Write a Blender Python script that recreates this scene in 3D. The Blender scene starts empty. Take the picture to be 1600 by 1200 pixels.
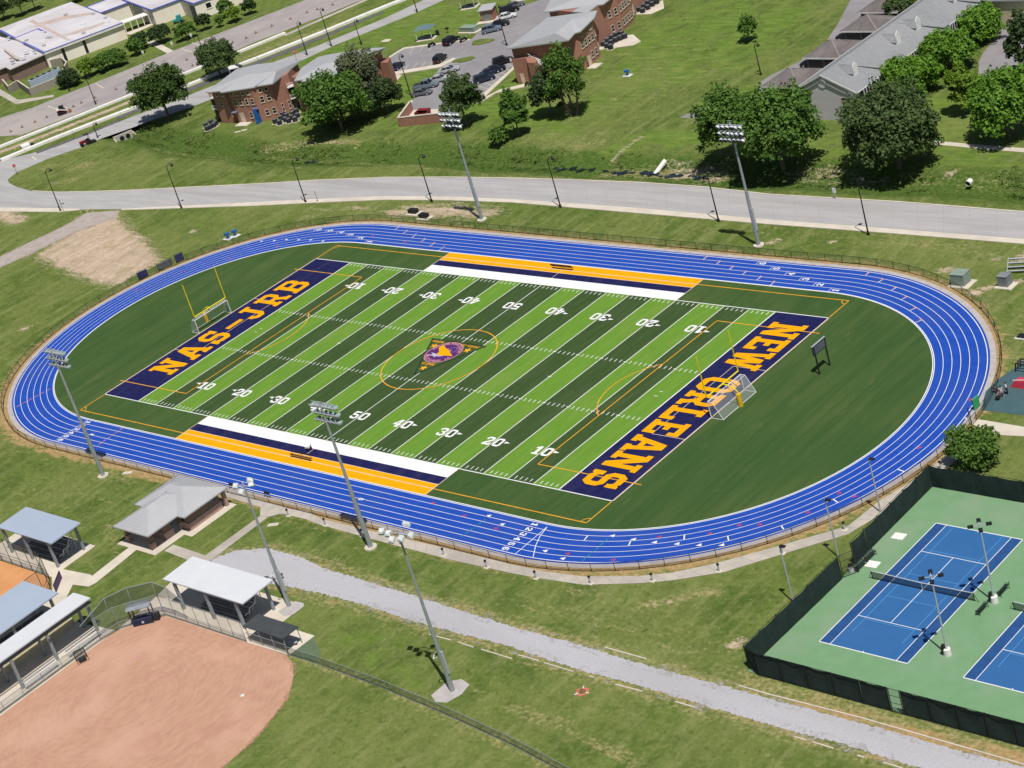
import bpy, math, random
import numpy as np
from mathutils import Matrix, Vector
from mathutils.geometry import tessellate_polygon

random.seed(7)
rng = np.random.default_rng(7)
SC = bpy.context.scene
COL = SC.collection

# ------------------------------------------------------------------ camera
CAM = np.array([216.85442, -173.32715, 122.82903])
YAW, PITCH, ROLL, FOC = (-0.8625253, 0.4392111, -0.2974901, 3143.4241035)
def _rot():
    f = np.array([math.cos(PITCH)*math.sin(YAW), math.cos(PITCH)*math.cos(YAW), -math.sin(PITCH)])
    r = np.cross(f, [0, 0, 1]); r /= np.linalg.norm(r)
    u = np.cross(r, f)
    c, s = math.cos(ROLL), math.sin(ROLL)
    return np.array([c*r + s*u, -s*r + c*u, f])
RM = _rot()
cam_d = bpy.data.cameras.new('camera')
cam = bpy.data.objects.new('camera', cam_d)
COL.objects.link(cam)
M = Matrix.Identity(4)
for i in range(3):
    M[i][0] = RM[0][i]; M[i][1] = RM[1][i]; M[i][2] = -RM[2][i]; M[i][3] = CAM[i]
cam.matrix_world = M
cam_d.sensor_width = 36.0
cam_d.lens = 36.0*FOC/1600.0
cam_d.clip_start = 1.0
cam_d.clip_end = 9000.0
SC.camera = cam

# ------------------------------------------------------------------ light
SUN_EL, SUN_AZ = math.radians(65), math.radians(-27)      # azimuth from +x towards +y
world = bpy.data.worlds.new('World')
SC.world = world
world.use_nodes = True
wn = world.node_tree
bg = wn.nodes['Background']
sky = wn.nodes.new('ShaderNodeTexSky')
sky.sky_type = 'NISHITA'
sky.sun_disc = False
sky.sun_elevation = SUN_EL
sky.sun_rotation = math.radians(90) - SUN_AZ
sky.altitude = 100
wn.links.new(sky.outputs[0], bg.inputs[0])
bg.inputs[1].default_value = 0.052
sun_d = bpy.data.lights.new('sun', 'SUN')
sun_d.energy = 4.4
sun_d.angle = math.radians(0.53)
sun_d.color = (1.0, 0.955, 0.89)
sun = bpy.data.objects.new('sun', sun_d)
COL.objects.link(sun)
sd = Vector((math.cos(SUN_EL)*math.cos(SUN_AZ), math.cos(SUN_EL)*math.sin(SUN_AZ), math.sin(SUN_EL)))
sun.rotation_euler = sd.to_track_quat('Z', 'Y').to_euler()
sun.location = (60, -60, 120)
SC.view_settings.view_transform = 'Standard'
SC.view_settings.look = 'None'
SC.view_settings.exposure = 0.0
SC.view_settings.gamma = 1.0
SC.view_settings.use_curve_mapping = False
SC.cycles.max_bounces = 6
SC.cycles.transparent_max_bounces = 12

# ------------------------------------------------------------------ survey helpers: where a spot of the photo lies on the ground
def g(u, v, z=0.0):
    d = np.array([(u-800)/FOC, -(v-600)/FOC, 1.0]) @ RM
    t = (z-CAM[2])/d[2]
    p = CAM + d*t
    return (float(p[0]), float(p[1]))
def gl(pts, z=0.0): return [g(u, v, z) for u, v in pts]
def px(x, y, z=0.0):
    q = RM @ (np.array([x, y, z])-CAM)
    return 800+FOC*q[0]/q[2], 600-FOC*q[1]/q[2]

# ------------------------------------------------------------------ materials
MATS = {}
def _math(nt, op, a, b=None, clamp=False):
    n = nt.nodes.new('ShaderNodeMath'); n.operation = op; n.use_clamp = clamp
    for i, x in enumerate((a, b)):
        if x is None: continue
        if isinstance(x, (int, float)): n.inputs[i].default_value = x
        else: nt.links.new(x, n.inputs[i])
    return n.outputs[0]
def _mix(nt, fac, a, b):
    n = nt.nodes.new('ShaderNodeMix'); n.data_type = 'RGBA'
    for sock, x in ((n.inputs[0], fac), (n.inputs[6], a), (n.inputs[7], b)):
        if isinstance(x, (int, float)): sock.default_value = x
        elif isinstance(x, tuple): sock.default_value = (*x[:3], 1)
        else: nt.links.new(x, sock)
    return n.outputs[2]
def _noise(nt, scale, detail=3.0, stretch=None, rough=0.55, obj=False, rot=0.0, dist=0.0):
    if obj:
        src = nt.nodes.new('ShaderNodeTexCoord').outputs['Object']
    else:
        src = nt.nodes.new('ShaderNodeNewGeometry').outputs['Position']
    if stretch or rot:
        mp = nt.nodes.new('ShaderNodeMapping')
        mp.inputs['Rotation'].default_value = (0, 0, rot)
        mp.inputs['Scale'].default_value = stretch or (1, 1, 1)
        nt.links.new(src, mp.inputs[0]); src = mp.outputs[0]
    n = nt.nodes.new('ShaderNodeTexNoise')
    n.inputs['Scale'].default_value = scale
    n.inputs['Detail'].default_value = detail
    n.inputs['Roughness'].default_value = rough
    n.inputs['Distortion'].default_value = dist
    nt.links.new(src, n.inputs['Vector'])
    return n.outputs['Fac']
def _ramp(nt, x, lo, hi):
    n = nt.nodes.new('ShaderNodeMapRange'); n.interpolation_type = 'SMOOTHSTEP'
    n.inputs['From Min'].default_value = lo; n.inputs['From Max'].default_value = hi
    nt.links.new(x, n.inputs['Value'])
    return n.outputs['Result']
def _attr(nt, name):
    n = nt.nodes.new('ShaderNodeAttribute'); n.attribute_name = name
    return n.outputs['Fac']
def newmat(name):
    m = bpy.data.materials.new(name); m.use_nodes = True
    nt = m.node_tree; b = nt.nodes['Principled BSDF']
    MATS[name] = m
    return m, nt, b
def _bump(nt, b, h, strength, dist=0.05):
    n = nt.nodes.new('ShaderNodeBump'); n.inputs['Strength'].default_value = strength
    n.inputs['Distance'].default_value = dist
    nt.links.new(h, n.inputs['Height']); nt.links.new(n.outputs[0], b.inputs['Normal'])
def mat(name, c1, c2=None, scale=1.0, rough=0.8, metal=0.0, lo=0.3, hi=0.7, detail=4, stretch=None, rot=0.0,
        c3=None, scale3=0.1, stretch3=None, amt3=0.6, bump=0.0, obj=False, spec=0.3, lo3=0.45, hi3=0.7):
    """two colours mixed by noise, a third in larger patches"""
    m, nt, b = newmat(name)
    b.inputs['Roughness'].default_value = rough
    b.inputs['Metallic'].default_value = metal
    b.inputs['Specular IOR Level'].default_value = spec
    if c2 is None: c2 = tuple(min(1, c*0.82) for c in c1)
    f = _noise(nt, scale, detail, stretch, obj=obj, rot=rot)
    col = _mix(nt, _ramp(nt, f, lo, hi), c1, c2)
    if c3:
        f3 = _ramp(nt, _noise(nt, scale3, 3, stretch3, obj=obj, rot=rot), lo3, hi3)
        col = _mix(nt, _math(nt, 'MULTIPLY', f3, amt3), col, c3)
    nt.links.new(col, b.inputs['Base Color'])
    if bump: _bump(nt, b, f, bump)
    return m

def grass_mat():
    m, nt, b = newmat('grass_ground')
    b.inputs['Roughness'].default_value = 0.95
    b.inputs['Specular IOR Level'].default_value = 0.1
    big = _noise(nt, 0.035, 4, rough=0.6)
    mid = _noise(nt, 0.22, 5, rough=0.65, dist=0.6)
    fine = _noise(nt, 1.7, 5, rough=0.7)
    streak = _noise(nt, 0.5, 4, stretch=(1.0, 0.16, 1), rot=0.35, rough=0.65)
    streak2 = _noise(nt, 0.9, 4, stretch=(0.22, 1.0, 1), rot=-0.2, rough=0.7)
    tuft = _noise(nt, 0.75, 5, rough=0.75, dist=0.8)
    c = _mix(nt, _ramp(nt, mid, 0.32, 0.68), (0.064, 0.092, 0.025), (0.112, 0.142, 0.042))
    c = _mix(nt, _math(nt, 'MULTIPLY', _ramp(nt, big, 0.42, 0.62), 0.6), c, (0.150, 0.165, 0.060))
    c = _mix(nt, _math(nt, 'MULTIPLY', _ramp(nt, streak, 0.46, 0.68), 0.55), c, (0.195, 0.200, 0.088))
    c = _mix(nt, _math(nt, 'MULTIPLY', _ramp(nt, tuft, 0.5, 0.68), 0.45), c, (0.200, 0.205, 0.085))
    c = _mix(nt, _math(nt, 'MULTIPLY', _ramp(nt, tuft, 0.46, 0.30), 0.65), c, (0.045, 0.070, 0.016))
    c = _mix(nt, _math(nt, 'MULTIPLY', _ramp(nt, fine, 0.52, 0.75), 0.42), c, (0.235, 0.235, 0.105))
    c = _mix(nt, _math(nt, 'MULTIPLY', _ramp(nt, fine, 0.48, 0.28), 0.55), c, (0.036, 0.056, 0.012))
    lush = _math(nt, 'ADD', _attr(nt, 'lush'), _math(nt, 'MULTIPLY', _math(nt, 'SUBTRACT', mid, 0.5), 1.6))
    lushc = _mix(nt, _ramp(nt, streak2, 0.35, 0.65), (0.082, 0.130, 0.030), (0.148, 0.190, 0.052))
    lushc = _mix(nt, _math(nt, 'MULTIPLY', _ramp(nt, fine, 0.45, 0.72), 0.4), lushc, (0.19, 0.22, 0.075))
    lushc = _mix(nt, _math(nt, 'MULTIPLY', _ramp(nt, tuft, 0.46, 0.30), 0.45), lushc, (0.050, 0.096, 0.018))
    lushc = _mix(nt, _math(nt, 'MULTIPLY', _ramp(nt, big, 0.5, 0.7), 0.55), lushc, (0.165, 0.175, 0.066))
    c = _mix(nt, _ramp(nt, lush, 0.30, 0.80), c, lushc)
    rough_g = _math(nt, 'ADD', _attr(nt, 'rank'), _math(nt, 'MULTIPLY', _math(nt, 'SUBTRACT', mid, 0.5), 1.2))
    c = _mix(nt, _ramp(nt, rough_g, 0.35, 0.8), c, _mix(nt, _ramp(nt, fine, 0.4, 0.65), (0.050, 0.082, 0.020), (0.100, 0.130, 0.040)))
    dry = _math(nt, 'ADD', _attr(nt, 'dry'), _math(nt, 'MULTIPLY', _math(nt, 'SUBTRACT', _math(nt, 'ADD', streak2, _math(nt, 'MULTIPLY', fine, 0.8)), 0.9), 2.0))
    dryc = _mix(nt, _ramp(nt, fine, 0.38, 0.66), (0.155, 0.145, 0.062), (0.32, 0.27, 0.155))
    c = _mix(nt, _math(nt, 'MULTIPLY', _ramp(nt, dry, 0.3, 1.15), 0.85), c, dryc)
    dirt = _math(nt, 'ADD', _attr(nt, 'dirt'), _math(nt, 'MULTIPLY', _math(nt, 'SUBTRACT', _math(nt, 'ADD', streak2, fine), 1.0), 1.5))
    dirtc = _mix(nt, _ramp(nt, streak, 0.35, 0.65), (0.43, 0.33, 0.265), (0.325, 0.25, 0.195))
    dirtc = _mix(nt, _math(nt, 'MULTIPLY', _ramp(nt, tuft, 0.48, 0.66), 0.55), dirtc, (0.52, 0.43, 0.36))
    dirtc = _mix(nt, _math(nt, 'MULTIPLY', _ramp(nt, tuft, 0.44, 0.30), 0.5), dirtc, (0.24, 0.185, 0.13))
    dirtc = _mix(nt, _math(nt, 'MULTIPLY', _ramp(nt, mid, 0.45, 0.34), 0.45), dirtc, (0.20, 0.175, 0.085))
    c = _mix(nt, _ramp(nt, dirt, 0.30, 0.85), c, dirtc)
    tan = _math(nt, 'ADD', _attr(nt, 'tan'), _math(nt, 'MULTIPLY', _math(nt, 'SUBTRACT', _math(nt, 'ADD', streak2, tuft), 1.0), 1.3))
    c = _mix(nt, _ramp(nt, tan, 0.35, 0.8), c, _mix(nt, _ramp(nt, fine, 0.4, 0.65), (0.27, 0.180, 0.098), (0.37, 0.255, 0.155)))
    hs = nt.nodes.new('ShaderNodeHueSaturation'); hs.inputs['Value'].default_value = 1.18; hs.inputs['Saturation'].default_value = 1.12; hs.inputs['Hue'].default_value = 0.511
    nt.links.new(c, hs.inputs['Color'])
    nt.links.new(hs.outputs[0], b.inputs['Base Color'])
    _bump(nt, b, fine, 0.6, 0.12)
    return m

def brick_mat(name, c1, c2, mortar, sc=1.0):
    m, nt, b = newmat(name)
    b.inputs['Roughness'].default_value = 0.9
    f = _noise(nt, 2.5, 4); f2 = _noise(nt, 0.35, 3)
    # courses run along the height; colour only, the courses are far under a pixel
    z = nt.nodes.new('ShaderNodeSeparateXYZ')
    nt.links.new(nt.nodes.new('ShaderNodeNewGeometry').outputs['Position'], z.inputs[0])
    course = _math(nt, 'FRACT', _math(nt, 'MULTIPLY', z.outputs[2], 4.0*sc))
    c = _mix(nt, _ramp(nt, f, 0.3, 0.7), c1, c2)
    c = _mix(nt, _math(nt, 'MULTIPLY', _math(nt, 'GREATER_THAN', course, 0.8), 0.45), c, mortar)
    c = _mix(nt, _math(nt, 'MULTIPLY', _ramp(nt, f2, 0.45, 0.7), 0.35), c, tuple(x*0.75 for x in c1))
    nt.links.new(c, b.inputs['Base Color'])
    return m

def sheer_mat(name, col, alpha, rough=0.8):
    """open mesh (chain link, netting): share of thread against holes"""
    m, nt, b = newmat(name)
    b.inputs['Base Color'].default_value = (*col, 1)
    b.inputs['Roughness'].default_value = rough
    tr = nt.nodes.new('ShaderNodeBsdfTransparent')
    mx = nt.nodes.new('ShaderNodeMixShader'); mx.inputs[0].default_value = alpha
    out = nt.nodes['Material Output']
    nt.links.new(tr.outputs[0], mx.inputs[1]); nt.links.new(b.outputs[0], mx.inputs[2])
    nt.links.new(mx.outputs[0], out.inputs[0])
    return m

def leaf_mat(name, dark, light, warm=None):
    m, nt, b = newmat(name)
    b.inputs['Roughness'].default_value = 0.65
    b.inputs['Specular IOR Level'].default_value = 0.25
    v = _attr(nt, 'tone')
    c = _mix(nt, v, dark, light)
    n = _ramp(nt, _noise(nt, 0.9, 3), 0.35, 0.7)
    c = _mix(nt, _math(nt, 'MULTIPLY', n, 0.5), c, warm or tuple(min(1, x*1.25) for x in light))
    nt.links.new(c, b.inputs['Base Color'])
    tl = nt.nodes.new('ShaderNodeBsdfTranslucent'); nt.links.new(c, tl.inputs[0])
    mx = nt.nodes.new('ShaderNodeMixShader'); mx.inputs[0].default_value = 0.22
    out = nt.nodes['Material Output']
    nt.links.new(b.outputs[0], mx.inputs[1]); nt.links.new(tl.outputs[0], mx.inputs[2])
    nt.links.new(mx.outputs[0], out.inputs[0])
    return m

def turf_mat(name, c1, c2, c3, st=(1.0, 0.12, 1), sc=0.8, amt=0.5):
    m, nt, b = newmat(name)
    b.inputs['Roughness'].default_value = 0.9
    b.inputs['Specular IOR Level'].default_value = 0.15
    a = _noise(nt, sc, 4, stretch=st, rough=0.6)
    f = _noise(nt, 5.0, 3, rough=0.7)
    w = _noise(nt, 0.09, 3)
    c = _mix(nt, _ramp(nt, a, 0.35, 0.68), c1, c2)
    c = _mix(nt, _math(nt, 'MULTIPLY', _ramp(nt, _math(nt, 'ADD', w, _math(nt, 'MULTIPLY', a, 0.6)), 0.75, 1.05), amt), c, c3)
    c = _mix(nt, _math(nt, 'MULTIPLY', _ramp(nt, f, 0.45, 0.8), 0.35), c, tuple(x*1.35 for x in c2))
    nt.links.new(c, b.inputs['Base Color'])
    _bump(nt, b, f, 0.4, 0.03)
    return m

grass_mat()
def infield_mat():
    m, nt, b = newmat('infield_turf'); b.inputs['Roughness'].default_value = .95; b.inputs['Specular IOR Level'].default_value = .1
    s1 = _noise(nt, 1.1, 5, stretch=(1, .045, 1), rot=.06, rough=.7); s2 = _noise(nt, .32, 4, stretch=(1, .12, 1), rot=.1, rough=.6)
    w = _noise(nt, .045, 3); f = _noise(nt, 3.5, 4, rough=.75); p = _noise(nt, .5, 5, stretch=(1, .35, 1), rough=.7)
    c = _mix(nt, _ramp(nt, s1, .32, .70), (0.038, 0.080, 0.022), (0.060, 0.106, 0.030))
    c = _mix(nt, _math(nt, 'MULTIPLY', _ramp(nt, s2, .40, .66), .55), c, (0.082, 0.120, 0.038))
    c = _mix(nt, _math(nt, 'MULTIPLY', _ramp(nt, w, .42, .62), .45), c, (0.030, 0.082, 0.024))
    c = _mix(nt, _math(nt, 'MULTIPLY', _ramp(nt, p, .56, .78), .55), c, (0.130, 0.135, 0.058))
    c = _mix(nt, _math(nt, 'MULTIPLY', _ramp(nt, f, .5, .75), .30), c, (0.085, 0.120, 0.042))
    nt.links.new(c, b.inputs['Base Color']); _bump(nt, b, f, .4, .03)
infield_mat()
turf_mat('turf_light', (0.112, 0.238, 0.026), (0.135, 0.265, 0.033), (0.165, 0.255, 0.050), sc=1.4)
turf_mat('turf_dark', (0.036, 0.070, 0.020), (0.048, 0.086, 0.026), (0.060, 0.090, 0.036), sc=1.4)
mat('paint_navy', (0.010, 0.012, 0.066), (0.016, 0.018, 0.080), scale=1.2, rough=0.95, c3=(0.035, 0.032, 0.085), scale3=0.5, stretch3=(1, .2, 1), amt3=0.5, spec=.1)
mat('paint_gold', (0.84, 0.375, 0.003), (0.79, 0.34, 0.003), scale=0.8, rough=0.95, spec=.1)
mat('paint_orange_line', (0.84, 0.40, 0.025), rough=0.9)
mat('paint_white', (0.80, 0.80, 0.80), (0.74, 0.74, 0.74), scale=0.8, rough=0.9)
mat('paint_faded', (0.74, 0.58, 0.50), rough=0.9)
mat('track_blue', (0.010, 0.060, 0.365), (0.014, 0.072, 0.41), scale=0.9, stretch=(.25, 1, 1), detail=6, rough=0.9, c3=(0.030, 0.076, 0.34), scale3=0.06, amt3=0.6, spec=0.2)
mat('track_red', (0.50, 0.05, 0.10), rough=0.9)
mat('track_green', (0.03, 0.30, 0.20), rough=0.9)
mat('track_orange', (0.75, 0.30, 0.18), rough=0.9)
mat('concrete_edge', (0.46, 0.43, 0.42), (0.38, 0.35, 0.34), scale=0.7)
mat('concrete_path', (0.50, 0.45, 0.385), (0.40, 0.365, 0.32), scale=0.5, c3=(0.34, 0.30, 0.27), scale3=0.08, amt3=0.7)
mat('concrete_light', (0.64, 0.58, 0.485), (0.56, 0.50, 0.42), scale=0.4, c3=(0.50, 0.44, 0.37), scale3=0.12)
mat('concrete_road', (0.415, 0.405, 0.405), (0.36, 0.35, 0.355), scale=0.9, stretch=(0.12, 1, 1), c3=(0.315, 0.30, 0.295), scale3=0.35, stretch3=(.05, 1, 1), amt3=0.7)
mat('old_road', (0.36, 0.325, 0.315), (0.29, 0.262, 0.265), scale=0.25, stretch=(1, .35, 1), c3=(0.42, 0.375, 0.34), scale3=0.05, amt3=0.7)
mat('asphalt_lot', (0.265, 0.255, 0.265), (0.225, 0.215, 0.228), scale=0.4, c3=(0.31, 0.295, 0.30), scale3=0.08)
mat('asphalt_drive', (0.285, 0.265, 0.28), (0.245, 0.23, 0.245), scale=0.4, c3=(0.22, 0.20, 0.20), scale3=0.1)
mat('gravel', (0.455, 0.45, 0.48), (0.405, 0.40, 0.425), scale=3.5, detail=6, c3=(0.36, 0.345, 0.36), scale3=0.2, stretch3=(.25,1,1), amt3=.45, bump=0.3)
mat('gravel_track', (0.42, 0.37, 0.34), (0.34, 0.295, 0.265), scale=0.6, detail=6)
mat('clay_red', (0.49, 0.285, 0.192), (0.43, 0.242, 0.162), scale=1.1, stretch=(1, .45, 1), rot=.6, detail=7, c3=(0.545, 0.325, 0.23), scale3=0.12, amt3=0.8, bump=0.25, lo=0.32, hi=0.68)
m_ = MATS['clay_red']; nt_ = m_.node_tree; b_c = nt_.nodes['Principled BSDF']; src_ = b_c.inputs['Base Color'].links[0].from_socket
gp_ = nt_.nodes.new('ShaderNodeNewGeometry'); mp_ = nt_.nodes.new('ShaderNodeMapping'); mp_.inputs['Location'].default_value = (-22, 80, 0); nt_.links.new(gp_.outputs['Position'], mp_.inputs[0])
wv_ = nt_.nodes.new('ShaderNodeTexWave'); wv_.wave_type = 'RINGS'; wv_.rings_direction = 'Z'; wv_.inputs['Scale'].default_value = .35; wv_.inputs['Distortion'].default_value = 22; wv_.inputs['Detail'].default_value = 5; wv_.inputs['Detail Scale'].default_value = .35
nt_.links.new(mp_.outputs[0], wv_.inputs['Vector'])
c_ = _mix(nt_, _math(nt_, 'MULTIPLY', _ramp(nt_, wv_.outputs['Fac'], .5, 1.0), .13), src_, (0.60, 0.38, 0.27)); c_ = _mix(nt_, _math(nt_, 'MULTIPLY', _ramp(nt_, _noise(nt_, .16, 5, rough=.65), .52, .74), .5), c_, (0.40, 0.20, 0.135))
nt_.links.new(c_, b_c.inputs['Base Color'])
mat('clay_orange', (0.62, 0.30, 0.125), (0.55, 0.25, 0.10), scale=0.5, detail=5)
mat('court_green', (0.150, 0.290, 0.148), (0.170, 0.315, 0.168), scale=0.5, detail=6, c3=(0.205, 0.310, 0.19), scale3=0.12, amt3=.9)
mat('court_blue', (0.026, 0.118, 0.310), (0.028, 0.125, 0.325), scale=0.3, c3=(0.035, 0.125, 0.33), scale3=0.12)
mat('court_blue_margin', (0.018, 0.080, 0.245), rough=0.85)
mat('court_line_blue', (0.12, 0.38, 0.72), rough=0.85)
mat('court_line_green', (0.27, 0.42, 0.24), rough=0.85)
mat('play_surface', (0.050, 0.105, 0.120), (0.06, 0.12, 0.135), scale=0.5)
mat('water', (0.012, 0.018, 0.030), (0.016, 0.022, 0.030), rough=0.12, spec=0.6)
brick_mat('brick_red', (0.36, 0.165, 0.115), (0.30, 0.130, 0.092), (0.45, 0.33, 0.27))
brick_mat('brick_brown', (0.235, 0.150, 0.125), (0.19, 0.115, 0.095), (0.33, 0.25, 0.22))
brick_mat('brick_pink', (0.40, 0.255, 0.225), (0.34, 0.215, 0.19), (0.48, 0.38, 0.34))
brick_mat('block_tan', (0.30, 0.265, 0.215), (0.26, 0.225, 0.185), (0.36, 0.33, 0.28))
mat('stucco_white', (0.86, 0.80, 0.71), (0.82, 0.75, 0.66), scale=0.4, c3=(0.84, 0.68, 0.56), scale3=0.2, amt3=0.4)
mat('stucco_cream', (0.66, 0.60, 0.40), rough=0.9)
def seam_mat(name, c1, c2, dirn, pitch, dark=0.6, rough=0.45, metal=0.1):
    m, nt, b = newmat(name)
    b.inputs['Roughness'].default_value = rough; b.inputs['Metallic'].default_value = metal
    s = nt.nodes.new('ShaderNodeSeparateXYZ')
    nt.links.new(nt.nodes.new('ShaderNodeNewGeometry').outputs['Position'], s.inputs[0])
    w = _math(nt, 'FRACT', _math(nt, 'DIVIDE', s.outputs[dirn], pitch))
    c = _mix(nt, _ramp(nt, _noise(nt, 0.4, 4), 0.3, 0.7), c1, c2)
    c = _mix(nt, _math(nt, 'MULTIPLY', _math(nt, 'LESS_THAN', w, 0.1), dark), c, tuple(x*0.55 for x in c1))
    nt.links.new(c, b.inputs['Base Color'])
    return m
seam_mat('roof_metal_grey', (0.455, 0.46, 0.475), (0.43, 0.435, 0.45), 0, 0.62, 0.25)
seam_mat('roof_metal_seam', (0.46, 0.465, 0.485), (0.43, 0.435, 0.455), 1, 0.42, 0.5)
mat('roof_metal_white', (0.66, 0.68, 0.71), (0.63, 0.65, 0.685), scale=0.5, rough=0.45, metal=0.05)
mat('roof_metal_blue', (0.40, 0.47, 0.58), (0.38, 0.45, 0.565), scale=0.3, rough=0.45, metal=0.1)
mat('roof_shingle_grey', (0.255, 0.265, 0.275), (0.215, 0.225, 0.238), scale=1.2, detail=6, c3=(0.285, 0.285, 0.295), scale3=0.1, rough=0.95)
mat('roof_shingle_brown', (0.165, 0.145, 0.142), (0.125, 0.11, 0.11), scale=0.7, stretch=(1, .3, 1), detail=5, c3=(0.21, 0.19, 0.18), scale3=0.3, rough=0.95)
mat('roof_membrane', (0.60, 0.57, 0.60), (0.50, 0.465, 0.48), scale=0.13, stretch=(.35, 1, 1), rot=1.2, c3=(0.70, 0.685, 0.71), scale3=0.07, detail=5, rough=0.7)
mat('membrane_stain', (0.45, 0.34, 0.28), (0.52, 0.45, 0.43), scale=0.4, rough=0.8)
mat('siding_grey', (0.60, 0.57, 0.61), (0.56, 0.535, 0.575), scale=0.6, stretch=(.1, .1, 3))
mat('trim_blue', (0.10, 0.12, 0.42), (0.13, 0.155, 0.47), scale=0.7)
mat('trim_white', (0.78, 0.78, 0.77), rough=0.5)
mat('trim_cream', (0.62, 0.55, 0.45), rough=0.7)
mat('wall_white', (0.80, 0.785, 0.755), (0.72, 0.69, 0.65), scale=0.5)
mat('asphalt_dark', (0.105, 0.10, 0.115), (0.13, 0.12, 0.13), scale=0.5)
mat('steel_galv', (0.36, 0.40, 0.42), (0.32, 0.36, 0.38), scale=1.0, rough=0.4, metal=0.3, obj=True)
mat('steel_light', (0.50, 0.53, 0.56), (0.45, 0.48, 0.51), scale=1.0, rough=0.4, metal=0.2, obj=True)
mat('column_grey', (0.28, 0.31, 0.345), rough=0.5)
mat('lamp_white', (0.68, 0.72, 0.73), rough=0.35)
mat('lamp_pale', (0.30, 0.37, 0.36), rough=0.45)
mat('black_metal', (0.018, 0.018, 0.020), rough=0.5, obj=True)
mat('fence_black', (0.022, 0.020, 0.020), rough=0.6)
mat('dark_soft', (0.03, 0.032, 0.04), rough=0.8)
mat('shade_roof_black', (0.048, 0.056, 0.062), (0.06, 0.068, 0.074), scale=1.0, rough=0.8)
mat('yellow_paint', (0.80, 0.66, 0.02), rough=0.4)
mat('yellow_pad', (0.84, 0.50, 0.01), rough=0.6)
mat('green_box', (0.25, 0.315, 0.26), (0.22, 0.28, 0.235), scale=1.5, rough=0.6, obj=True)
mat('grey_box', (0.22, 0.24, 0.25), (0.18, 0.195, 0.21), scale=1.5, rough=0.6, obj=True)
mat('red_paint', (0.20, 0.018, 0.02), rough=0.5)
mat('red_bright', (0.62, 0.05, 0.09), rough=0.5)
mat('blue_paint', (0.02, 0.13, 0.42), rough=0.5)
mat('teal_paint', (0.04, 0.28, 0.30), rough=0.5)
mat('purple_paint', (0.10, 0.05, 0.16), rough=0.6)
mat('logo_purple', (0.095, 0.02, 0.155), rough=0.9)
mat('logo_silver', (0.52, 0.49, 0.56), rough=0.9)
mat('logo_pink', (0.62, 0.28, 0.30), rough=0.9)
mat('logo_line', (0.008, 0.022, 0.010), rough=0.9)
mat('cone_orange', (0.36, 0.13, 0.10), rough=0.8)
mat('hydrant_orange', (0.55, 0.13, 0.06), (0.5, 0.24, 0.16), scale=6, rough=0.6)
mat('glass_dark', (0.012, 0.015, 0.022), rough=0.12, spec=0.6)
mat('tyre', (0.015, 0.015, 0.016), rough=0.8)
mat('bark', (0.16, 0.125, 0.095), (0.10, 0.08, 0.06), scale=3, rough=0.95)
mat('skin', (0.42, 0.25, 0.18), rough=0.6)
mat('hair', (0.02, 0.014, 0.01), rough=0.8)
mat('cloth_blue', (0.20, 0.23, 0.42), rough=0.9)
mat('cloth_dark', (0.025, 0.025, 0.035), rough=0.9)
mat('cloth_white', (0.68, 0.66, 0.66), rough=0.9)
mat('windscreen', (0.012, 0.026, 0.024), (0.020, 0.036, 0.033), scale=0.8, rough=0.95, bump=0.3)
mat('wood_tan', (0.42, 0.30, 0.17), rough=0.9)
mat('door_cream', (0.62, 0.50, 0.38), rough=0.7)
mat('panel_grey', (0.13, 0.135, 0.155), rough=0.6)
mat('panel_blue', (0.035, 0.04, 0.13), rough=0.5)
sheer_mat('chain_link_black', (0.03, 0.028, 0.026), 0.22)
sheer_mat('chain_link_grey', (0.20, 0.22, 0.20), 0.30)
sheer_mat('net_dark', (0.03, 0.045, 0.035), 0.55)
def spill_mat(name, col, thr):
    m, nt, b = newmat(name); b.inputs['Base Color'].default_value = (*col, 1); b.inputs['Roughness'].default_value = .95
    tr = nt.nodes.new('ShaderNodeBsdfTransparent'); mx = nt.nodes.new('ShaderNodeMixShader')
    nt.links.new(_ramp(nt, _math(nt, 'ADD', _noise(nt, 2.2, 6, rough=.8), _math(nt, 'MULTIPLY', _noise(nt, .4, 3), .5)), thr, thr+.10), mx.inputs[0])
    nt.links.new(tr.outputs[0], mx.inputs[1]); nt.links.new(b.outputs[0], mx.inputs[2]); nt.links.new(mx.outputs[0], nt.nodes['Material Output'].inputs[0])
    return m
spill_mat('gravel_spill', (.36,.35,.34), .80)
spill_mat('soil_spill', (.36,.28,.22), .76)
spill_mat('clay_spill', (.42,.235,.16), .74)
sheer_mat('net_white', (0.55, 0.60, 0.62), 0.22)
sheer_mat('net_tennis', (0.012, 0.016, 0.024), 0.72)
leaf_mat('leaf_oak', (0.028, 0.062, 0.012), (0.075, 0.135, 0.026))
leaf_mat('leaf_dark', (0.026, 0.052, 0.016), (0.062, 0.105, 0.032))
leaf_mat('leaf_bright', (0.065, 0.160, 0.014), (0.150, 0.290, 0.028))
leaf_mat('leaf_mid', (0.048, 0.110, 0.016), (0.115, 0.215, 0.034))
leaf_mat('leaf_olive', (0.040, 0.080, 0.020), (0.095, 0.155, 0.044), (0.125, 0.175, 0.060))
leaf_mat('leaf_pale', (0.085, 0.105, 0.050), (0.165, 0.190, 0.095))
leaf_mat('leaf_lime', (0.095, 0.175, 0.014), (0.165, 0.265, 0.025))
leaf_mat('leaf_reed', (0.080, 0.115, 0.026), (0.150, 0.190, 0.052))

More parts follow.
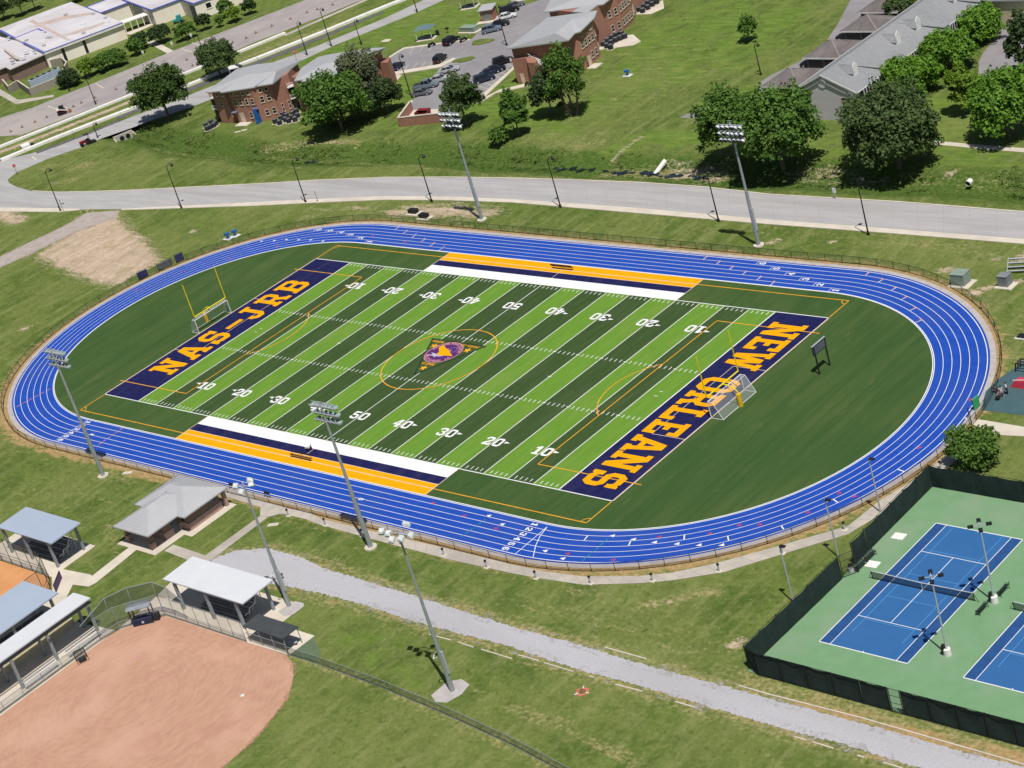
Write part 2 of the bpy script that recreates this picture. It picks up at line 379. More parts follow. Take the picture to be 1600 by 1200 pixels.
# ------------------------------------------------------------------ mesh helpers
class MB:
    def __init__(s): s.v = []; s.f = []
    def add(s, vs, fs):
        n = len(s.v); s.v += [tuple(v) for v in vs]; s.f += [tuple(i+n for i in f) for f in fs]; return s
    def box(s, x0, y0, z0, x1, y1, z1):
        return s.add([(x0,y0,z0),(x1,y0,z0),(x1,y1,z0),(x0,y1,z0),(x0,y0,z1),(x1,y0,z1),(x1,y1,z1),(x0,y1,z1)],
                     [(3,2,1,0),(4,5,6,7),(0,1,5,4),(1,2,6,5),(2,3,7,6),(3,0,4,7)])
    def obox(s, cx, cy, z0, z1, hx, hy, a=0.0):
        c, q = math.cos(a), math.sin(a)
        P = [(cx+c*x-q*y, cy+q*x+c*y) for x, y in ((-hx,-hy),(hx,-hy),(hx,hy),(-hx,hy))]
        return s.prism(P, z0, z1)
    def beam(s, a, b, w, h=None):
        """square bar from a to b"""
        a, b = Vector(a), Vector(b); d = (b-a).normalized(); h = h or w
        up = Vector((0,0,1)) if abs(d.z) < 0.95 else Vector((1,0,0))
        r = d.cross(up).normalized(); u = r.cross(d)
        P = []
        for p in (a, b):
            for i, j in ((-1,-1),(1,-1),(1,1),(-1,1)): P.append(p + r*(i*w/2) + u*(j*h/2))
        return s.add(P, [(3,2,1,0),(4,5,6,7),(0,1,5,4),(1,2,6,5),(2,3,7,6),(3,0,4,7)])
    def tube(s, a, b, r0, r1=None, n=8, cap=True):
        a, b = Vector(a), Vector(b); r1 = r0 if r1 is None else r1
        d = (b-a).normalized(); up = Vector((0,0,1)) if abs(d.z) < 0.95 else Vector((1,0,0))
        x = d.cross(up).normalized(); y = d.cross(x)
        P = []
        for p, r in ((a, r0), (b, r1)):
            for i in range(n):
                t = 2*math.pi*i/n; P.append(p + (x*math.cos(t)+y*math.sin(t))*r)
        F = [(i, i+n, (i+1)%n+n, (i+1)%n) for i in range(n)]
        if cap: F += [tuple(range(n)), tuple(range(2*n-1, n-1, -1))]
        return s.add(P, F)
    def path(s, pts, r, n=6):
        for a, b in zip(pts, pts[1:]): s.tube(a, b, r, r, n)
        return s
    def tri(s, loops, z):
        L = [[Vector((p[0], p[1], 0)) for p in lp] for lp in loops]
        flat = [p for lp in L for p in lp]
        t = tessellate_polygon(L)
        F = []
        for a, b, c in t:
            A, B, Cc = flat[a], flat[b], flat[c]
            if (B-A).cross(Cc-A).z < 0: b, c = c, b
            F.append((a, b, c))
        return s.add([(p.x, p.y, z) for p in flat], F)
    def poly(s, pts, z): return s.tri([pts], z)
    def prism(s, pts, z0, z1, bottom=True):
        area = sum(a[0]*b[1]-b[0]*a[1] for a, b in zip(pts, pts[1:]+pts[:1]))
        if area < 0: pts = pts[::-1]
        n = len(pts)
        s.add([(p[0],p[1],z0) for p in pts]+[(p[0],p[1],z1) for p in pts], [(i,(i+1)%n,(i+1)%n+n,i+n) for i in range(n)])
        s.tri([pts], z1)
        if bottom:
            k = len(s.f); s.tri([pts], z0); s.f[k:] = [f[::-1] for f in s.f[k:]]
        return s
    def strip(s, A, B, z):
        n = len(A)
        return s.add([(p[0],p[1],z) for p in A]+[(p[0],p[1],z) for p in B], [(i+n, i+1+n, i+1, i) for i in range(n-1)])
    def quad(s, a, b, c, d): return s.add([a,b,c,d], [(0,1,2,3)])
    def cone(s, c, r, z0, z1, n=10, r1=0.0): return s.tube((c[0],c[1],z0), (c[0],c[1],z1), r, r1, n)
    def mesh(s, name, m):
        me = bpy.data.meshes.new(name)
        me.from_pydata(s.v, [], s.f); me.update()
        me.materials.append(MATS[m] if isinstance(m, str) else m)
        return me
    def build(s, name, m, parent=None, world=True, **kw):
        o = bpy.data.objects.new(name, s.mesh(name, m))
        COL.objects.link(o)
        if parent is not None:
            o.parent = parent
            if world: o.location = -WL[parent.name]
            WL[o.name] = Vector((0,0,0)) if world else Vector((0,0,0))
        for k, v in kw.items(): o[k] = v
        return o
WL = {}
def thing(name, label, cat, loc=(0,0,0), rot=0.0, group=None):
    o = bpy.data.objects.new(name, None); COL.objects.link(o)
    o.empty_display_size = 0.5
    o.location = loc; o.rotation_euler = (0,0,rot)
    WL[o.name] = Vector(loc)
    o['label'] = label; o['category'] = cat
    if group: o['group'] = group
    return o
def tag(o, label, cat, group=None):
    o['label'] = label; o['category'] = cat
    if group: o['group'] = group
    return o
def struct(name, mb, m, parent=None):
    o = mb.build(name, m, parent)
    if parent is None: o['kind'] = 'structure'
    return o
def dup(root, loc, rot=0.0, label=None, group=None, scale=None):
    r = root.copy(); COL.objects.link(r); r.location = loc; r.rotation_euler = (0,0,rot)
    WL[r.name] = Vector(loc)
    if scale: r.scale = scale
    if label: r['label'] = label
    if group: r['group'] = group
    for ch in list(root.children):
        c = ch.copy(); COL.objects.link(c); c.parent = r
        for s in list(ch.children):
            d = s.copy(); COL.objects.link(d); d.parent = c
    return r
def copy_part(o, parent, loc, rot=0.0, scale=None, kids=True):
    c = o.copy(); COL.objects.link(c); c.parent = parent; c.location = loc; c.rotation_euler = (0,0,rot)
    if scale: c.scale = scale
    if kids:
        for s in list(o.children):
            d = s.copy(); COL.objects.link(d); d.parent = c
    return c
ORD = ['first','second','third','fourth','fifth','sixth','seventh','eighth','ninth','tenth','eleventh','twelfth','thirteenth','fourteenth','fifteenth']

# ================================================================== GROUND
DITCH = gl([(176,206),(215,214),(270,228),(330,238),(400,246),(487,254),(575,249),(650,247),(740,252),(800,259),(875,265),(987,271),(1062,275),
            (1125,279),(1200,283),(1300,287),(1400,292),(1500,298),(1600,303),(1720,313)], z=-1.2)
def lerp_line(P, t):
    L = [0]
    for a, b in zip(P, P[1:]): L.append(L[-1]+math.hypot(b[0]-a[0], b[1]-a[1]))
    s = t*L[-1]
    for i in range(len(P)-1):
        if s <= L[i+1] or i == len(P)-2:
            u = (s-L[i])/(L[i+1]-L[i]); return (P[i][0]+(P[i+1][0]-P[i][0])*u, P[i][1]+(P[i+1][1]-P[i][1])*u)
def dist_poly(P, pts):
    """distance of every point P (n,2) to a polyline"""
    best = np.full(len(P), 1e9)
    for a, b in zip(pts, pts[1:]):
        a = np.array(a); b = np.array(b); d = b-a
        t = np.clip(((P-a) @ d)/max(d @ d, 1e-9), 0, 1)
        best = np.minimum(best, np.hypot(*(P - a - t[:, None]*d).T))
    return best
def inside(P, poly):
    r = np.zeros(len(P), bool); x, y = P[:, 0], P[:, 1]
    for (x0, y0), (x1, y1) in zip(poly, poly[1:]+poly[:1]):
        if y0 == y1: continue
        c = ((y0 > y) != (y1 > y)) & (x < (x1-x0)*(y-y0)/(y1-y0)+x0)
        r ^= c
    return r
R_IN, R_OUT, HALF = 31.4, 38.45, 49.95
def stad(s, r):
    """point on the track's stadium curve, s in 0..1 counter-clockwise from the middle of the near straight"""
    L, A = 2*HALF, math.pi*r
    t = (s % 1.0)*(2*L+2*A)
    if t < HALF: return (t, -r)
    t -= HALF
    if t < A:
        a = -math.pi/2 + t/r; return (HALF + r*math.cos(a), r*math.sin(a))
    t -= A
    if t < L: return (HALF-t, r)
    t -= L
    if t < A:
        a = math.pi/2 + t/r; return (-HALF + r*math.cos(a), r*math.sin(a))
    return (-HALF + t - A, -r)
def ring(r, n=220):
    out = []
    for i in range(40): out.append((-HALF+2*HALF*i/40, -r))
    for i in range(70): a = -math.pi/2+math.pi*i/70; out.append((HALF+r*math.cos(a), r*math.sin(a)))
    for i in range(40): out.append((HALF-2*HALF*i/40, r))
    for i in range(70): a = math.pi/2+math.pi*i/70; out.append((-HALF+r*math.cos(a), r*math.sin(a)))
    return out
def sdist(P):
    dx = np.maximum(np.abs(P[:, 0])-HALF, 0); return np.hypot(dx, P[:, 1])

def ground():
    xs = np.concatenate([[-4000,-2200,-1200,-700,-500], np.arange(-420, 171, 1.0), [190,230,320,600,1500,4000]])
    ys = np.concatenate([[-4000,-1800,-700,-300,-180], np.arange(-135, 196, 1.0), [215,260,400,800,1800,4000]])
    X, Y = np.meshgrid(xs, ys); P = np.c_[X.ravel(), Y.ravel()]
    d = dist_poly(P, DITCH)
    wob = 0.6*np.sin(P[:,0]*0.21)+0.5*np.sin(P[:,0]*0.083+P[:,1]*0.11)
    t = np.clip((6.3+wob-d)/4.6, 0, 1)
    z = -1.18*(t*t*(3-2*t))
    z += np.where(d < 7, 0.06*np.sin(P[:,0]*0.9)*np.sin(P[:,1]*1.3+P[:,0]*0.37), 0)*t*1.5
    # gentle swell so that the lawn is not dead flat away from the paving
    nx, ny = len(xs), len(ys)
    me = bpy.data.meshes.new('grass_ground')
    V = np.c_[P, z].astype(np.float32)
    i = np.arange((ny-1)*(nx-1)); r, c = i//(nx-1), i % (nx-1)
    a = r*nx+c
    F = np.c_[a, a+1, a+1+nx, a+nx].astype(np.int32)
    me.vertices.add(len(V)); me.vertices.foreach_set('co', V.ravel())
    me.loops.add(F.size); me.loops.foreach_set('vertex_index', F.ravel())
    me.polygons.add(len(F)); me.polygons.foreach_set('loop_start', np.arange(0, F.size, 4, dtype=np.int32))
    me.update(calc_edges=True)
    me.polygons.foreach_set('use_smooth', np.ones(len(F), bool))
    A = {k: np.zeros(len(P)) for k in ('dirt', 'dry', 'lush', 'rank', 'tan')}
    def soft_poly(k, pts, v, soft=3.0, world=False):
        pts = pts if world else gl(pts)
        ins = inside(P, pts); dd = dist_poly(P, pts+pts[:1])
        w = np.where(ins, np.clip(0.5+dd/soft, 0, 1), np.clip(0.5-dd/soft, 0, 1))
        A[k] = np.maximum(A[k], v*w) if v > 0 else np.clip(A[k]+v*w, 0, 1)
    def line(k, pts, w, v, world=False):
        pts = pts if world else gl(pts)
        dd = dist_poly(P, pts); A[k] = np.maximum(A[k], v*np.clip(1.15-dd/w, 0, 1))
    # bare earth
    soft_poly('dirt', [(128,336),(185,330),(192,346),(225,372),(242,392),(252,408),(235,418),(205,432),(180,448),(150,444),(100,424),(60,404),(58,398),(100,368),(115,348)], 1.0, 5)
    soft_poly('dirt', [(588,331),(640,321),(700,318),(765,323),(790,333),(750,343),(660,340),(600,338)], 0.85, 6)
    line('dirt', [(0,333),(28,345)], 3.5, 0.9)
    line('dirt', [(480,326),(520,330)], 1.0, .5); line('dirt', [(540,324),(585,328)], 1.4, .55); line('dry', [(465,342),(500,334)], 1.6, .7)
    for q, w in [((38,513),1.6),((300,362),1.4),((1420,426),1.2),((1300,378),1.2),((1207,378),1.6),((1478,422),2.0),((1557,404),1.2),((1600,402),2.5),((1150,1006),1.5),((350,372),.8),((1526,455),2.2),((1545,448),1.6),((1590,440),1.6)]:
        line('dirt', [q, (q[0]+1, q[1])], w, .85)
    for q, w in [((115,262),4.5),((90,285),4.0),((70,262),3)]: line('dry', [q, (q[0]+25, q[1]-5)], w, .75)
    # worn band round the track
    s = sdist(P); th = np.arctan2(P[:,1], P[:,0])
    near = np.clip((-P[:,1])/30, 0, 1)
    wband = 1.9 + 1.3*near
    A['tan'] = np.maximum(A['tan'], np.where(s > 37.5, np.clip(1.3-(s-38.6)/(wband+.6), 0, 1), 0)*0.95)
    A['dry'] = np.maximum(A['dry'], np.where(s > 37.5, np.clip(1.2-(s-38.6)/(wband+2.2), 0, 1), 0)*0.7)
    line('dry', [(360,768),(480,797),(600,830),(760,872),(900,900),(1040,893)], 3.2, .75)
    line('dirt', [(1540,640),(1545,560),(1530,480)], 2.0, .35)
    # right of the bend the lawn is thin
    soft_poly('dry', [(1548,470),(1640,480),(1640,575),(1585,585),(1545,600)], .42, 10)
    # ditch
    A['rank'] = np.maximum(A['rank'], np.clip(1.35-d/7.0, 0, 1))
    soft_poly('rank', [(400,231),(500,226),(640,228),(760,240),(760,262),(560,262),(420,255)], .75, 8)
    line('dry', [(410,229),(480,222),(560,222)], 3, .75); line('dirt', [(470,225),(540,220)], 2, .45)
    soft_poly('dirt', [(1050,250),(1130,252),(1150,268),(1120,277),(1050,272)], .75, 5)
    soft_poly('dirt', [(1225,262),(1265,252),(1330,262),(1400,272),(1390,280),(1290,279),(1225,275)], .55, 6)
    line('dry', [(1400,268),(1500,278),(1600,280)], 4, .45); line('dirt', [(1470,270),(1490,268)], 1.4, .6)
    line('dry', [(950,262),(1010,262),(1050,262)], 4, .8)
    line('dirt', [(955,247),(975,233),(1000,215)], 1.3, .55)
    line('rank', [(955,247),(975,233),(1000,215),(1040,185),(1070,170),(1100,150),(1180,100)], 2.2, .55)
    # lush lawn between the barracks and the ditch, and by the flats
    soft_poly('lush', [(180,215),(300,200),(470,200),(620,205),(780,225),(900,225),(1000,160),(1200,110),(1320,0),(1100,-20),(960,60),(900,150),(800,100),(700,160),(600,200),(470,190),(340,205)], .62, 16)
    soft_poly('lush', [(215,222),(300,214),(400,226),(330,238),(260,232)], .9, 6)
    soft_poly('lush', [(1120,190),(1600,215),(1640,290),(1200,260),(1100,240)], .55, 10)
    line('lush', [(950,240),(1010,215),(1110,215)], 7, .8)
    line('lush', [(1600,-5),(1330,60),(1200,130),(1100,160)], 3, .9)
    soft_poly('lush', [(600,0),(850,0),(760,40),(640,75),(560,85),(480,110),(330,150),(470,90)], .65, 8)
    soft_poly('lush', [(620,120),(700,100),(650,155),(600,200),(560,170)], .7, 5)
    soft_poly('lush', [(1440,150),(1540,140),(1560,215),(1440,225)], .7, 6)
    line('dry', [(820,210),(900,225),(930,215)], 6, .45); line('dry', [(900,230),(940,222)], 2.4, .7)
    soft_poly('dry', [(960,80),(1120,60),(1200,90),(1080,170),(960,180),(900,200),(880,190)], .28, 14)
    line('dry', [(420,239),(560,246),(760,272),(860,276),(1000,283)], 2.2, .55); line('dry', [(20,262),(130,232),(200,262),(300,244),(420,248)], 3, .4)
    line('dry', [(230,228),(350,240),(470,262)], 2.0, .5)
    # margins of road and kerb
    line('lush', [(200,330),(400,325),(600,318),(800,322)], 3, .35)
    soft_poly('lush', [(200,335),(400,330),(330,370),(240,395)], .35, 10)
    line('dry', [(1000,345),(1200,360),(1390,372),(1600,392)], 3.2, .35); line('dry', [(1340,378),(1520,384),(1545,400)], 1.8, .62)
    # foreground
    soft_poly('dry', [(780,925),(900,930),(1100,985),(1190,1010),(1190,1070),(1060,1040),(930,1000),(800,950)], .52, 10)
    line('dry', [(1005,945),(1060,935),(1125,922)], 1.5, .95); line('dry', [(905,925),(940,930)], 2, .6)
    line('dirt', [(1010,946),(1060,936)], 1.0, .55)
    line('dry', [(1170,1070),(1300,1105),(1450,1150),(1600,1190)], 4.2, .95); line('tan', [(1250,1103),(1350,1130),(1500,1168),(1600,1190)], 2.2, .75)
    line('lush', [(1260,1080),(1210,1075)], 2, .6); line('lush', [(1430,1130),(1500,1150)], 1.6, .6)
    line('dry', [(800,1105),(870,1130),(940,1170),(1000,1195)], 1.4, .75); line('dry', [(920,1155),(990,1180)], 1.2, .6)
    line('dry', [(1080,1075),(1000,1060),(900,1120)], 3, .22)
    gtop = [(335,870),(420,857),(500,880),(600,918),(725,955),(800,979),(900,1006),(1000,1037),(1100,1064),(1200,1090),(1325,1125),(1512,1177)]
    gbot = [(430,912),(500,928),(575,947),(650,972),(725,992),(800,1011),(900,1045),(1000,1072),(1100,1102),(1200,1132),(1325,1165),(1425,1200)]
    line('dry', gtop, 2.3, .95); line('dry', gbot, 2.5, .9); line('tan', gbot, 1.5, .45); line('tan', gtop, 1.2, .4)
    line('rank', [(500,935),(700,992),(900,1052),(1150,1122),(1300,1165)], 1.5, .5)
    line('dry', [(430,880),(520,905)], 4, .5)
    soft_poly('lush', [(440,960),(560,960),(700,1005),(660,1090),(560,1060),(470,1020)], .42, 8)
    soft_poly('dry', [(700,1060),(820,1080),(800,1130),(700,1110)], .30, 8)
    line('dry', [(460,1025),(560,1060),(680,1110),(800,1165),(860,1200)], 1.5, .75)
    soft_poly('dry', [(0,735),(80,745),(170,790),(190,830),(140,850),(0,800)], .30, 12)
    line('dry', [(165,820),(180,850),(185,875)], 2.0, .55); line('dry', [(100,770),(190,785),(210,788)], 1.0, .5)
    line('dry', [(165,740),(210,745)], 2.5, .6)
    # upper left
    line('dry', [(0,240),(230,160),(320,120)], 3.2, .65); line('dirt', [(0,238),(110,196),(226,150)], 2.1, .95)
    line('dry', [(380,92),(440,68),(520,40),(560,28)], 3.6, .75)
    line('dirt', [(0,222),(120,182)], 1.4, .5)
    soft_poly('lush', [(0,160),(90,158),(180,104),(400,20),(480,0),(300,0),(330,30),(250,60),(130,112),(60,140),(0,140)], .55, 6)
    for k, v in A.items():
        at = me.attributes.new(k, 'FLOAT', 'POINT'); at.data.foreach_set('value', v.astype(np.float32))
    me.materials.append(MATS['grass_ground'])
    o = bpy.data.objects.new('grass_ground', me); COL.objects.link(o); o['kind'] = 'structure'
ground()
for si, seg in enumerate(([(476,254.5),(498,253.5)], [(862,264),(930,267.5)], [(938,268),(1112,279)])):
    P = gl(seg, -1.2); N_ = 90; P = [lerp_line(P, i/N_) for i in range(N_+1)]; A_, B_ = [], []
    for i, p in enumerate(P):
        w_ = max(0.0, .42+.40*math.sin(i*.31+si)+.30*math.sin(i*.83+2*si)+.18*math.sin(i*2.1))*min(1, i/6, (N_-i)/6); o_ = .35*math.sin(i*.17+si)+.12*math.sin(i*1.3)
        A_.append((p[0], p[1]+o_-w_)); B_.append((p[0], p[1]+o_+w_))
    struct('ditch_water', MB().strip(A_, B_, -1.06), 'water')
def _dummy(): pass
def jag(pts, amp, step=1.2, seed=0):
    """break a ragged natural edge into a polyline"""
    rn = random.Random(seed); out = []
    for a, b in zip(pts, pts[1:]):
        n = max(1, int(math.hypot(b[0]-a[0], b[1]-a[1])/step))
        for i in range(n):
            t = i/n; out.append((a[0]+(b[0]-a[0])*t+rn.uniform(-amp, amp), a[1]+(b[1]-a[1])*t+rn.uniform(-amp, amp)))
    out.append(pts[-1]); return out
def sheet(name, pts, m, z, world=False):
    return struct(name, MB().poly(pts if world else gl(pts), z), m)

# main road behind the track, junction and the road going up to the left
sheet('main_road', [(1760,351),(1600,332),(1400,316),(1200,304.5),(1100,293),(1000,286),(900,282),(800,279),(700,277.5),(600,278),(500,282),(400,288),(300,293),(200,298),
      (140,300),(90,301),(50,299),(26,292),(14,286),(12,281),(25,270),(75,248),(125,231),(160,216),(200,202),(250,184),(300,167),(400,128),(467,97),(520,72),(600,40),(650,20),(700,-3),
      (668,-3),(600,29),(520,62),(467,83),(400,107),(300,147),(250,167),(212,180),(150,205),(87,230),(0,252),(-60,275),(-60,324),(0,325),(92,326),(125,327),(190,327),(225,325),(400,316.5),(600,307),(700,308),
      (800,312),(1000,326),(1200,344),(1400,359),(1600,374.5),(1760,390)], 'concrete_road', 0.02)
t0 = [(-60,324),(0,325),(92,326),(125,327)]; b0 = [(-60,331),(0,331),(92,331.8),(125,328.6)]
t1 = [(190,327.3),(225,325),(400,316.5),(500,311.5),(600,307),(700,308),(800,312),(1000,326),(1200,344),(1400,359),(1600,374.5),(1760,390)]
b1 = [(190,328.6),(225,327.8),(400,322),(500,317),(600,312.8),(700,313.6),(800,317),(1000,334),(1200,351),(1400,366),(1600,382),(1760,398)]
pw = MB()
for tt, bb in ((t0, b0), (t1, b1)):
    pw.prism(gl(tt)+gl(bb)[::-1], 0.0, 0.13)
struct('pavement', pw, 'concrete_light')
# joints and the yellow centre line
cl = MB()
for a, b in zip([(700,292),(800,295),(1000,306),(1200,323),(1400,337)], [(800,295),(1000,306),(1200,323),(1400,337),(1600,353)]):
    A = g(*a); B = g(*b); d = Vector((B[0]-A[0], B[1]-A[1])).normalized(); n = Vector((-d.y, d.x))*0.07
    cl.quad((A[0]-n.x, A[1]-n.y, .028), (B[0]-n.x, B[1]-n.y, .028), (B[0]+n.x, B[1]+n.y, .028), (A[0]+n.x, A[1]+n.y, .028))
struct('centre_line', cl, mat('centre_line_worn', (0.45, 0.40, 0.33), (0.42, 0.38, 0.34), scale=.6))
jm = mat('road_joint', (0.335, 0.325, 0.32), rough=.9)
J = MB(); T1, B1 = [(-20,290)], []
top = gl([(200,298),(300,293),(400,288),(500,282),(600,278),(700,277.5),(800,279),(900,282),(1000,286),(1100,293),(1200,304.5),(1400,316),(1600,332)])
bot = gl([(225,325),(300,321.5),(400,316.5),(500,311.5),(600,307),(700,308),(800,312),(900,318.5),(1000,326),(1100,335),(1200,344),(1400,359),(1600,374.5)])
for k in range(1, 44):
    a = lerp_line(top, k/44); b = lerp_line(bot, k/44)
    J.quad((a[0]-.03, a[1], .025), (b[0]-.03, b[1], .025), (b[0]+.03, b[1], .025), (a[0]+.03, a[1], .025))
struct('road_joints', J, 'road_joint')
sheet('dirt_track', jag(gl([(-60,440),(0,401),(50,377),(100,353),(135,332.2),(187,329)]), .25, seed=1)+jag(gl([(176,342),(120,362),(50,396),(0,418),(-60,452)]), .3, seed=2), 'gravel_track', 0.02, world=True)

# old wide road at the upper left, with parking
sheet('upper_road', [(-80,212),(0,186),(50,170),(82,157),(175,120),(270,81),(400,31),(480,0),(500,-8),(590,-8),(550,6),(500,27),(400,65),(320,100),(225,137),(140,171),(33,211),(0,213),(-80,240)], 'old_road', 0.02)
kb = MB(); top_k = gl([(-80,212),(0,186),(50,170),(82,157),(175,120),(270,81),(400,31),(480,0)])
for a, b in zip(top_k, top_k[1:]): kb.beam((a[0], a[1], .07), (b[0], b[1], .07), .45, .14)
struct('kerb', kb, 'concrete_edge')
kb = MB(); kk_ = gl([(50,299),(90,301),(140,300),(200,298),(300,293),(400,288),(500,282),(600,278),(700,277.5),(800,279),(900,282),(1000,286),(1100,293),(1200,304.5),(1400,316),(1600,332),(1760,351)])
for a, b in zip(kk_, kk_[1:]): kb.beam((a[0], a[1]+.1, .06), (b[0], b[1]+.1, .06), .28, .12)
struct('kerb', kb, 'concrete_light')
pk = MB()
for a, b in [((75,166),(92,172)),((150,131),(162,138)),((225,101),(232,105)),((300,67),(325,75)),((311,64),(336,72)),((285,77),(300,81)),((290,74),(283,77)),((50,245),(57,250))]:
    A, B = g(*a), g(*b); pk.beam((A[0], A[1], .028), (B[0], B[1], .028), .35, .006)
struct('parking_marks', pk, 'concrete_light')
sheet('campus_path', [(-30,128),(0,139),(28,156),(60,152),(84,148),(84,151.5),(50,158),(25,163),(0,149),(-30,137)], 'concrete_path', 0.03)
sheet('campus_path', [(229,66),(240,63),(272,80),(262,84)], 'concrete_light', 0.03)
sheet('thin_path', [(445,53.5),(575,-3),(582,-3),(446,56.5)], 'concrete_path', 0.03)

# car park by the barracks
sheet('car_park', [(598,91),(608,90),(624,80),(631,76),(735,62.5),(742,56),(756,40.6),(767,32),(777,24),(796,16),(816,9),(850,-2),(905,-5),(905,60),(803,104),(797,106),(760,143),(748,152),(716,150),(694,161),
      (690,176),(664,180),(641,171),(630,172),(645,157),(688,106),(613,118),(596,118)], 'asphalt_lot', 0.02)
for pts in [[(737,71),(739,65),(752,61.5),(768,61),(774,62.5),(765,67),(750,70.5)], [(706,98),(710,94),(725,90.5),(738,88.5),(743,90),(736,94.5),(722,98)]]:
    o = MB().prism(gl(pts), 0, .14).build('grass_island', 'grass_ground'); o['kind'] = 'structure'
cw = MB()
for q in ([(604,119.5),(688,105.5),(713,92.5),(709,91),(684,101.5),(604,115)], [(600,133),(618,116),(628,118),(612,136)], [(803,104),(806,106),(760,150),(748,161),(742,162),(752,150)],
          [(608,89),(624,79),(631,75),(735,61.5),(735,63),(632,77),(625,81),(609,91)], [(797,2),(850,-6),(800,5),(816,8)], [(780,141),(832,129),(834,133),(775,146),(752,160),(748,158)], [(634,172),(646,158),(643,157),(629,173)]):
    cw.prism(gl(q), 0.0, 0.14)
struct('car_park_walk', cw, 'concrete_light')
bay = MB()
for u, v, l in [(640,84,9),(655,82,9),(670,80,9),(690,76.5,9),(632,110,9),(645,108,9),(658,106,9),(671,103,9),(683,101,8)]:
    A, B = g(u, v), g(u+l*.7, v-l); bay.beam((A[0], A[1], .028), (B[0], B[1], .028), .12, .006)
for k in range(9):
    A, B = g(652+k*6.5, 152-k*8.2), g(676+k*6.5, 147-k*8.2); bay.beam((A[0], A[1], .028), (B[0], B[1], .028), .12, .006)
for k in range(8):
    A, B = g(757+k*6.5, 146-k*6), g(740+k*6.5, 140-k*6.2); bay.beam((A[0], A[1], .028), (B[0], B[1], .028), .12, .006)
struct('bay_lines', bay, 'trim_cream')
# drive behind the flats, and the road on the right
sheet('garage_drive', [(1180,134),(1200,120),(1250,96),(1290,66),(1310,36),(1329,0),(1336,-10),(1440,-10),(1345,60),(1240,142),(1228,160),(1190,143)], 'asphalt_drive', 0.02)
sheet('concrete_slab', [(1062,184),(1092,169),(1125,166),(1150,188)], 'asphalt_drive', 0.02)
sheet('right_road', [(1660,-10),(1592,-10),(1580,10),(1570,34),(1555,57),(1535,85),(1529,97),(1529,115),(1536,140),(1560,152),(1640,120)], 'asphalt_drive', 0.02)
sheet('garden_path', [(1430,214),(1460,220),(1525,226),(1660,236),(1660,243),(1525,232),(1463,226),(1430,219)], 'concrete_light', 0.03)

# ------------------------------------------------------------------ track and field
sheet('infield_turf', ring(R_IN-.02), 'infield_turf', 0.02, world=True)
tb = MB(); ro, ri = ring(R_OUT+.15), ring(R_IN-.02)
tb.strip(ri+ri[:1], ro+ro[:1], 0.02); tb.f = [f[::-1] for f in tb.f]
track = struct('running_track', tb, 'track_blue')
ce = MB(); a_, b_ = ring(R_OUT+.16), ring(R_OUT+.95)
ce.strip(a_+a_[:1], b_+b_[:1], 0.02); ce.f = [f[::-1] for f in ce.f]
struct('concrete_edging', ce, 'concrete_edge')
LW = (38.27-31.50)/6
for k in range(7):
    r = 31.50+LW*k; wd = .038 if 0 < k < 6 else .055
    m = MB(); a_, b_ = ring(r-wd), ring(r+wd)
    m.strip(a_+a_[:1], b_+b_[:1], 0.026); m.f = [f[::-1] for f in m.f]
    m.build('lane_line', 'paint_white', track, world=False)
m = MB(); a_, b_ = ring(31.24), ring(31.36)
for p, q, z0, z1 in ((a_, a_, .02, .07), (a_, b_, .07, .07), (b_, b_, .07, .02)):
    n = len(p); m.add([(x, y, z0) for x, y in p]+[(x, y, z1) for x, y in q], [(i+n, (i+1) % n+n, (i+1) % n, i) for i in range(n)])
m.build('inner_kerb', 'paint_white', track, world=False)

field = MB()
YD = 0.9144
LT, DK = MB(), MB()
for k in range(20):
    x0, x1 = -45.72+k*5*YD, -45.72+(k+1)*5*YD
    kk = k if k < 10 else 19-k
    (LT if kk % 2 == 0 else DK).add([(x0,-24.384,.028),(x1,-24.384,.028),(x1,24.384,.028),(x0,24.384,.028)], [(0,1,2,3)])
ff = struct('football_field', DK, 'turf_dark')
LT.build('light_stripes', 'turf_light', ff, world=False)
ez = MB()
for s in (-1, 1):
    x0, x1 = sorted((s*45.72, s*54.864)); ez.quad((x0,-24.384,.028),(x1,-24.384,.028),(x1,24.384,.028),(x0,24.384,.028))
    ez.build('end_zone', 'paint_navy', ff, world=False); ez = MB()
sl = {'gold': MB(), 'white': MB(), 'navy': MB()}
for s in (-1, 1):
    for key, y0, y1 in (('white', 24.50, 26.75), ('navy', 26.75, 28.55), ('gold', 28.55, 31.22)):
        a, b = sorted((s*y0, s*y1)); sl[key].quad((-27.43,a,.030),(27.43,a,.030),(27.43,b,.030),(-27.43,b,.030))
sl['gold'].build('sideline_gold', 'paint_gold', ff, world=False)
sl['white'].build('sideline_white', 'paint_white', ff, world=False)
sl['navy'].build('sideline_navy', 'paint_navy', ff, world=False)

def bar(m, x0, y0, x1, y1, w, z):
    d = Vector((x1-x0, y1-y0)).normalized(); n = Vector((-d.y, d.x))*(w/2)
    m.quad((x0-n.x,y0-n.y,z),(x1-n.x,y1-n.y,z),(x1+n.x,y1+n.y,z),(x0+n.x,y0+n.y,z)); return m
wl = 0.13
for k in range(1, 20):
    x = -45.72+k*5*YD
    if abs(x) < 6 and k in (9, 10, 11):
        # the crest covers the line in the middle
        for a, b in ((-24.3, {9: 1.9, 10: -4.3, 11: 3.6}[k]), (5.25, 24.3)):
            bar(MB(), x, a, x, b, wl, .040).build('yard_line', 'paint_white', ff, world=False)
        continue
    bar(MB(), x, -24.3, x, 24.3, wl, .040).build('yard_line', 'paint_white', ff, world=False)
for x in (-45.72, 45.72): bar(MB(), x, -24.3, x, 24.3, .20, .040).build('goal_line', 'paint_white', ff, world=False)
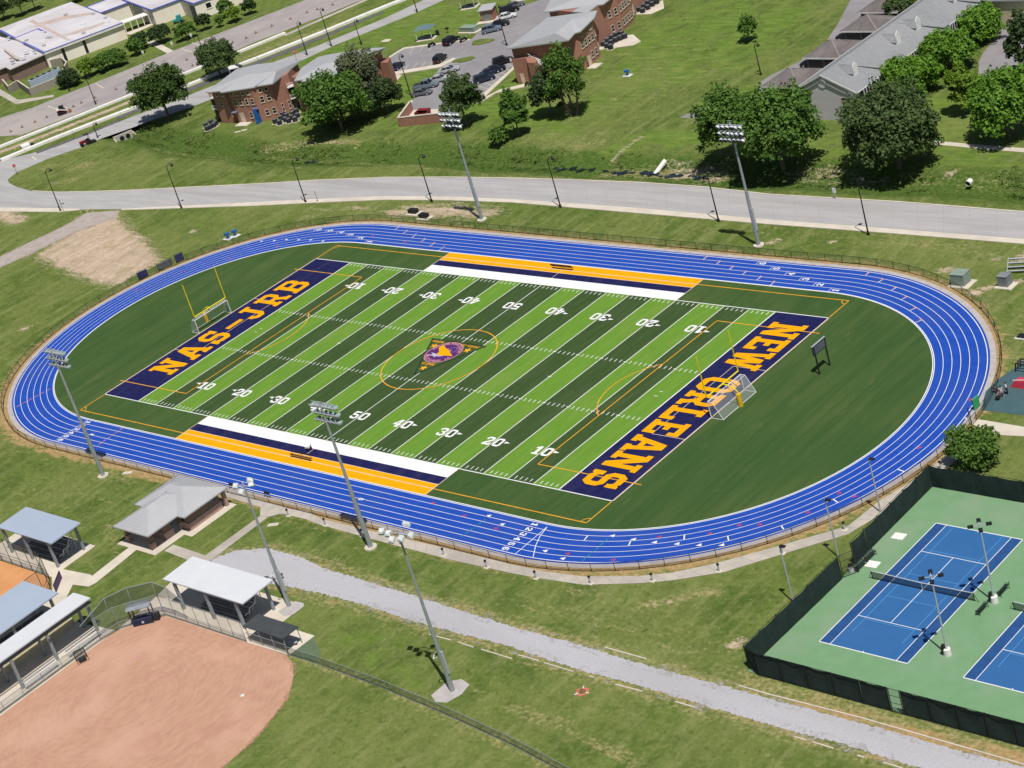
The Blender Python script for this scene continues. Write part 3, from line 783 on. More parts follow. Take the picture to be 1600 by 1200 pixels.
b = MB(); bar(b, -54.86, -24.44, 54.86, -24.44, .16, .041); bar(b, -54.86, 24.44, 54.86, 24.44, .16, .041)
b.build('sideline', 'paint_white', ff, world=False)
b = MB(); bar(b, -54.92, -24.36, -54.92, 24.36, .22, .041); bar(b, 54.92, -24.36, 54.92, 24.36, .22, .041)
b.build('end_line', 'paint_faded', ff, world=False)
hm = MB(); hc = MB()
for k in range(1, 100):
    x = -45.72+k*YD
    for s in (-1, 1):
        if k % 5:
            bar(hm, x, s*6.1, x, s*6.85, .12, .044)
            bar(hm, x, s*23.35, x, s*24.05, .12, .044)
        else:
            bar(hc, x-.35, s*6.45, x+.35, s*6.45, .12, .046)
hm.build('hash_marks', 'paint_white', ff, world=False, kind='stuff')
hc.build('hash_crosses', 'paint_white', ff, world=False, kind='stuff')
b = MB()
for s in (-1, 1):
    for y in (-.6, .6): bar(b, s*42.9, y, s*43.5, y, .1, .044)
    bar(b, s*22.9-.35, 0, s*22.9+.35, 0, .12, .050); bar(b, s*22.9, -.3, s*22.9, .3, .12, .044)
b.build('try_marks', 'paint_white', ff, world=False, kind='stuff')

# --- soccer lines
sc = MB()
Ys = 29.62
W_ = .15
for s in (-1, 1):
    bar(sc, s*27.5, Ys, s*54.86, Ys, W_, .036); bar(sc, s*27.5, -Ys, s*54.86, -Ys, W_, .036)
    bar(sc, s*54.86, 24.6, s*54.86, Ys-.05, W_, .036); bar(sc, s*54.86, -24.6, s*54.86, -Ys+.05, W_, .036)
    for t in (-1, 1):
        P = [(s*54.86-s*math.cos(a)*1.0, t*Ys-t*math.sin(a)*1.0) for a in np.linspace(.12, math.pi/2-.12, 7)]
        for p, q in zip(P, P[1:]): bar(sc, *p, *q, W_*.8, .039)
        bar(sc, s*38.3, t*20.15, s*56.2, t*20.15, W_, .052)
    bar(sc, s*38.3, -20.1, s*38.3, 20.1, W_, .053)
    A = [(s*(54.86-11)-s*9.15*math.cos(a), 9.15*math.sin(a)) for a in np.linspace(-.92, .92, 25)]
    for p, q in zip(A, A[1:]): bar(sc, *p, *q, W_, .054)
C_ = [(9.15*math.cos(a), 9.15*math.sin(a)) for a in np.linspace(0, 2*math.pi, 61)]
for p, q in zip(C_, C_[1:]): bar(sc, *p, *q, .16, .054)
sc.build('soccer_lines', 'paint_orange_line', ff, world=False)
sf = MB()
for s in (-1, 1):
    bar(sf, -27.4, s*Ys, 27.4, s*Ys, .13, .036); bar(sf, 0, s*26.75, 0, s*Ys, .10, .038)
    for x in (-27.43, 27.43): bar(sf, x, s*24.55, x, s*31.2, .12, .037)
    bar(sf, s*49.3, -9.2, s*49.3, 9.2, .09, .048)
    for y in (-9.2, 9.2): bar(sf, s*49.3, y, s*54.8, y, .09, .049)
    bar(sf, -27.4, s*28.55, 27.4, s*28.55, .10, .034)
sf.build('faded_lines', 'paint_faded', ff, world=False)

# --- block letters
H7 = 7.0
GL = {
'N': (6.5, [(0,0),(2.8,0),(2.8,1.1),(2.1,1.1),(2.1,4.0),(4.3,0),(5.8,0),(5.8,5.9),(6.5,5.9),(6.5,7),(3.7,7),(3.7,5.9),(4.4,5.9),(4.4,3.0),(2.2,7),(0,7),(0,5.9),(.7,5.9),(.7,1.1),(0,1.1)]),
'A': (6.5, [(0,0),(2.6,0),(2.6,1.1),(2.1,1.1),(2.35,2.1),(4.15,2.1),(4.4,1.1),(3.9,1.1),(3.9,0),(6.5,0),(6.5,1.1),(5.9,1.1),(4.3,7),(2.2,7),(.6,1.1),(0,1.1)], [(2.65,3.2),(3.85,3.2),(3.25,5.3)]),
'S': (6.0, [(0,0),(1.0,0),(1.4,.5),(2,0),(4.8,0),(6,1.2),(6,3.0),(4.8,4.1),(1.9,4.1),(1.6,4.4),(1.6,5.4),(1.9,5.7),(4.0,5.7),(4.4,5.3),(4.4,4.7),(5.8,4.7),(5.8,7),(4.9,7),(4.6,6.6),(4.0,7),(1.3,7),(.1,5.8),(.1,3.9),(1.3,2.8),(4.1,2.8),(4.4,2.5),(4.4,1.6),(4.1,1.3),(2,1.3),(1.6,1.7),(1.6,2.3),(0,2.3)]),
'-': (3.6, [(0,2.9),(3.6,2.9),(3.6,4.1),(0,4.1)]),
'J': (5.2, [(0,2.4),(0,1.2),(1.2,0),(3.2,0),(4.4,1.2),(4.4,5.9),(5.2,5.9),(5.2,7),(2,7),(2,5.9),(2.9,5.9),(2.9,1.6),(2.6,1.3),(1.8,1.3),(1.5,1.6),(1.5,2.4)]),
'R': (6.5, [(0,0),(2.8,0),(2.8,1.1),(2.2,1.1),(2.2,2.6),(3.2,2.6),(4.1,1.2),(4.1,0),(6.5,0),(6.5,1.1),(5.8,1.1),(4.8,2.8),(5.9,3.7),(5.9,5.9),(4.8,7),(0,7),(0,5.9),(.7,5.9),(.7,1.1),(0,1.1)], [(2.2,3.8),(4.1,3.8),(4.4,4.1),(4.4,5.5),(4.1,5.8),(2.2,5.8)]),
'B': (6.1, [(0,0),(4.9,0),(6,1.1),(6,2.9),(5.4,3.6),(5.9,4.2),(5.9,5.9),(4.8,7),(0,7),(0,5.9),(.7,5.9),(.7,1.1),(0,1.1)], [(2.2,1.2),(4.2,1.2),(4.5,1.5),(4.5,2.7),(4.2,3),(2.2,3)], [(2.2,4.2),(4.1,4.2),(4.4,4.5),(4.4,5.5),(4.1,5.8),(2.2,5.8)]),
'E': (5.8, [(0,0),(5.8,0),(5.8,2.3),(4.5,2.3),(4.5,1.3),(2.2,1.3),(2.2,2.95),(3.6,2.95),(3.6,4.05),(2.2,4.05),(2.2,5.7),(4.4,5.7),(4.4,4.7),(5.7,4.7),(5.7,7),(0,7),(0,5.9),(.7,5.9),(.7,1.1),(0,1.1)]),
'W': (8.2, [(0,5.9),(.7,5.9),(1.8,0),(3.4,0),(4.1,3.2),(4.8,0),(6.4,0),(7.5,5.9),(8.2,5.9),(8.2,7),(5.5,7),(5.5,5.9),(6.1,5.9),(5.6,2.9),(4.9,6.2),(3.3,6.2),(2.6,2.9),(2.1,5.9),(2.7,5.9),(2.7,7),(0,7)]),
'O': (6.0, [(1.2,0),(4.8,0),(6,1.2),(6,5.8),(4.8,7),(1.2,7),(0,5.8),(0,1.2)], [(1.9,1.3),(4.1,1.3),(4.4,1.6),(4.4,5.4),(4.1,5.7),(1.9,5.7),(1.6,5.4),(1.6,1.6)]),
'L': (5.6, [(0,0),(5.6,0),(5.6,2.7),(4.3,2.7),(4.3,1.3),(2.2,1.3),(2.2,5.9),(3,5.9),(3,7),(0,7),(0,5.9),(.7,5.9),(.7,1.1),(0,1.1)]),
'1': (4.2, [(.8,0),(4.2,0),(4.2,1.1),(3.3,1.1),(3.3,7),(2.0,7),(.5,5.9),(.5,4.8),(1.7,5.2),(1.7,1.1),(.8,1.1)]),
'2': (5.6, [(0,0),(5.6,0),(5.6,2.2),(4.4,2.2),(4.4,1.3),(2.2,1.3),(5.6,4.2),(5.6,5.8),(4.5,7),(1.2,7),(0,5.8),(0,4.6),(1.5,4.6),(1.5,5.4),(1.9,5.7),(3.8,5.7),(4.1,5.4),(4.1,4.7),(0,1.5)]),
'3': (5.7, [(0,1.2),(1.2,0),(4.5,0),(5.7,1.2),(5.7,2.9),(5,3.6),(5.7,4.3),(5.7,5.9),(4.5,7),(1.2,7),(0,5.9),(0,4.8),(1.5,4.8),(1.5,5.4),(1.8,5.7),(3.9,5.7),(4.2,5.4),(4.2,4.5),(3.9,4.2),(2.4,4.2),(2.4,3),(3.9,3),(4.2,2.7),(4.2,1.6),(3.9,1.3),(1.8,1.3),(1.5,1.6),(1.5,2.3),(0,2.3)]),
'4': (5.9, [(2.6,0),(5.6,0),(5.6,1.1),(5,1.1),(5,1.9),(5.9,1.9),(5.9,3.1),(5,3.1),(5,7),(3.2,7),(0,3.1),(0,1.9),(3.4,1.9),(3.4,1.1),(2.6,1.1)], [(1.6,3.1),(3.4,3.1),(3.4,5.2)]),
'5': (5.7, [(0,1.2),(1.2,0),(4.5,0),(5.7,1.2),(5.7,3.4),(4.5,4.5),(1.6,4.5),(1.6,5.7),(5.2,5.7),(5.2,7),(.2,7),(.2,3.2),(3.9,3.2),(4.2,2.9),(4.2,1.6),(3.9,1.3),(1.8,1.3),(1.5,1.6),(1.5,2.2),(0,2.2)]),
'6': (5.7, [(1.2,0),(4.5,0),(5.7,1.2),(5.7,3.2),(4.6,4.3),(1.6,4.3),(1.6,5.4),(1.9,5.7),(5.2,5.7),(5.2,7),(1.2,7),(0,5.8),(0,1.2)], [(1.9,1.3),(3.9,1.3),(4.2,1.6),(4.2,2.8),(3.9,3.1),(1.6,3.1),(1.6,1.6)]),
}
GL['0'] = GL['O']
def glyph(mb, ch, ox, oy, ux, uy, w, h, z):
    """character with lower left corner (ox, oy); ux reading direction, uy up direction"""
    gw = GL[ch][0]
    loops = [[(ox+ux[0]*p[0]/gw*w+uy[0]*p[1]/7*h, oy+ux[1]*p[0]/gw*w+uy[1]*p[1]/7*h) for p in lp] for lp in GL[ch][1:]]
    mb.tri(loops, z); return mb
for ch, y0, y1 in (('N',-16.2,-11.9),('A',-11.2,-6.7),('S',-5.8,-2.2),('-',-1.0,2.4),('J',2.9,6.3),('R',7.7,11.6),('B',12.5,16.5)):
    glyph(MB(), ch, -47.3, y0, (0,1), (-1,0), y1-y0, 6.2, .056).build('letter', 'paint_gold', ff, world=False)
for ch, y0, y1 in (('N',21.7,17.7),('E',17.4,14.0),('W',13.7,8.7),('O',5.9,2.4),('R',2.0,-1.6),('L',-2.0,-5.4),('E',-5.8,-9.1),('A',-9.8,-13.8),('N',-14.0,-18.1),('S',-18.8,-22.2)):
    glyph(MB(), ch, 47.35, y0, (0,-1), (1,0), y0-y1, 6.1, .056).build('letter', 'paint_gold', ff, world=False)
for k, num in enumerate((10,20,30,40,50,40,30,20,10)):
    x = -36.576+k*9.144
    for s in (-1, 1):
        m = MB(); yc = s*17.25; up = (0, -s*1.0); ux = (-s*1.0, 0)
        up = (0, 1.0) if s < 0 else (0, -1.0); ux = (1.0, 0) if s < 0 else (-1.0, 0)
        h, wd, gap = 1.95, 1.40, .22
        for i, ch in enumerate(str(num)):
            off = -gap-wd if i == 0 else gap
            glyph(m, ch, x+ux[0]*off, yc-up[1]*h/2, ux, up, wd, h, .058)
        if num != 50:
            sx = -1 if k < 4 else 1
            bx = x+sx*(gap+wd+.28)
            m.tri([[(bx, yc+up[1]*.55), (bx, yc+up[1]*.0), (bx+sx*.95, yc+up[1]*.28)]], .058)
        m.build('yard_number', 'paint_white', ff, world=False)

# --- crest in the middle
crest = MB().poly([(-6.35,5.15),(5.35,5.15),(-.5,-5.0)], .046).build('crest', 'turf_dark', ff, world=False)
lm = MB(); T = [(-6.35,5.15),(5.35,5.15),(-.5,-5.0)]
for i in range(3):
    a, c = T[i], T[(i+1) % 3]; bar(lm, *a, *c, .16, .060+.001*i)
lm.build('crest_border', 'logo_line', crest, world=False)
def disc(cx, cy, r, n=40, rx=1.0): return [(cx+rx*r*math.cos(2*math.pi*i/n), cy+r*math.sin(2*math.pi*i/n)) for i in range(n)]
cx, cy, cr = -.75, 1.85, 3.05
MB().poly(disc(cx, cy, cr, rx=1.0), .062).build('crest_disc', 'logo_purple', crest, world=False)
rg = MB(); a_, b_ = disc(cx, cy, cr-.05), disc(cx, cy, cr+.10); rg.strip(b_+b_[:1], a_+a_[:1], .063); rg.build('crest_rim', 'logo_pink', crest, world=False)
MB().poly([(cx-2.1,cy+1.6),(cx-1.9,cy+2.0),(cx-.3,cy+1.0),(cx-.05,cy+1.3),(cx+.3,cy+.7),(cx+.9,cy+.9),(cx+.9,cy+.4),(cx+2.5,cy-.6),(cx+1.2,cy-.75),(cx-.2,cy-.95),(cx-.9,cy-.6),(cx-.9,cy-.1),(cx-1.9,cy+.9)], .066).build('crest_bird', 'paint_gold', crest, world=False)
MB().poly([(cx-2.2,cy-.5),(cx-.9,cy-.65),(cx-.2,cy-.98),(cx+.9,cy-.85),(cx+.2,cy-1.25),(cx-.6,cy-1.35),(cx-.4,cy-1.7),(cx-1.0,cy-1.35),(cx-2.3,cy-1.25),(cx-1.4,cy-1.0)], .068).build('crest_wing', 'logo_silver', crest, world=False)
ol = MB()
for (a, c) in zip([(cx+.4,cy+1.6),(cx+1.1,cy+1.9),(cx+1.7,cy+1.3),(cx+1.8,cy+.5),(cx+1.1,cy+.3),(cx+.5,cy+.9)], [(cx+1.1,cy+1.9),(cx+1.7,cy+1.3),(cx+1.8,cy+.5),(cx+1.1,cy+.3),(cx+.5,cy+.9),(cx+.4,cy+1.6)]): bar(ol, *a, *c, .09, .070)
ol.build('crest_outline', 'cloth_blue', crest, world=False)
def text_mesh(txt, size, m, parent, z, place):
    """place: function (i, n, width) -> x, y, angle for each letter's centre"""
    pts = []
    for i, ch in enumerate(txt):
        if ch == ' ': continue
        cu = bpy.data.curves.new('t', 'FONT'); cu.body = ch; cu.size = size; cu.align_x = 'CENTER'; cu.align_y = 'CENTER'; cu.offset = size*.025
        cu.resolution_u = 2
        ob = bpy.data.objects.new('t', cu); COL.objects.link(ob)
        dg = bpy.context.evaluated_depsgraph_get()
        me = bpy.data.meshes.new_from_object(ob.evaluated_get(dg))
        bpy.data.objects.remove(ob)
        x, y, a = place(i, len(txt)); pts.append((me, x, y, a))
    mb = MB()
    for me, x, y, a in pts:
        c, s = math.cos(a), math.sin(a)
        mb.add([(x+c*v.co.x-s*v.co.y, y+s*v.co.x+c*v.co.y, z) for v in me.vertices], [tuple(p.vertices) for p in me.polygons])
    return mb.build('lettering', m, parent, world=False)
rr = cr-.42
text_mesh('NAS JRB NEW ORLEANS', .82, 'logo_pink', crest, .072, lambda i, n: (cx+rr*math.cos(math.radians(165-i*150/(n-1))), cy+rr*math.sin(math.radians(165-i*150/(n-1))), math.radians(75-i*150/(n-1))))
text_mesh('BELLE CHASSE, LA', .82, 'logo_pink', crest, .072, lambda i, n: (cx+rr*math.cos(math.radians(210+i*120/(n-1))), cy+rr*math.sin(math.radians(210+i*120/(n-1))), math.radians(-60+i*120/(n-1))))
for wd_, x0, y0, sp in (('HONOR', -4.4, 4.45, .48), ('COMMITMENT', 2.6, 4.45, .36), ('COURAGE', -.6, -1.75, .38)):
    text_mesh(wd_, .72, 'paint_orange_line', crest, .072, lambda i, n, x0=x0, y0=y0, sp=sp: (x0+(i-(n-1)/2)*sp, y0, 0))
for x0, y0 in ((-4.15, 3.25), (3.0, 3.35), (-.5, -2.95)):
    MB().poly([(x0+(.78 if i % 2 == 0 else .33)*math.sin(i*math.pi/5), y0+(.78 if i % 2 == 0 else .33)*math.cos(i*math.pi/5)) for i in range(10)][::-1], .064).build('star', 'paint_orange_line', crest, world=False)

# --- marks on the track
for px0, ux, up in (((139,659),(0,-1),(1,0)), ((834,821),(0,-1),(1,0))):
    X, Y = g(*px0)
    for k in range(6):
        yc = -(31.5+LW*(k+.5)); glyph(MB(), str(k+1), X-.5, yc+.32, ux, up, .62, 1.0, .034).build('lane_number', 'paint_white', track, world=False)
bar(MB(), g(139,659)[0]-.8, -31.6, g(139,659)[0]-.8, -38.2, .09, .032).build('start_line', 'paint_white', track, world=False)
for pts in ([(580,379),(566,373),(551,367.5),(536,364),(519,361),(500,360)], [(1311,454),(1287,445),(1264,437),(1241,429),(1218,420.5),(1196,412.5)]):
    for k, q in enumerate(pts):
        X, Y = g(*q); yc = 31.5+LW*(k+.5)
        if X < -HALF:
            a = math.acos(max(-1, min(1, (X+HALF)/yc))); X, Y = -HALF+yc*math.cos(a), yc*math.sin(a); up = (-math.sin(a), math.cos(a)); up = (math.cos(a+math.pi/2), math.sin(a+math.pi/2))
        elif X > HALF:
            a = math.acos(max(-1, min(1, (X-HALF)/yc))); X, Y = HALF+yc*math.cos(a), yc*math.sin(a); up = (math.cos(a+math.pi/2), math.sin(a+math.pi/2))
        else: Y = yc; up = (-1, 0)
        rt = (up[1], -up[0])
        glyph(MB(), str(k+1), X-rt[0]*.32, Y-rt[1]*.32, rt, up, .64, 1.1, .034).build('lane_number', 'paint_white', track, world=False)
        bar(MB(), X-up[0]*-1.5-rt[0]*.5, Y+up[1]*1.5-rt[1]*.5, X+up[0]*1.5+rt[0]*.5, Y+up[1]*1.5+rt[1]*.5, .08, .032).build('stagger_line', 'paint_white', track, world=False)
def tri_mark(q, m, size=.55, ang=None):
    X, Y = g(*q)
    cxx = max(-HALF, min(HALF, X)); rad = math.atan2(Y, X-cxx); t = rad+math.pi/2
    e = (math.cos(t)*size, math.sin(t)*size); n = (math.cos(rad)*size*.55, math.sin(rad)*size*.55)
    MB().poly([(X-e[0], Y-e[1]), (X+n[0]*1.3, Y+n[1]*1.3), (X-n[0]*1.3, Y-n[1]*1.3)][::-1] if False else [(X-e[0]*.8, Y-e[1]*.8), (X+n[0]+e[0]*.5, Y+n[1]+e[1]*.5), (X-n[0]+e[0]*.5, Y-n[1]+e[1]*.5)], .036).build('track_mark', m, track, world=False)
for q in [(409,377),(429,376),(448,374.5),(467,375),(486,375),(505,377)]: tri_mark(q, 'paint_white', .5)
for q in [(957,837.5),(990,843),(1023,847.5),(1058,850),(1092.5,852),(1128,852),(852,861),(879.5,873),(764,806),(785,819.5)]: tri_mark(q, 'paint_white', .55)
for q in [(1030,839),(1109,834),(887,865.5),(958,875),(1155,821),(1187,820),(677,786),(725,806),(775,826),(1262,801),(1311,771),(1335,776),(1436,700),(1516,625),(583,369),(633,378),(213,453),(286,425),(360,404),(434,385)]: tri_mark(q, 'track_red', .5)
def lane_tick(q, m, span=1, dashed=None, name='track_tick'):
    X, Y = g(*q); cxx = max(-HALF, min(HALF, X)); rad = math.atan2(Y, X-cxx); r = math.hypot(X-cxx, Y)
    k = math.floor((r-31.5)/LW); r0 = 31.5+LW*k+.06; r1 = r0+LW-.12
    a = (cxx+r0*math.cos(rad), r0*math.sin(rad)); c = (cxx+r1*math.cos(rad), r1*math.sin(rad))
    bar(MB(), *a, *c, .16, .033).build(name, m, track, world=False)
for S in ([(620,357),(633,363),(647,369),(661,376),(676,382),(691,388)], [(1102,403),(1122,411),(1142.5,419),(1163,427),(1186,435),(1207,443)], [(1354,429),(1376,439),(1396,452),(1413,466),(1427,483),(1436,502)]):
    for q in S: lane_tick(q, 'paint_faded'); tri_mark((q[0]+3, q[1]-3), 'track_orange', .35)
for q in [(914,843),(983,851),(1069,842),(1138,842),(1307,784),(1407,735),(1225,828)]: lane_tick(q, 'paint_white')
def cross_line(a, c, m, dashed):
    A, B = g(*a), g(*c)
    if dashed:
        for i in range(6):
            t0, t1 = i/6+.02, (i+1)/6-.03
            bar(MB(), A[0]+(B[0]-A[0])*t0, A[1]+(B[1]-A[1])*t0, A[0]+(B[0]-A[0])*t1, A[1]+(B[1]-A[1])*t1, .14, .035).build('track_dash', m, track, world=False)
    else: bar(MB(), *A, *B, .1, .035).build('track_dash', m, track, world=False)
cross_line((79.5,607), (24,637), 'track_orange', True); cross_line((193,668), (153,696), 'track_orange', True)
cross_line((760,811), (719,840), 'track_green', True); cross_line((950,842), (909,878), 'track_green', True)
cross_line((855,823.5), (805,866), 'paint_white', False)
P = [g(*q) for q in [(855,823.5),(844,838),(837,853),(833,871)]]
m = MB()
for i, (a, c) in enumerate(zip(P, P[1:])): bar(m, *a, *c, .1, .037)
m.build('finish_curve', 'paint_white', track, world=False)
for q in ((563,778), (144,677)):
    X, Y = g(*q); glyph(MB(), '5' if q[0] > 300 else '1', X, Y, (0,-1), (1,0), .5, .8, .034).build('lane_number', 'paint_white', track, world=False)

# ------------------------------------------------------------------ foreground paths and slabs
pt = [(345,768),(356,765),(384,772),(416,784),(452,795),(480,799),(500,810),(600,835),(700,857.5),(800,882.5),(850,893),(912,901),(1000,900),(1050,895),(1112,882),(1200,858),(1325,822),(1375,782),(1425,752),(1482,710),(1515,682)]
pb = [(345,774),(389,787),(407,792.5),(406.5,806),(419,808),(440.6,802.6),(480,812),(500,820),(600,847.5),(700,874),(800,896),(850,905),(912,914),(1000,911.5),(1050,907),(1095,900),(1132,894),(1200,873),(1325,835),(1380,802),(1440,765),(1500,715),(1545,677)]
walk = MB().poly(gl(pt)+gl(pb)[::-1], .03)
walk = struct('walking_path', walk, 'concrete_path')
jn = MB()
for k in range(1, 60):
    a, c = lerp_line(gl(pt), k/60), lerp_line(gl(pb), k/60); bar(jn, *a, *c, .05, .034)
jn.build('path_joints', jm, walk, world=False, kind='stuff')
sheet('side_path', [(1505,652),(1545,658),(1640,674),(1640,688),(1600,682),(1560,680),(1515,688),(1548,676),(1517,662)], 'concrete_light', .035)
sheet('diagonal_path', [(306,881),(321,868),(406.5,806.3),(418.5,808.3),(327,878)], 'concrete_path', .036)
sheet('cross_path', [(271,851),(321,868),(306,880),(257,861)], 'concrete_path', .03)
sheet('west_path', [(204,853.5),(214,859),(150,911),(138,917),(126,905),(140,903)], 'concrete_light', .034)
sheet('restroom_slab', [(-10.6,-55.7),(-1.7,-55.7),(-1.7,-50.4),(0.0,-50.4),(0.0,-42.0),(-10.6,-42.0)], 'concrete_light', .04, world=True)
sheet('pavilion_slab', [(-31,-56.8),(-13.8,-57.2),(-13.6,-63.1),(-7.6,-62.5),(-5.6,-64.7),(-8.4,-65.2),(-5.5,-69),(-5.5,-90),(-9.0,-90),(-9.3,-72),(-9.3,-68.1),(-13.6,-65.1),(-31,-65.1)], 'concrete_light', .03, world=True)
sheet('stand_slab', [(8.2,-70.2),(12.5,-65.3),(27.2,-65.3),(27.2,-61.0),(30.4,-60.6),(30.4,-56.6),(5.8,-56.6),(7.4,-63.4)], 'concrete_light', .03, world=True)
sheet('dugout_slab', [(27.25,-65.3),(36.9,-65.1),(37.1,-60.9),(30.5,-60.9),(27.25,-60.99)], 'concrete_light', .03, world=True)
sheet('west_stand_slab', [(8.2,-70.2),(8.2,-95),(-1.4,-95),(-1.4,-71.0),(2.0,-71.0),(4.6,-70.6)], 'concrete_light', .03, world=True)
for P_, m_ in (([(8.2,-70.2),(12.5,-65.3),(36.5,-65.2),(38.8,-66.2),(40.7,-67.8),(42.4,-69.7),(43.6,-71.8),(44.5,-74.2),(45.2,-76.8),(45.7,-79.2),(45.9,-81.4),(46,-84.3),(45.5,-89),(43,-95),(38,-103),(30,-109),(8.2,-112)], 'clay_red'),):
    arc = P_[2:-1]; sheet('infield_clay', P_[:3]+jag(arc, .07, .6, 3)+P_[-1:], m_, .02, world=True)
sheet('far_infield_clay', [(-60,-65.2),(-14.0,-65.2),(-9.4,-68.2),(-9.4,-72),(-9.1,-110),(-60,-110)], 'clay_orange', .02, world=True)
gr = jag(gl([(326,880),(335,872),(370,860),(420,857),(470,871),(500,886),(550,901),(600,917),(625,924),(725,955),(800,979),(900,1006),(1000,1037),(1100,1064),(1200,1091),(1325,1125),(1425,1151),(1512,1177),(1600,1198),(1700,1225)]), .16, .22, 5)
gb = jag(gl([(1560,1240),(1425,1197),(1325,1165),(1200,1132),(1100,1102),(1000,1072),(900,1045),(800,1011),(725,992),(650,972),(575,947),(500,927),(430,912),(400,915),(330,900)]), .16, .22, 6)
sheet('gravel_road', gr+gb, 'gravel', .02, world=True)
def spill(name, edge, w, m, z):
    A1, B1 = [], []
    for i, p in enumerate(edge):
        q0, q1 = edge[max(0, i-1)], edge[min(len(edge)-1, i+1)]; dd = Vector((q1[0]-q0[0], q1[1]-q0[1])); dd = dd.normalized() if dd.length else Vector((1, 0)); n = Vector((-dd.y, dd.x))
        A1.append((p[0]+n.x*w, p[1]+n.y*w)); B1.append((p[0]-n.x*w, p[1]-n.y*w))
    struct(name, MB().strip(A1, B1, z), m)
ge = gl([(331,877),(345,868),(370,860),(420,857),(470,871),(500,886),(550,901),(600,917),(725,955),(800,979),(900,1006),(1000,1037),(1100,1064),(1200,1091),(1325,1125),(1425,1151),(1512,1177),(1600,1198)])
spill('gravel_fringe', ge, .8, 'gravel_spill', .024)
ge = gl([(1425,1197),(1325,1165),(1200,1132),(1100,1102),(1000,1072),(900,1045),(800,1011),(725,992),(650,972),(575,947),(500,927),(430,912)])
spill('gravel_fringe', ge, .9, 'gravel_spill', .024)
spill('clay_fringe', [(36.5,-65.4),(38.8,-66.2),(40.7,-67.8),(42.4,-69.7),(43.6,-71.8),(44.5,-74.2),(45.2,-76.8),(45.7,-79.2),(45.9,-81.4),(46,-84.3),(45.5,-89)], .35, 'clay_spill', .024)
spill('track_fringe', gl([(0,401),(50,377),(100,353),(130,335)]), .7, 'soil_spill', .024); spill('track_fringe', gl([(165,345),(120,362),(50,396),(0,418)]), .9, 'soil_spill', .024)
# broken timber edging of the gravel road
te = MB()
rn = random.Random(4)
for a, c in [((671,992),(705,1001)),((716,1004),(740,1012)),((752,1015),(800,1030)),((810,1024),(842,1033)),((850,1036),(896,1050)),((921,1057),(928,1059)),((962,1070),(1004,1081)),((1056,1097),(1086,1106)),((1242,1152),(1260,1157)),((1270,1160),(1302,1170)),((1340,1181),(1350,1184)),((1380,1192),(1410,1201)),((945,1012),(1010,1030)),((1155,1072),(1200,1085)),((1200,1085),(1345,1122)),((1345,1122),(1600,1195))]:
    A, B = g(*a), g(*c); te.beam((A[0], A[1], .05), (B[0], B[1], .05), .14, .10)
te.build('timber_edging', 'concrete_light')['kind'] = 'structure'
# tennis
sheet('tennis_slab', [(92.6,-47.3),(165,-47.3),(165,-9.8),(92.5,-9.8)], 'court_green', .02, world=True)
def court(x0, first):
    x1, y0, y1 = x0+10.97, -40.2, -16.43
    c = struct('tennis_court', MB().add([(x0,y0,.026),(x1,y0,.026),(x1,y1,.026),(x0,y1,.026)], [(0,1,2,3)]), 'court_blue_margin')
    MB().add([(x0+1.42,y0+.06,.030),(x1-1.42,y0+.06,.030),(x1-1.42,y1-.06,.030),(x0+1.42,y1-.06,.030)], [(0,1,2,3)]).build('singles_area', 'court_blue', c, world=False)
    L = MB(); z = .036
    for x in (x0, x1): bar(L, x, y0, x, y1, .10, z)
    for x in (x0+1.37, x1-1.37): bar(L, x, y0+.06, x, y1-.06, .08, z)
    for y in (y0, y1): bar(L, x0+.05, y, x1-.05, y, .12, z+.001)
    ym = (y0+y1)/2
    for y in (ym-6.40, ym+6.40): bar(L, x0+1.42, y, x1-1.42, y, .08, z+.001)
    bar(L, (x0+x1)/2, ym-6.35, (x0+x1)/2, ym+6.35, .08, z)
    for y, s in ((y0, 1), (y1, -1)): bar(L, (x0+x1)/2, y+.06*s, (x0+x1)/2, y+.25*s, .08, z)
    L.build('court_lines', 'paint_white', c, world=False)
    K = MB(); xm = (x0+x1)/2
    for x in (xm-3.1, xm+3.1): bar(K, x, ym-9.1, x, y1-.1, .045, .033)
    for y in (ym-2.2, ym+2.2, ym-6.7, ym+6.85): bar(K, xm-3.1, y, xm+3.1, y, .045, .034)
    K.build('practice_lines', 'court_line_blue', c, world=False)
    K = MB()
    for x in (xm-3.1, xm+3.1): bar(K, x, y1+.1, x, y1+3.7, .045, .030)
    bar(K, xm-3.1, y1+3.7, xm+3.1, y1+3.7, .045, .031); bar(K, xm, y1+1.6, xm, y1+3.7, .045, .030)
    K.build('practice_lines', 'court_line_green', c, world=False)
court(96.95, True); court(114.45, False); court(131.95, False)
sheet('playground_surface', [g(1533,641), g(1540,612), g(1560,592), g(1600,566), (104, 22), (108, 4), g(1640,668), g(1600,649)], 'play_surface', .03, world=True)
sheet('pole_pad', [(60.6,-64.2),(62.0,-64.9),(63.4,-64.5),(64.0,-62.6),(63.6,-60.9),(61.9,-60.5),(60.6,-61.6)], 'concrete_edge', .03, world=True)
pad = MATS['concrete_edge']

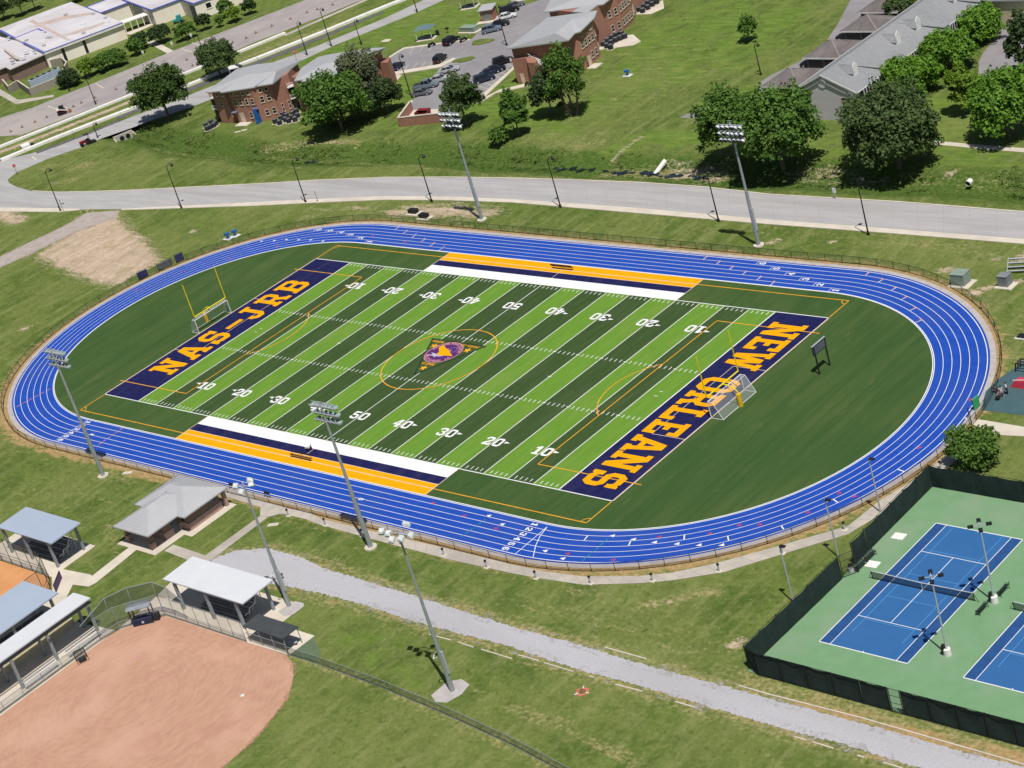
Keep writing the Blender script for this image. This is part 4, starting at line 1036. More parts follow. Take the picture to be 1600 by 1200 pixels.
# ================================================================== TREES
def leaf_mesh(name, lobes, n, size, m, flat=0.5):
    """leaf clumps spread through the outer part of several lobes: lobes = (cx,cy,cz, rx,ry,rz)"""
    L = np.array(lobes, float); vol = L[:, 3]*L[:, 4]*L[:, 5]; wgt = (L[:, 3]*L[:, 5])**1.0; wgt /= wgt.sum()
    idx = rng.choice(len(L), n, p=wgt)
    d = rng.normal(size=(n, 3)); d /= np.linalg.norm(d, axis=1)[:, None]
    d[:, 2] = np.where(d[:, 2] < -0.3, -d[:, 2], d[:, 2])
    r = 1 - 0.42*rng.random(n)**1.6
    r *= 1 + 0.30*np.sin(5*d[:, 0]+4*d[:, 1]+idx*1.7) * np.cos(5*d[:, 2]+3*d[:, 0]+idx*2.3)
    c = L[idx, :3] + d*L[idx, 3:6]*r[:, None]
    c[:, 2] = np.maximum(c[:, 2], 0.15)
    nrm = d*0.9 + rng.normal(size=(n, 3))*0.65; nrm[:, 2] += flat
    nrm /= np.linalg.norm(nrm, axis=1)[:, None]
    t = np.cross(nrm, rng.normal(size=(n, 3))); t /= np.linalg.norm(t, axis=1)[:, None]
    b = np.cross(nrm, t)
    s = size*(0.55+0.9*rng.random(n))[:, None]
    k = (0.6+0.6*rng.random(n))[:, None]
    bend = nrm*s*0.22
    V = np.stack([c-t*s, c-b*s*k*0.8+bend, c+t*s, c+b*s*k*0.8+bend], 1).reshape(-1, 3).astype(np.float32)
    F = np.arange(4*n, dtype=np.int32).reshape(-1, 4)
    F = np.concatenate([F[:, [0, 1, 2]], F[:, [0, 2, 3]]], 1).reshape(-1, 3)
    me = bpy.data.meshes.new(name)
    me.vertices.add(4*n); me.vertices.foreach_set('co', V.ravel())
    me.loops.add(F.size); me.loops.foreach_set('vertex_index', F.ravel())
    me.polygons.add(len(F)); me.polygons.foreach_set('loop_start', np.arange(0, F.size, 3, dtype=np.int32))
    me.update(calc_edges=True)
    tone = np.repeat(rng.random(n)**1.3, 4).astype(np.float32)
    at = me.attributes.new('tone', 'FLOAT', 'POINT'); at.data.foreach_set('value', tone)
    me.materials.append(MATS[m]); return me
def tree(name, label, x, y, h, r, m='leaf_oak', crown_base=0.28, lobes=9, size=0.34, dens=1.0, trunk_r=None, stems=1, seed=0, spread=0.62, group=None, low=False):
    rn = random.Random(seed+int(h*10)); z0 = h*crown_base if not low else 0.0
    root = thing(name, label, 'tree' if not low else 'bush', (x, y, 0), group=group)
    L = []; hh = h-z0
    for i in range(lobes):
        a = 2*math.pi*i/max(1, lobes-1)+rn.uniform(-.5, .5); q = spread*r*(rn.uniform(.75, 1.05) if i else 0)
        lr = r*(rn.uniform(.26, .44) if i else .55)
        zc = z0 + hh*(rn.uniform(.25, .72) if i else .62)
        rz = min(hh*rn.uniform(.26, .40), lr*1.25) if i else hh*.40
        zc = min(zc, h-rz)
        L.append((q*math.cos(a), q*math.sin(a), max(zc, rz*.75 if low else zc), lr, lr, rz))
    for i in range(lobes*2):      # small tufts break the outline
        a = rn.uniform(0, 2*math.pi); q = r*rn.uniform(.55, .95); zc = z0+hh*rn.uniform(.2, .8)
        k_ = rn.uniform(.12, .26); L.append((q*math.cos(a), q*math.sin(a), zc, r*k_, r*k_, r*k_*.9))
    n = int(dens*170*r*max(r, hh*.5)/(size/.34)**2)
    me = leaf_mesh('crown', L, n, size, m)
    cr = bpy.data.objects.new('crown', me); COL.objects.link(cr); cr.parent = root
    tr = trunk_r or max(.12, r*.055)
    tb = MB()
    for s_ in range(stems):
        a = 2*math.pi*s_/stems+rn.random(); bx, by = ((.25*r*math.cos(a), .25*r*math.sin(a)) if stems > 1 else (0, 0))
        top = (bx*2.2, by*2.2, z0+hh*.45); tb.tube((bx*.5, by*.5, -.1), top, tr, tr*.5, 8)
        for k in range(5):
            i = rn.randrange(min(lobes, len(L))); q = L[i]; st = rn.uniform(.35, .95)
            s0 = (bx*.5+(top[0]-bx*.5)*st, by*.5+(top[1]-by*.5)*st, top[2]*st)
            tb.tube(s0, (q[0]*.85, q[1]*.85, q[2]), tr*.42, tr*.12, 6)
    tb.build('trunk', 'bark', root, world=False)
    return root
TREES = [
 ('oak_tree','big dark round oak beside the side road, left of the left brick building',-164.2,77.5,12.9,6.6,'leaf_oak',.18,12,.36,1.2),
 ('tree','dark grey-green tree by the wall gap just above the left brick building',-174.3,102.2,8.6,5.2,'leaf_olive',.2,10,.32,1.0),
 ('tree','largest bright green tree in the clump in front of the second brick building',-101.5,75.5,12.8,7.6,'leaf_mid',.08,13,.38,1.15),
 ('willow_tree','pale grey feathery tree standing highest in the clump by the second brick building',-103.2,85.5,14.6,4.9,'leaf_pale',.35,10,.26,.75),
 ('tree','dark tree at the right end of the clump, beside the car park',-97.0,84.8,8.0,4.2,'leaf_dark',.1,8,.32,1.1),
 ('tree','low green tree at the left foot of the clump by the brick balconies',-108.5,78.0,6.4,3.6,'leaf_mid',.05,8,.32,1.1),
 ('willow_tree','dark green drooping tree beside the brick bin enclosure, behind a floodlight head',-69.6,80.6,10.9,4.3,'leaf_olive',.15,10,.30,1.1),
 ('tree','narrow upright bushy tree on the lawn between the car park and the ditch',-52.0,77.1,9.5,3.0,'leaf_mid',.06,8,.30,1.15),
 ('tree','tall open light green tree with bare limbs in front of the right brick building',-46.2,87.0,14.6,4.6,'leaf_mid',.26,9,.28,.55),
 ('tree','dark blue-green tree at the left foot of the tall open tree by the brick building',-51.3,86.4,9.8,3.7,'leaf_dark',.05,8,.32,1.1),
 ('tree','small round lone tree in the middle of the wide lawn',-30.6,124.0,5.4,2.1,'leaf_mid',.1,6,.28,1.2),
 ('tree','left half of the large green pair behind the right floodlight head',5.5,70.4,14.2,6.0,'leaf_mid',.16,12,.38,1.0),
 ('tree','right half of the large green pair behind the right floodlight, pale trunk by the ditch',16.4,68.6,14.6,7.4,'leaf_mid',.18,13,.38,1.1),
 ('willow_tree','large olive-grey tree in front of the grey gable end of the flats',36.8,71.9,14.4,8.2,'leaf_olive',.10,14,.34,1.15),
 ('crepe_tree','nearest bright green tree of the row along the front of the flats',22.4,99.4,7.2,5.6,'leaf_bright',.12,12,.32,1.2),
 ('crepe_tree','second bright green tree of the row along the front of the flats',22.8,110.8,7.4,5.4,'leaf_bright',.12,12,.32,1.2),
 ('crepe_tree','third bright green tree of the row along the flats, near the top edge',20.8,124.6,6.2,4.9,'leaf_bright',.12,11,.32,1.2),
 ('tree','small yellow-green tree between the row along the flats and the right road',36.6,93.2,8.6,2.9,'leaf_lime',.12,8,.30,1.1),
 ('tree','big round bright green tree at the right edge beside the thin garden path',49.5,84.3,11.4,5.9,'leaf_bright',.12,12,.36,1.2),
 ('tree','dark green tree cut by the right edge at the top, beside the road',39.5,108.5,11.5,3.6,'leaf_dark',.12,8,.34,1.1),
 ('tree','pale green small tree behind the roof ridge of the flats near the top edge',-2.3,134.8,5.6,3.4,'leaf_olive',.1,8,.30,1.1),
 ('bush','dense dark green bush by the corner of the tennis windscreen, near the path fork',95.0,-4.4,5.2,3.3,'leaf_mid',.0,11,.22,.85),
 ('bush','round dark bush beside the walled cooling yard of the white building',*g(112,134),4.6,3.3,'leaf_dark',.0,8,.30,1.2),
 ('tree','light feathery small tree between the dark round bush and the white building',*g(141,120),5.0,2.7,'leaf_lime',.25,7,.26,.8),
 ('tree','wide low green tree at the middle of the white building front',*g(172,108),4.8,3.9,'leaf_mid',.25,9,.30,1.1),
 ('tree','small green tree with a dark shadow just right of the wide low one',*g(188,103),4.2,2.6,'leaf_mid',.25,7,.28,1.1),
 ('tree','small lighter tree below the covered walkway end',*g(215,86),4.4,2.4,'leaf_mid',.3,7,.28,1.0),
 ('tree','small dark tree nearest the end of the covered walkway',*g(222,76),4.2,2.5,'leaf_dark',.3,7,.28,1.1),
 ('tree','dark round tree right of the short path to the white building',*g(253,67),4.8,3.2,'leaf_dark',.3,8,.28,1.2),
 ('tree','light green small tree beside the teal cart',*g(293,62),4.6,2.9,'leaf_mid',.3,8,.28,1.0),
 ('tree','compact dark tree right of the teal cart and lamp post',*g(321,47),4.4,2.2,'leaf_dark',.3,7,.28,1.1),
 ('tree','very small thin tree beside the kerb of the upper road',*g(345,42),3.0,1.3,'leaf_mid',.3,5,.24,.9),
 ('tree','green tree against the pale wall of the far white building wing',*g(356,26),5.0,2.3,'leaf_mid',.3,7,.28,1.0),
 ('tree','light green tree in front of the far white building wing, lower of two',*g(368,34),4.2,2.3,'leaf_lime',.3,7,.28,1.0),
 ('tree','lone dark small tree near the top edge right of the far white wing',*g(392,22),4.2,2.1,'leaf_dark',.3,7,.28,1.1),
 ('pine_tree','tall thin tree by the top left corner with a bare leaning trunk',*g(36,24),8.0,3.0,'leaf_olive',.55,7,.28,.9),
 ('pine_tree','second tall thin tree along the top edge behind the white roof',*g(56,16),8.0,3.0,'leaf_olive',.55,7,.28,.9),
 ('tree','dark tree cut by the left edge at the very top of the photo',*g(8,30),7.0,3.4,'leaf_dark',.4,7,.30,1.0),
 ('tree','tree at the top edge above the gap between the white roofs',*g(118,4),5.5,3.2,'leaf_mid',.3,7,.28,1.0),
 ('shrub','low round bright shrub on the lawn beside the narrow upright tree',-53.9,73.6,3.3,2.1,'leaf_mid',.0,8,.26,1.3),
]
for i, t in enumerate(TREES):
    nm, lb, x, y, h, r, m, cb, lo, sz, dn = t; sz *= .78; cb *= .45; lo += 3
    tree(nm, lb, x, y, h, r, m, cb, lo, sz, dn, seed=i*7, stems=3 if 'bare limbs' in lb else 1, low=(cb == .0))
# rank growth in the ditch: nobody could count the tufts
def tufts(name, n, m, size, sel):
    C = []
    while len(C) < n:
        i = rng.integers(0, len(DITCH)-1); t = rng.random(); a, b = np.array(DITCH[i]), np.array(DITCH[i+1])
        L = np.hypot(*(b-a))
        if rng.random() > L/40: continue
        off = rng.normal()*2.6
        if abs(off) < .7 or off < -2.6: continue
        p = a+(b-a)*t; d = (b-a)/L; q = p+np.array([-d[1], d[0]])*off
        tt = min(1, max(0, (6.3-abs(off))/4.6)); z = -1.18*(tt*tt*(3-2*tt))
        
        if math.sin(q[0]*.31+q[1]*.2)+math.sin(q[0]*.11) < rng.random()*1.2-.6: continue
        C.append((q[0], q[1], z+.05, .5, .5, .14))
    me = leaf_mesh(name, C, n*8, size, m, flat=1.5)
    o = bpy.data.objects.new(name, me); COL.objects.link(o); o['kind'] = 'stuff'; tag(o, 'tall rank grass and reeds along the ditch', 'reeds')
tufts('ditch_reeds', 1300, 'leaf_reed', .13, 0)
# stones scattered on the bank and rubbish-like pale flecks in the rough lawn
def flecks(name, label, m, n, area, s):
    mb = MB()
    for _ in range(n):
        u, v = random.uniform(area[0], area[2]), random.uniform(area[1], area[3]); x, y = g(u, v, 0)
        r = s*random.uniform(.4, 1.2); mb.obox(x, y, -.9 if False else 0.0, r*.5, r, r*random.uniform(.4, 1), random.random()*3)
    o = mb.build(name, m); o['kind'] = 'stuff'; tag(o, label, 'stones')
flecks('bank_stones', 'pale stones scattered over the bare bank above the ditch', 'concrete_edge', 70, (1030,252,1130,262), .10)
flecks('lawn_flecks', 'small pale stones strewn through the thin lawn below the path', 'concrete_edge', 70, (840,925,1190,1015), .05)

# ================================================================== FENCES
def chain_fence(name, label, pts, h, step, m_post='fence_black', m_mesh='chain_link_black', pr=.035, closed=False, extra=None, rails=(1.0,), skip=(), cat='fence', posts=True):
    """posts, rails and netting along a polyline (world)"""
    P = pts+(pts[:1] if closed else [])
    root = thing(name, label, cat, (P[0][0], P[0][1], 0))
    L = [0]
    for a, b in zip(P, P[1:]): L.append(L[-1]+math.hypot(b[0]-a[0], b[1]-a[1]))
    n = max(1, round(L[-1]/step)); Q = [lerp_line(P, min(1, i/n)) for i in range(n+1)]
    me = MB().tube((0,0,-.05), (0,0,h+.05), pr, pr, 6).mesh('post', m_post)
    for i, q in enumerate(Q[:-1] if closed else Q):
        o = bpy.data.objects.new('post', me); COL.objects.link(o); o.parent = root; o.location = (q[0]-P[0][0], q[1]-P[0][1], 0)
    ri = MB(); nm_ = MB()
    for i, (a, b) in enumerate(zip(Q, Q[1:])):
        if i in skip: continue
        for rz in rails: ri.tube((*a, h*rz), (*b, h*rz), pr*.8, pr*.8, 5, cap=False)
        nm_.quad((*a, .04), (*b, .04), (*b, h), (*a, h))
    ri.build('rail', m_post, root); nm_.build('netting', m_mesh, root)
    return root, Q
RF = 40.1
fr = ring(RF)
# open at the two gates: near right (path fork) and nowhere else
tf, TQ = chain_fence('track_fence', 'low black chain-link fence all round the blue running track', fr, 1.2, 3.05, closed=True, rails=(1.0, .06), pr=.04, skip=())
def panel_on(u0, v0, u1, v1, h0, h1, m, name, label, cat, group=None, legs=True):
    a, b = g(u0, v0), g(u1, v1); r = thing(name, label, cat, (*a, 0), group=group)
    mb = MB(); d = Vector((b[0]-a[0], b[1]-a[1])).normalized(); n = Vector((-d.y, d.x))*.03
    mb.prism([(a[0]-n.x,a[1]-n.y),(b[0]-n.x,b[1]-n.y),(b[0]+n.x,b[1]+n.y),(a[0]+n.x,a[1]+n.y)], h0, h1); mb.build('banner', m, r)
    if legs:
        for q in (a, b): MB().tube((*q, 0), (*q, h1+.1), .06, .06, 6).build('post', 'fence_black', r)
    return r
panel_on(218, 438.5, 232, 431.5, .15, 1.5, 'panel_blue', 'gate_sign', 'small dark blue sign on the track fence beside the bare dirt patch', 'sign')
panel_on(248.5, 424, 269.5, 413, .1, 1.35, 'panel_grey', 'fence_banner', 'long grey banner on the track fence at the edge of the dirt patch', 'banner')
panel_on(276.5, 411.5, 288, 406, .2, 1.6, 'panel_blue', 'fence_sign', 'blue and black sign on the track fence right of the grey banner', 'sign')
g0 = g(1524, 640); r = thing('green_mat', 'bright green padded square leaning on the fence by the playground', 'mat', (*g0, 0))
mb = MB(); a, b = g(1521, 641), g(1530, 633); mb.prism([a, b, (b[0]+.25, b[1]-.15), (a[0]+.25, a[1]-.15)], .1, 1.5); mb.build('pad', mat('mat_green', (.05,.36,.14), (.04,.3,.12), scale=3), r)
r = thing('fence_gate', 'open black gate at the fork of the path by the track', 'gate', (*g(1512,652), 0))
a, b = g(1514, 651), g(1519, 664)
mb = MB(); mb.path([(*a,0),(*a,1.25),(*b,1.25),(*b,.1),(*a,.1)], .04, 6); mb.build('gate_frame', 'fence_black', r); MB().quad((*a,.1),(*b,.1),(*b,1.2),(*a,1.2)).build('netting', 'chain_link_black', r)
# two dark bin-like boxes on the fence by the near straight
for q, lb in (((363,765), 'dark folded hurdle leaning on the fence behind the small brick building'), ((418,778), 'folded black hurdle leaning on the near track fence by the path')):
    x, y = g(*q); r = thing('folded_hurdle', lb, 'hurdle', (x, y, 0))
    mb = MB(); mb.path([(x-.6,y,0),(x-.6,y+.2,1.0),(x+.6,y+.2,1.0),(x+.6,y,0)], .035, 6); mb.build('frame', 'fence_black', r)
    MB().box(x-.55,y+.1,.6,x+.55,y+.16,.95).build('board', 'dark_soft', r)

# ================================================================== POLES
def floodlight(name, label, x, y, h, face, rows=3, per=6, group=None, width=4.6, lm='lamp_white'):
    r = thing(name, label, 'floodlight', (x, y, 0), face, group)
    MB().tube((0,0,-.1), (0,0,h*.45), .33, .26, 12).tube((0,0,h*.45), (0,0,h-.6), .22, .14, 12).build('pole', 'steel_galv', r, world=False)
    MB().tube((0,0,0), (0,0,.22), .85, .85, 16).build('footing', 'concrete_light', r, world=False)
    MB().box(.28,-.16,2.6,.42,.16,6.4).build('ballast_box', 'steel_light', r, world=False)
    fb = MB()
    for k in range(rows):
        z = h-.2-k*1.05; fb.beam((-width/2, 0, z), (width/2, 0, z), .12)
    fb.beam((0,0,h-.2-(rows-1)*1.05-.8), (0,0,h+.2), .2)
    fb.beam((-.5,0,h+.5), (.5,0,h+.5), .05); fb.beam((0,0,h), (0,0,h+.55), .05)
    fb.beam((-width/2, -.45, h+.1), (width/2, -.45, h+.1), .05)
    fb.build('crossarm', 'steel_light', r, world=False)
    hood = MB(); hood.v = []; n = 10
    # a dished reflector with a visor: wide mouth towards -y (local), closed back
    rings = [(0.12, .10, 0), (.0, .27, 0), (-.20, .35, 0), (-.34, .36, 0)]
    V = []
    for yy, rr_, dz in rings:
        for i in range(n):
            a = 2*math.pi*i/n; zz = rr_*math.sin(a)+dz
            V.append((rr_*math.cos(a), yy-(.16 if (yy < -.3 and zz > .1) else 0), zz))
    F = []
    for k in range(len(rings)-1):
        for i in range(n): F.append((k*n+i, k*n+(i+1) % n, (k+1)*n+(i+1) % n, (k+1)*n+i))
    F.append(tuple(range(n)))
    hood.add(V, F); me = hood.mesh('lamp', lm)
    gm = MB().tube((0,-.30,0), (0,-.33,0), .34, .34, 10).mesh('lens', 'glass_dark')
    for k in range(rows):
        for i in range(per):
            xx = -width/2+.25+(width-.5)*i/(per-1); zz = h-.2-k*1.05-.18
            o = bpy.data.objects.new('lamp', me); COL.objects.link(o); o.parent = r
            o.location = (xx, -.25, zz); o.rotation_euler = (math.radians(12), 0, random.uniform(-.3, .3))
            l = bpy.data.objects.new('lens', gm); COL.objects.link(l); l.parent = o
    return r
FG = 'tall floodlight masts around the track'
floodlight('floodlight_mast', 'tall floodlight mast behind the far straight, beside the two dark boxes', -30.96, 43.4, 20.4, 0, group=FG)
floodlight('floodlight_mast', 'tall floodlight mast behind the far straight, in front of the green trees', 29.5, 43.0, 20.3, 0, group=FG)
floodlight('floodlight_mast', 'tall floodlight mast in front of the near straight, its head over the 50 yard number', 29.46, -43.6, 21.2, math.pi, group=FG, lm='lamp_pale')
floodlight('floodlight_mast', 'tall floodlight mast left of the near straight, its head over the left bend', -30.4, -43.2, 21.2, math.pi, group=FG, lm='lamp_pale')
def ball_light(label, x, y, h, specs, rot):
    r = thing('ballfield_light', label, 'floodlight', (x, y, 0), rot, 'floodlights over the ball field')
    MB().tube((0,0,-.1), (0,0,h*.4), .30, .24, 12).tube((0,0,h*.4), (0,0,h-.3), .2, .12, 12).build('pole', 'steel_galv', r, world=False)
    MB().box(.26,-.15,2.4,.42,.15,5.4).build('ballast_box', 'steel_light', r, world=False)
    MB().path([(-.1,0,5.2),(-.7,.2,5.0),(-1.1,.1,4.6),(-.9,-.3,4.4),(-.4,-.3,4.7)], .06, 6).build('cable_loop', 'lamp_white', r, world=False)
    fb = MB(); fb.beam((0,0,h-.9), (0,0,h+.2), .16)
    for x0, x1, zz, yy in specs[0]: fb.beam((x0, yy, zz+h), (x1, yy, zz+h), .10); fb.beam((0,0,zz+h), ((x0+x1)/2, yy, zz+h), .08)
    fb.build('crossarm', 'steel_light', r, world=False)
    hd = MB().box(-.32,-.36,-.16,.32,.36,.14).add([(-.32,-.36,.14),(.32,-.36,.14),(.2,-.2,.30),(-.2,-.2,.30),(-.32,.36,.14),(.32,.36,.14),(.2,.2,.30),(-.2,.2,.30)], [(0,1,2,3),(5,4,7,6),(3,2,6,7),(4,0,3,7),(1,5,6,2)])
    me = hd.mesh('lamp', 'lamp_white'); gm = MB().box(-.29,-.39,-.13,.29,-.37,.12).mesh('lens', 'glass_dark')
    for (lx, ly, lz, az) in specs[1]:
        o = bpy.data.objects.new('lamp', me); COL.objects.link(o); o.parent = r; o.location = (lx, ly, h+lz); o.rotation_euler = (math.radians(35), 0, az)
        q = bpy.data.objects.new('lens', gm); COL.objects.link(q); q.parent = o
    return r
ball_light('steel light pole with six boxy lamps on the octagonal clay pad', 62.4, -62.5, 21.2,
   ([(-2.6, 1.8, -.3, 0), (-1.2, 1.2, -.8, .8)], [(-2.5,.2,-.4,.2),(-1.5,.1,-.5,.1),(-.8,-.4,-.9,0),(.6,-.4,-.6,-.1),(1.7,.1,-.4,-.2),(.6,1.0,.3,2.6)]), .15)
ball_light('steel light pole with four boxy lamps on the worn pad beside the white canopy', 28.43, -57.4, 18.0,
   ([(-1.4, 1.3, -.3, 0)], [(-1.3,-.1,-.4,.2),(-.2,-.5,-.9,0),(1.2,.2,-.2,-2.5),(.5,.8,0,2.4)]), .15)
m = MB(); m.poly([(27.9,-58.9),(29.6,-59.3),(30.6,-58.6),(30.6,-56.8),(30.0,-56.3),(28.4,-56.4)], .05); struct('pole_pad', m, 'concrete_edge')

def street_lamp(label, x, y, h, arm, group, m='black_metal', ang=math.pi/2, cat='street lamp', double=False):
    r = thing('street_lamp', label, cat, (x, y, 0), 0, group)
    MB().tube((0,0,-.05), (0,0,h), .13, .07, 8).build('pole', m, r, world=False)
    MB().tube((0,0,0), (0,0,.55), .26, .17, 8).build('base', m, r, world=False)
    c, s = math.cos(ang), math.sin(ang)
    MB().path([(0,0,h-.2),(c*arm*.4,s*arm*.4,h+.25),(c*arm*.8,s*arm*.8,h+.3),(c*arm,s*arm,h)], .05, 6).build('arm', m, r, world=False)
    MB().tube((c*arm,s*arm,h+.05), (c*arm,s*arm,h-.25), .13, .34, 10).tube((c*arm,s*arm,h-.25), (c*arm,s*arm,h-.5), .34, .3, 10).build('lamp_head', m, r, world=False)
    return r
names = ['near the left edge, beside a diamond road sign', 'second from the left, above the dirt patch', 'third from the left, above the far left bend', 'fourth from left, beside a floodlight mast', 'middle one above the gold sideline strip', 'just left of the right floodlight mast', 'furthest right, above the far right bend']
for (q, h), nm in zip([((95,330),9.1),((284,325.5),9.1),((478,316.5),8.7),((675,315.5),8.7),((876,324),8.9),((1123,346),9.0),((1357,367),8.8)], names):
    street_lamp('black street lamp by the main road, '+nm, *g(*q), h, 1.3, 'black street lamps along the main road')
for (q, h), lb in zip([((150,163),6.9),((320,88),6.8),((518,72),9.2),((642,149),8.9),((480,86),8.0),((565,70),6.0),((652,19),6.0),((109,142),6.5),((294,64),5.6),((792,71),9.0),((1189,117),6.0),((153,215),3.4)],
    ['thin dark lamp post beside the upper road near the tracked loader','thin dark lamp post in the upper road just above the grey-green tree','tall dark lamp post on the verge between white wall and side road','thin dark lamp post at the left row of cars in the car park','thin dark lamp post between the two brick roofs by the side road','short lamp post behind the second brick roof','short dark lamp post by the side road at the top edge','thin lamp post behind the cooling yard bush','dark lamp post in front of the teal cart','dark lamp post at the corner of the right brick building','lone black lamp on the lawn beside the garages','thin short post by the side road near the red tractor']):
    street_lamp(lb, *g(*q), h, .7, 'thin dark lamp posts of the upper area', ang=.9)
for k, (q, h) in enumerate([((1376,800),7.3),((1310,870),7.7),((1240,941),7.5)]):
    r = thing('path_light', 'slim grey light pole beside the tennis windscreen, '+['top one nearest the path fork','middle one','lowest one nearest the windscreen corner'][k], 'light pole', (*g(*q), 0), 0, 'slim path lights beside the tennis courts')
    MB().tube((0,0,0), (0,0,h), .11, .08, 8).build('pole', 'steel_light', r, world=False); MB().box(.05,-.2,h-.08,.75,.2,h+.06).build('lamp_head', 'black_metal', r, world=False)
for k, q in enumerate([(111.0,-37.4),(110.9,-27.7),(128.4,-37.4)]):
    r = thing('court_light', ['grey light pole with four dark heads between the two courts, nearer one','grey light pole with four dark heads beside the mesh benches','grey light pole with four dark heads beyond the second court'][k], 'light pole', (*q, 0), math.radians(8), 'light poles of the tennis courts')
    MB().tube((0,0,.6), (0,0,9.7), .12, .07, 8).build('pole', 'steel_light', r, world=False)
    MB().tube((0,0,0), (0,0,.75), .42, .40, 14).build('footing', 'wall_white', r, world=False)
    MB().obox(-.32,-.1,.35,1.25,.12,.22,0).build('switch_box', 'black_metal', r, world=False)
    ab = MB(); me = MB().box(-.22,-.3,-.09,.22,.3,.09).mesh('lamp_head', 'black_metal')
    for i in range(4):
        a = math.pi/2*i+.5; ab.beam((0,0,9.65), (math.cos(a)*.75, math.sin(a)*.75, 9.65), .06)
        o = bpy.data.objects.new('lamp_head', me); COL.objects.link(o); o.parent = r; o.location = (math.cos(a)*.95, math.sin(a)*.95, 9.63); o.rotation_euler = (0,0,a-math.pi/2)
    ab.tube((0,0,9.6),(0,0,9.8),.12,.12,8); ab.build('bracket', 'steel_light', r, world=False)
BOL = [(451,806),(509,821),(567,838),(627,852),(694,868),(761,887),(838,904),(923,912),(1020,908),(1124,893),(1223,865),(1320,828),(1470,733)]
b0 = None
for k, q in enumerate(BOL):
    lb = 'knee-high bollard light beside the walking path, %s from the left' % ORD[k]
    if b0 is None:
        b0 = thing('bollard_light', lb, 'bollard', (*g(*q), 0), 0, 'bollard lights along the walking path')
        MB().tube((0,0,.05), (0,0,.95), .11, .10, 8).build('post', 'steel_light', b0, world=False); MB().tube((0,0,.95), (0,0,1.12), .19, .14, 8).build('cap', 'black_metal', b0, world=False)
        MB().box(-.36,-.3,0,.36,.3,.07).build('footing', 'concrete_light', b0, world=False)
    else: dup(b0, (*g(*q), 0), 0, lb)

# ================================================================== GOALS, BENCHES, BOARDS
for s, lb in ((-1, 'yellow gooseneck football goal posts behind the NAS-JRB end zone'), (1, 'yellow gooseneck football goal posts behind the NEW ORLEANS end zone')):
    r = thing('goal_posts', lb, 'goal posts', (s*57.2, 0.2, 0), 0 if s < 0 else math.pi, 'football goal posts')
    MB().tube((0,0,0), (0,0,1.9), .30, .30, 14).build('pad', 'yellow_pad', r, world=False)
    neck = [(0,0,1.9)]+[(2.3*(1-math.cos(a)), 0, 1.9+1.15*math.sin(a)) for a in np.linspace(.15, math.pi/2, 8)]
    MB().path(neck, .09, 8).build('gooseneck', 'yellow_paint', r, world=False)
    MB().tube((2.3,-3.56,3.05), (2.3,3.56,3.05), .11, .11, 8).build('crossbar', 'yellow_paint', r, world=False)
    for y in (-3.56, 3.56): MB().tube((2.3,y,3.05), (2.3,y,9.1), .085, .075, 8).build('upright', 'yellow_paint', r, world=False)
for s, lb in ((-1, 'white portable soccer goal with netting under the left goal posts'), (1, 'white portable soccer goal with netting under the right goal posts')):
    r = thing('soccer_goal', lb, 'soccer goal', (s*55.0, .2, 0), 0 if s < 0 else math.pi, 'portable soccer goals'); W, D, dt = 3.72, -2.0, -.75
    fb = MB()
    for y in (-W, W):
        MB().tube((0,y,0), (0,y,2.44), .07, .07, 8).build('goalpost', 'trim_white', r, world=False)
        fb.path([(0,y,2.44),(dt,y,2.44),(D,y,0),(0,y,.04)], .04, 6)
    fb.path([(D,-W,.05),(D,W,.05)], .04, 6); fb.path([(dt,-W,2.44),(dt,W,2.44)], .03, 6)
    fb.build('frame', 'trim_white', r, world=False)
    MB().tube((0,-W,2.44), (0,W,2.44), .07, .07, 8).build('crossbar', 'trim_white', r, world=False)
    nb = MB(); nb.quad((0,-W,2.44),(0,W,2.44),(dt,W,2.44),(dt,-W,2.44)); nb.quad((dt,-W,2.44),(dt,W,2.44),(D,W,.05),(D,-W,.05))
    for y in (-W, W): nb.add([(0,y,2.4),(dt,y,2.4),(D,y,.05),(0,y,.05)], [(0,1,2,3)])
    nb.build('netting', 'net_white', r, world=False)
r = thing('play_board', 'black two-legged board on the grass behind the NEW ORLEANS end zone', 'scoreboard', (63.0, 11.4, 0))
for y in (-1.23, 1.23): MB().tube((0,y,0), (0,y,4.1), .11, .11, 8).build('leg', 'black_metal', r, world=False)
MB().box(-.08,-1.62,2.95,.08,1.38,4.3).build('board', mat('board_face', (.02,.03,.05), (.035,.05,.075), scale=3, rough=.5, obj=True), r, world=False)
MB().box(-.12,-1.66,4.3,.12,1.42,4.36).build('top_cap', 'steel_light', r, world=False)
MB().box(.09,-1.2,3.1,.11,1.05,4.1).build('display', 'panel_grey', r, world=False)
def team_bench(label, x, y, rot):
    r = thing('team_bench', label, 'bench', (x, y, 0), rot, 'sideline team benches')
    MB().box(-2.3,-.15,.44,2.3,.18,.49).build('seat', 'wood_dark' if 'wood_dark' in MATS else 'dark_soft', r, world=False)
    MB().box(-2.3,-.30,.66,2.3,-.25,.92).build('backrest', 'dark_soft', r, world=False)
    for xx in (-2.1, 0, 2.1):
        MB().path([(xx,.2,0),(xx,.1,.45),(xx,-.2,.45),(xx,-.28,.92)], .03, 6).build('leg', 'fence_black', r, world=False)
mat('wood_dark', (.10,.06,.035), (.07,.045,.03), scale=2)
team_bench('dark team bench on the gold strip of the far sideline', -.2, 29.9, 0)
team_bench('dark team bench on the gold strip of the near sideline', .2, -29.5, math.pi)
x, y = g(483, 703); r = thing('hand_cart', 'small black and white hand cart on the navy strip of the near sideline', 'cart', (x, y, 0))
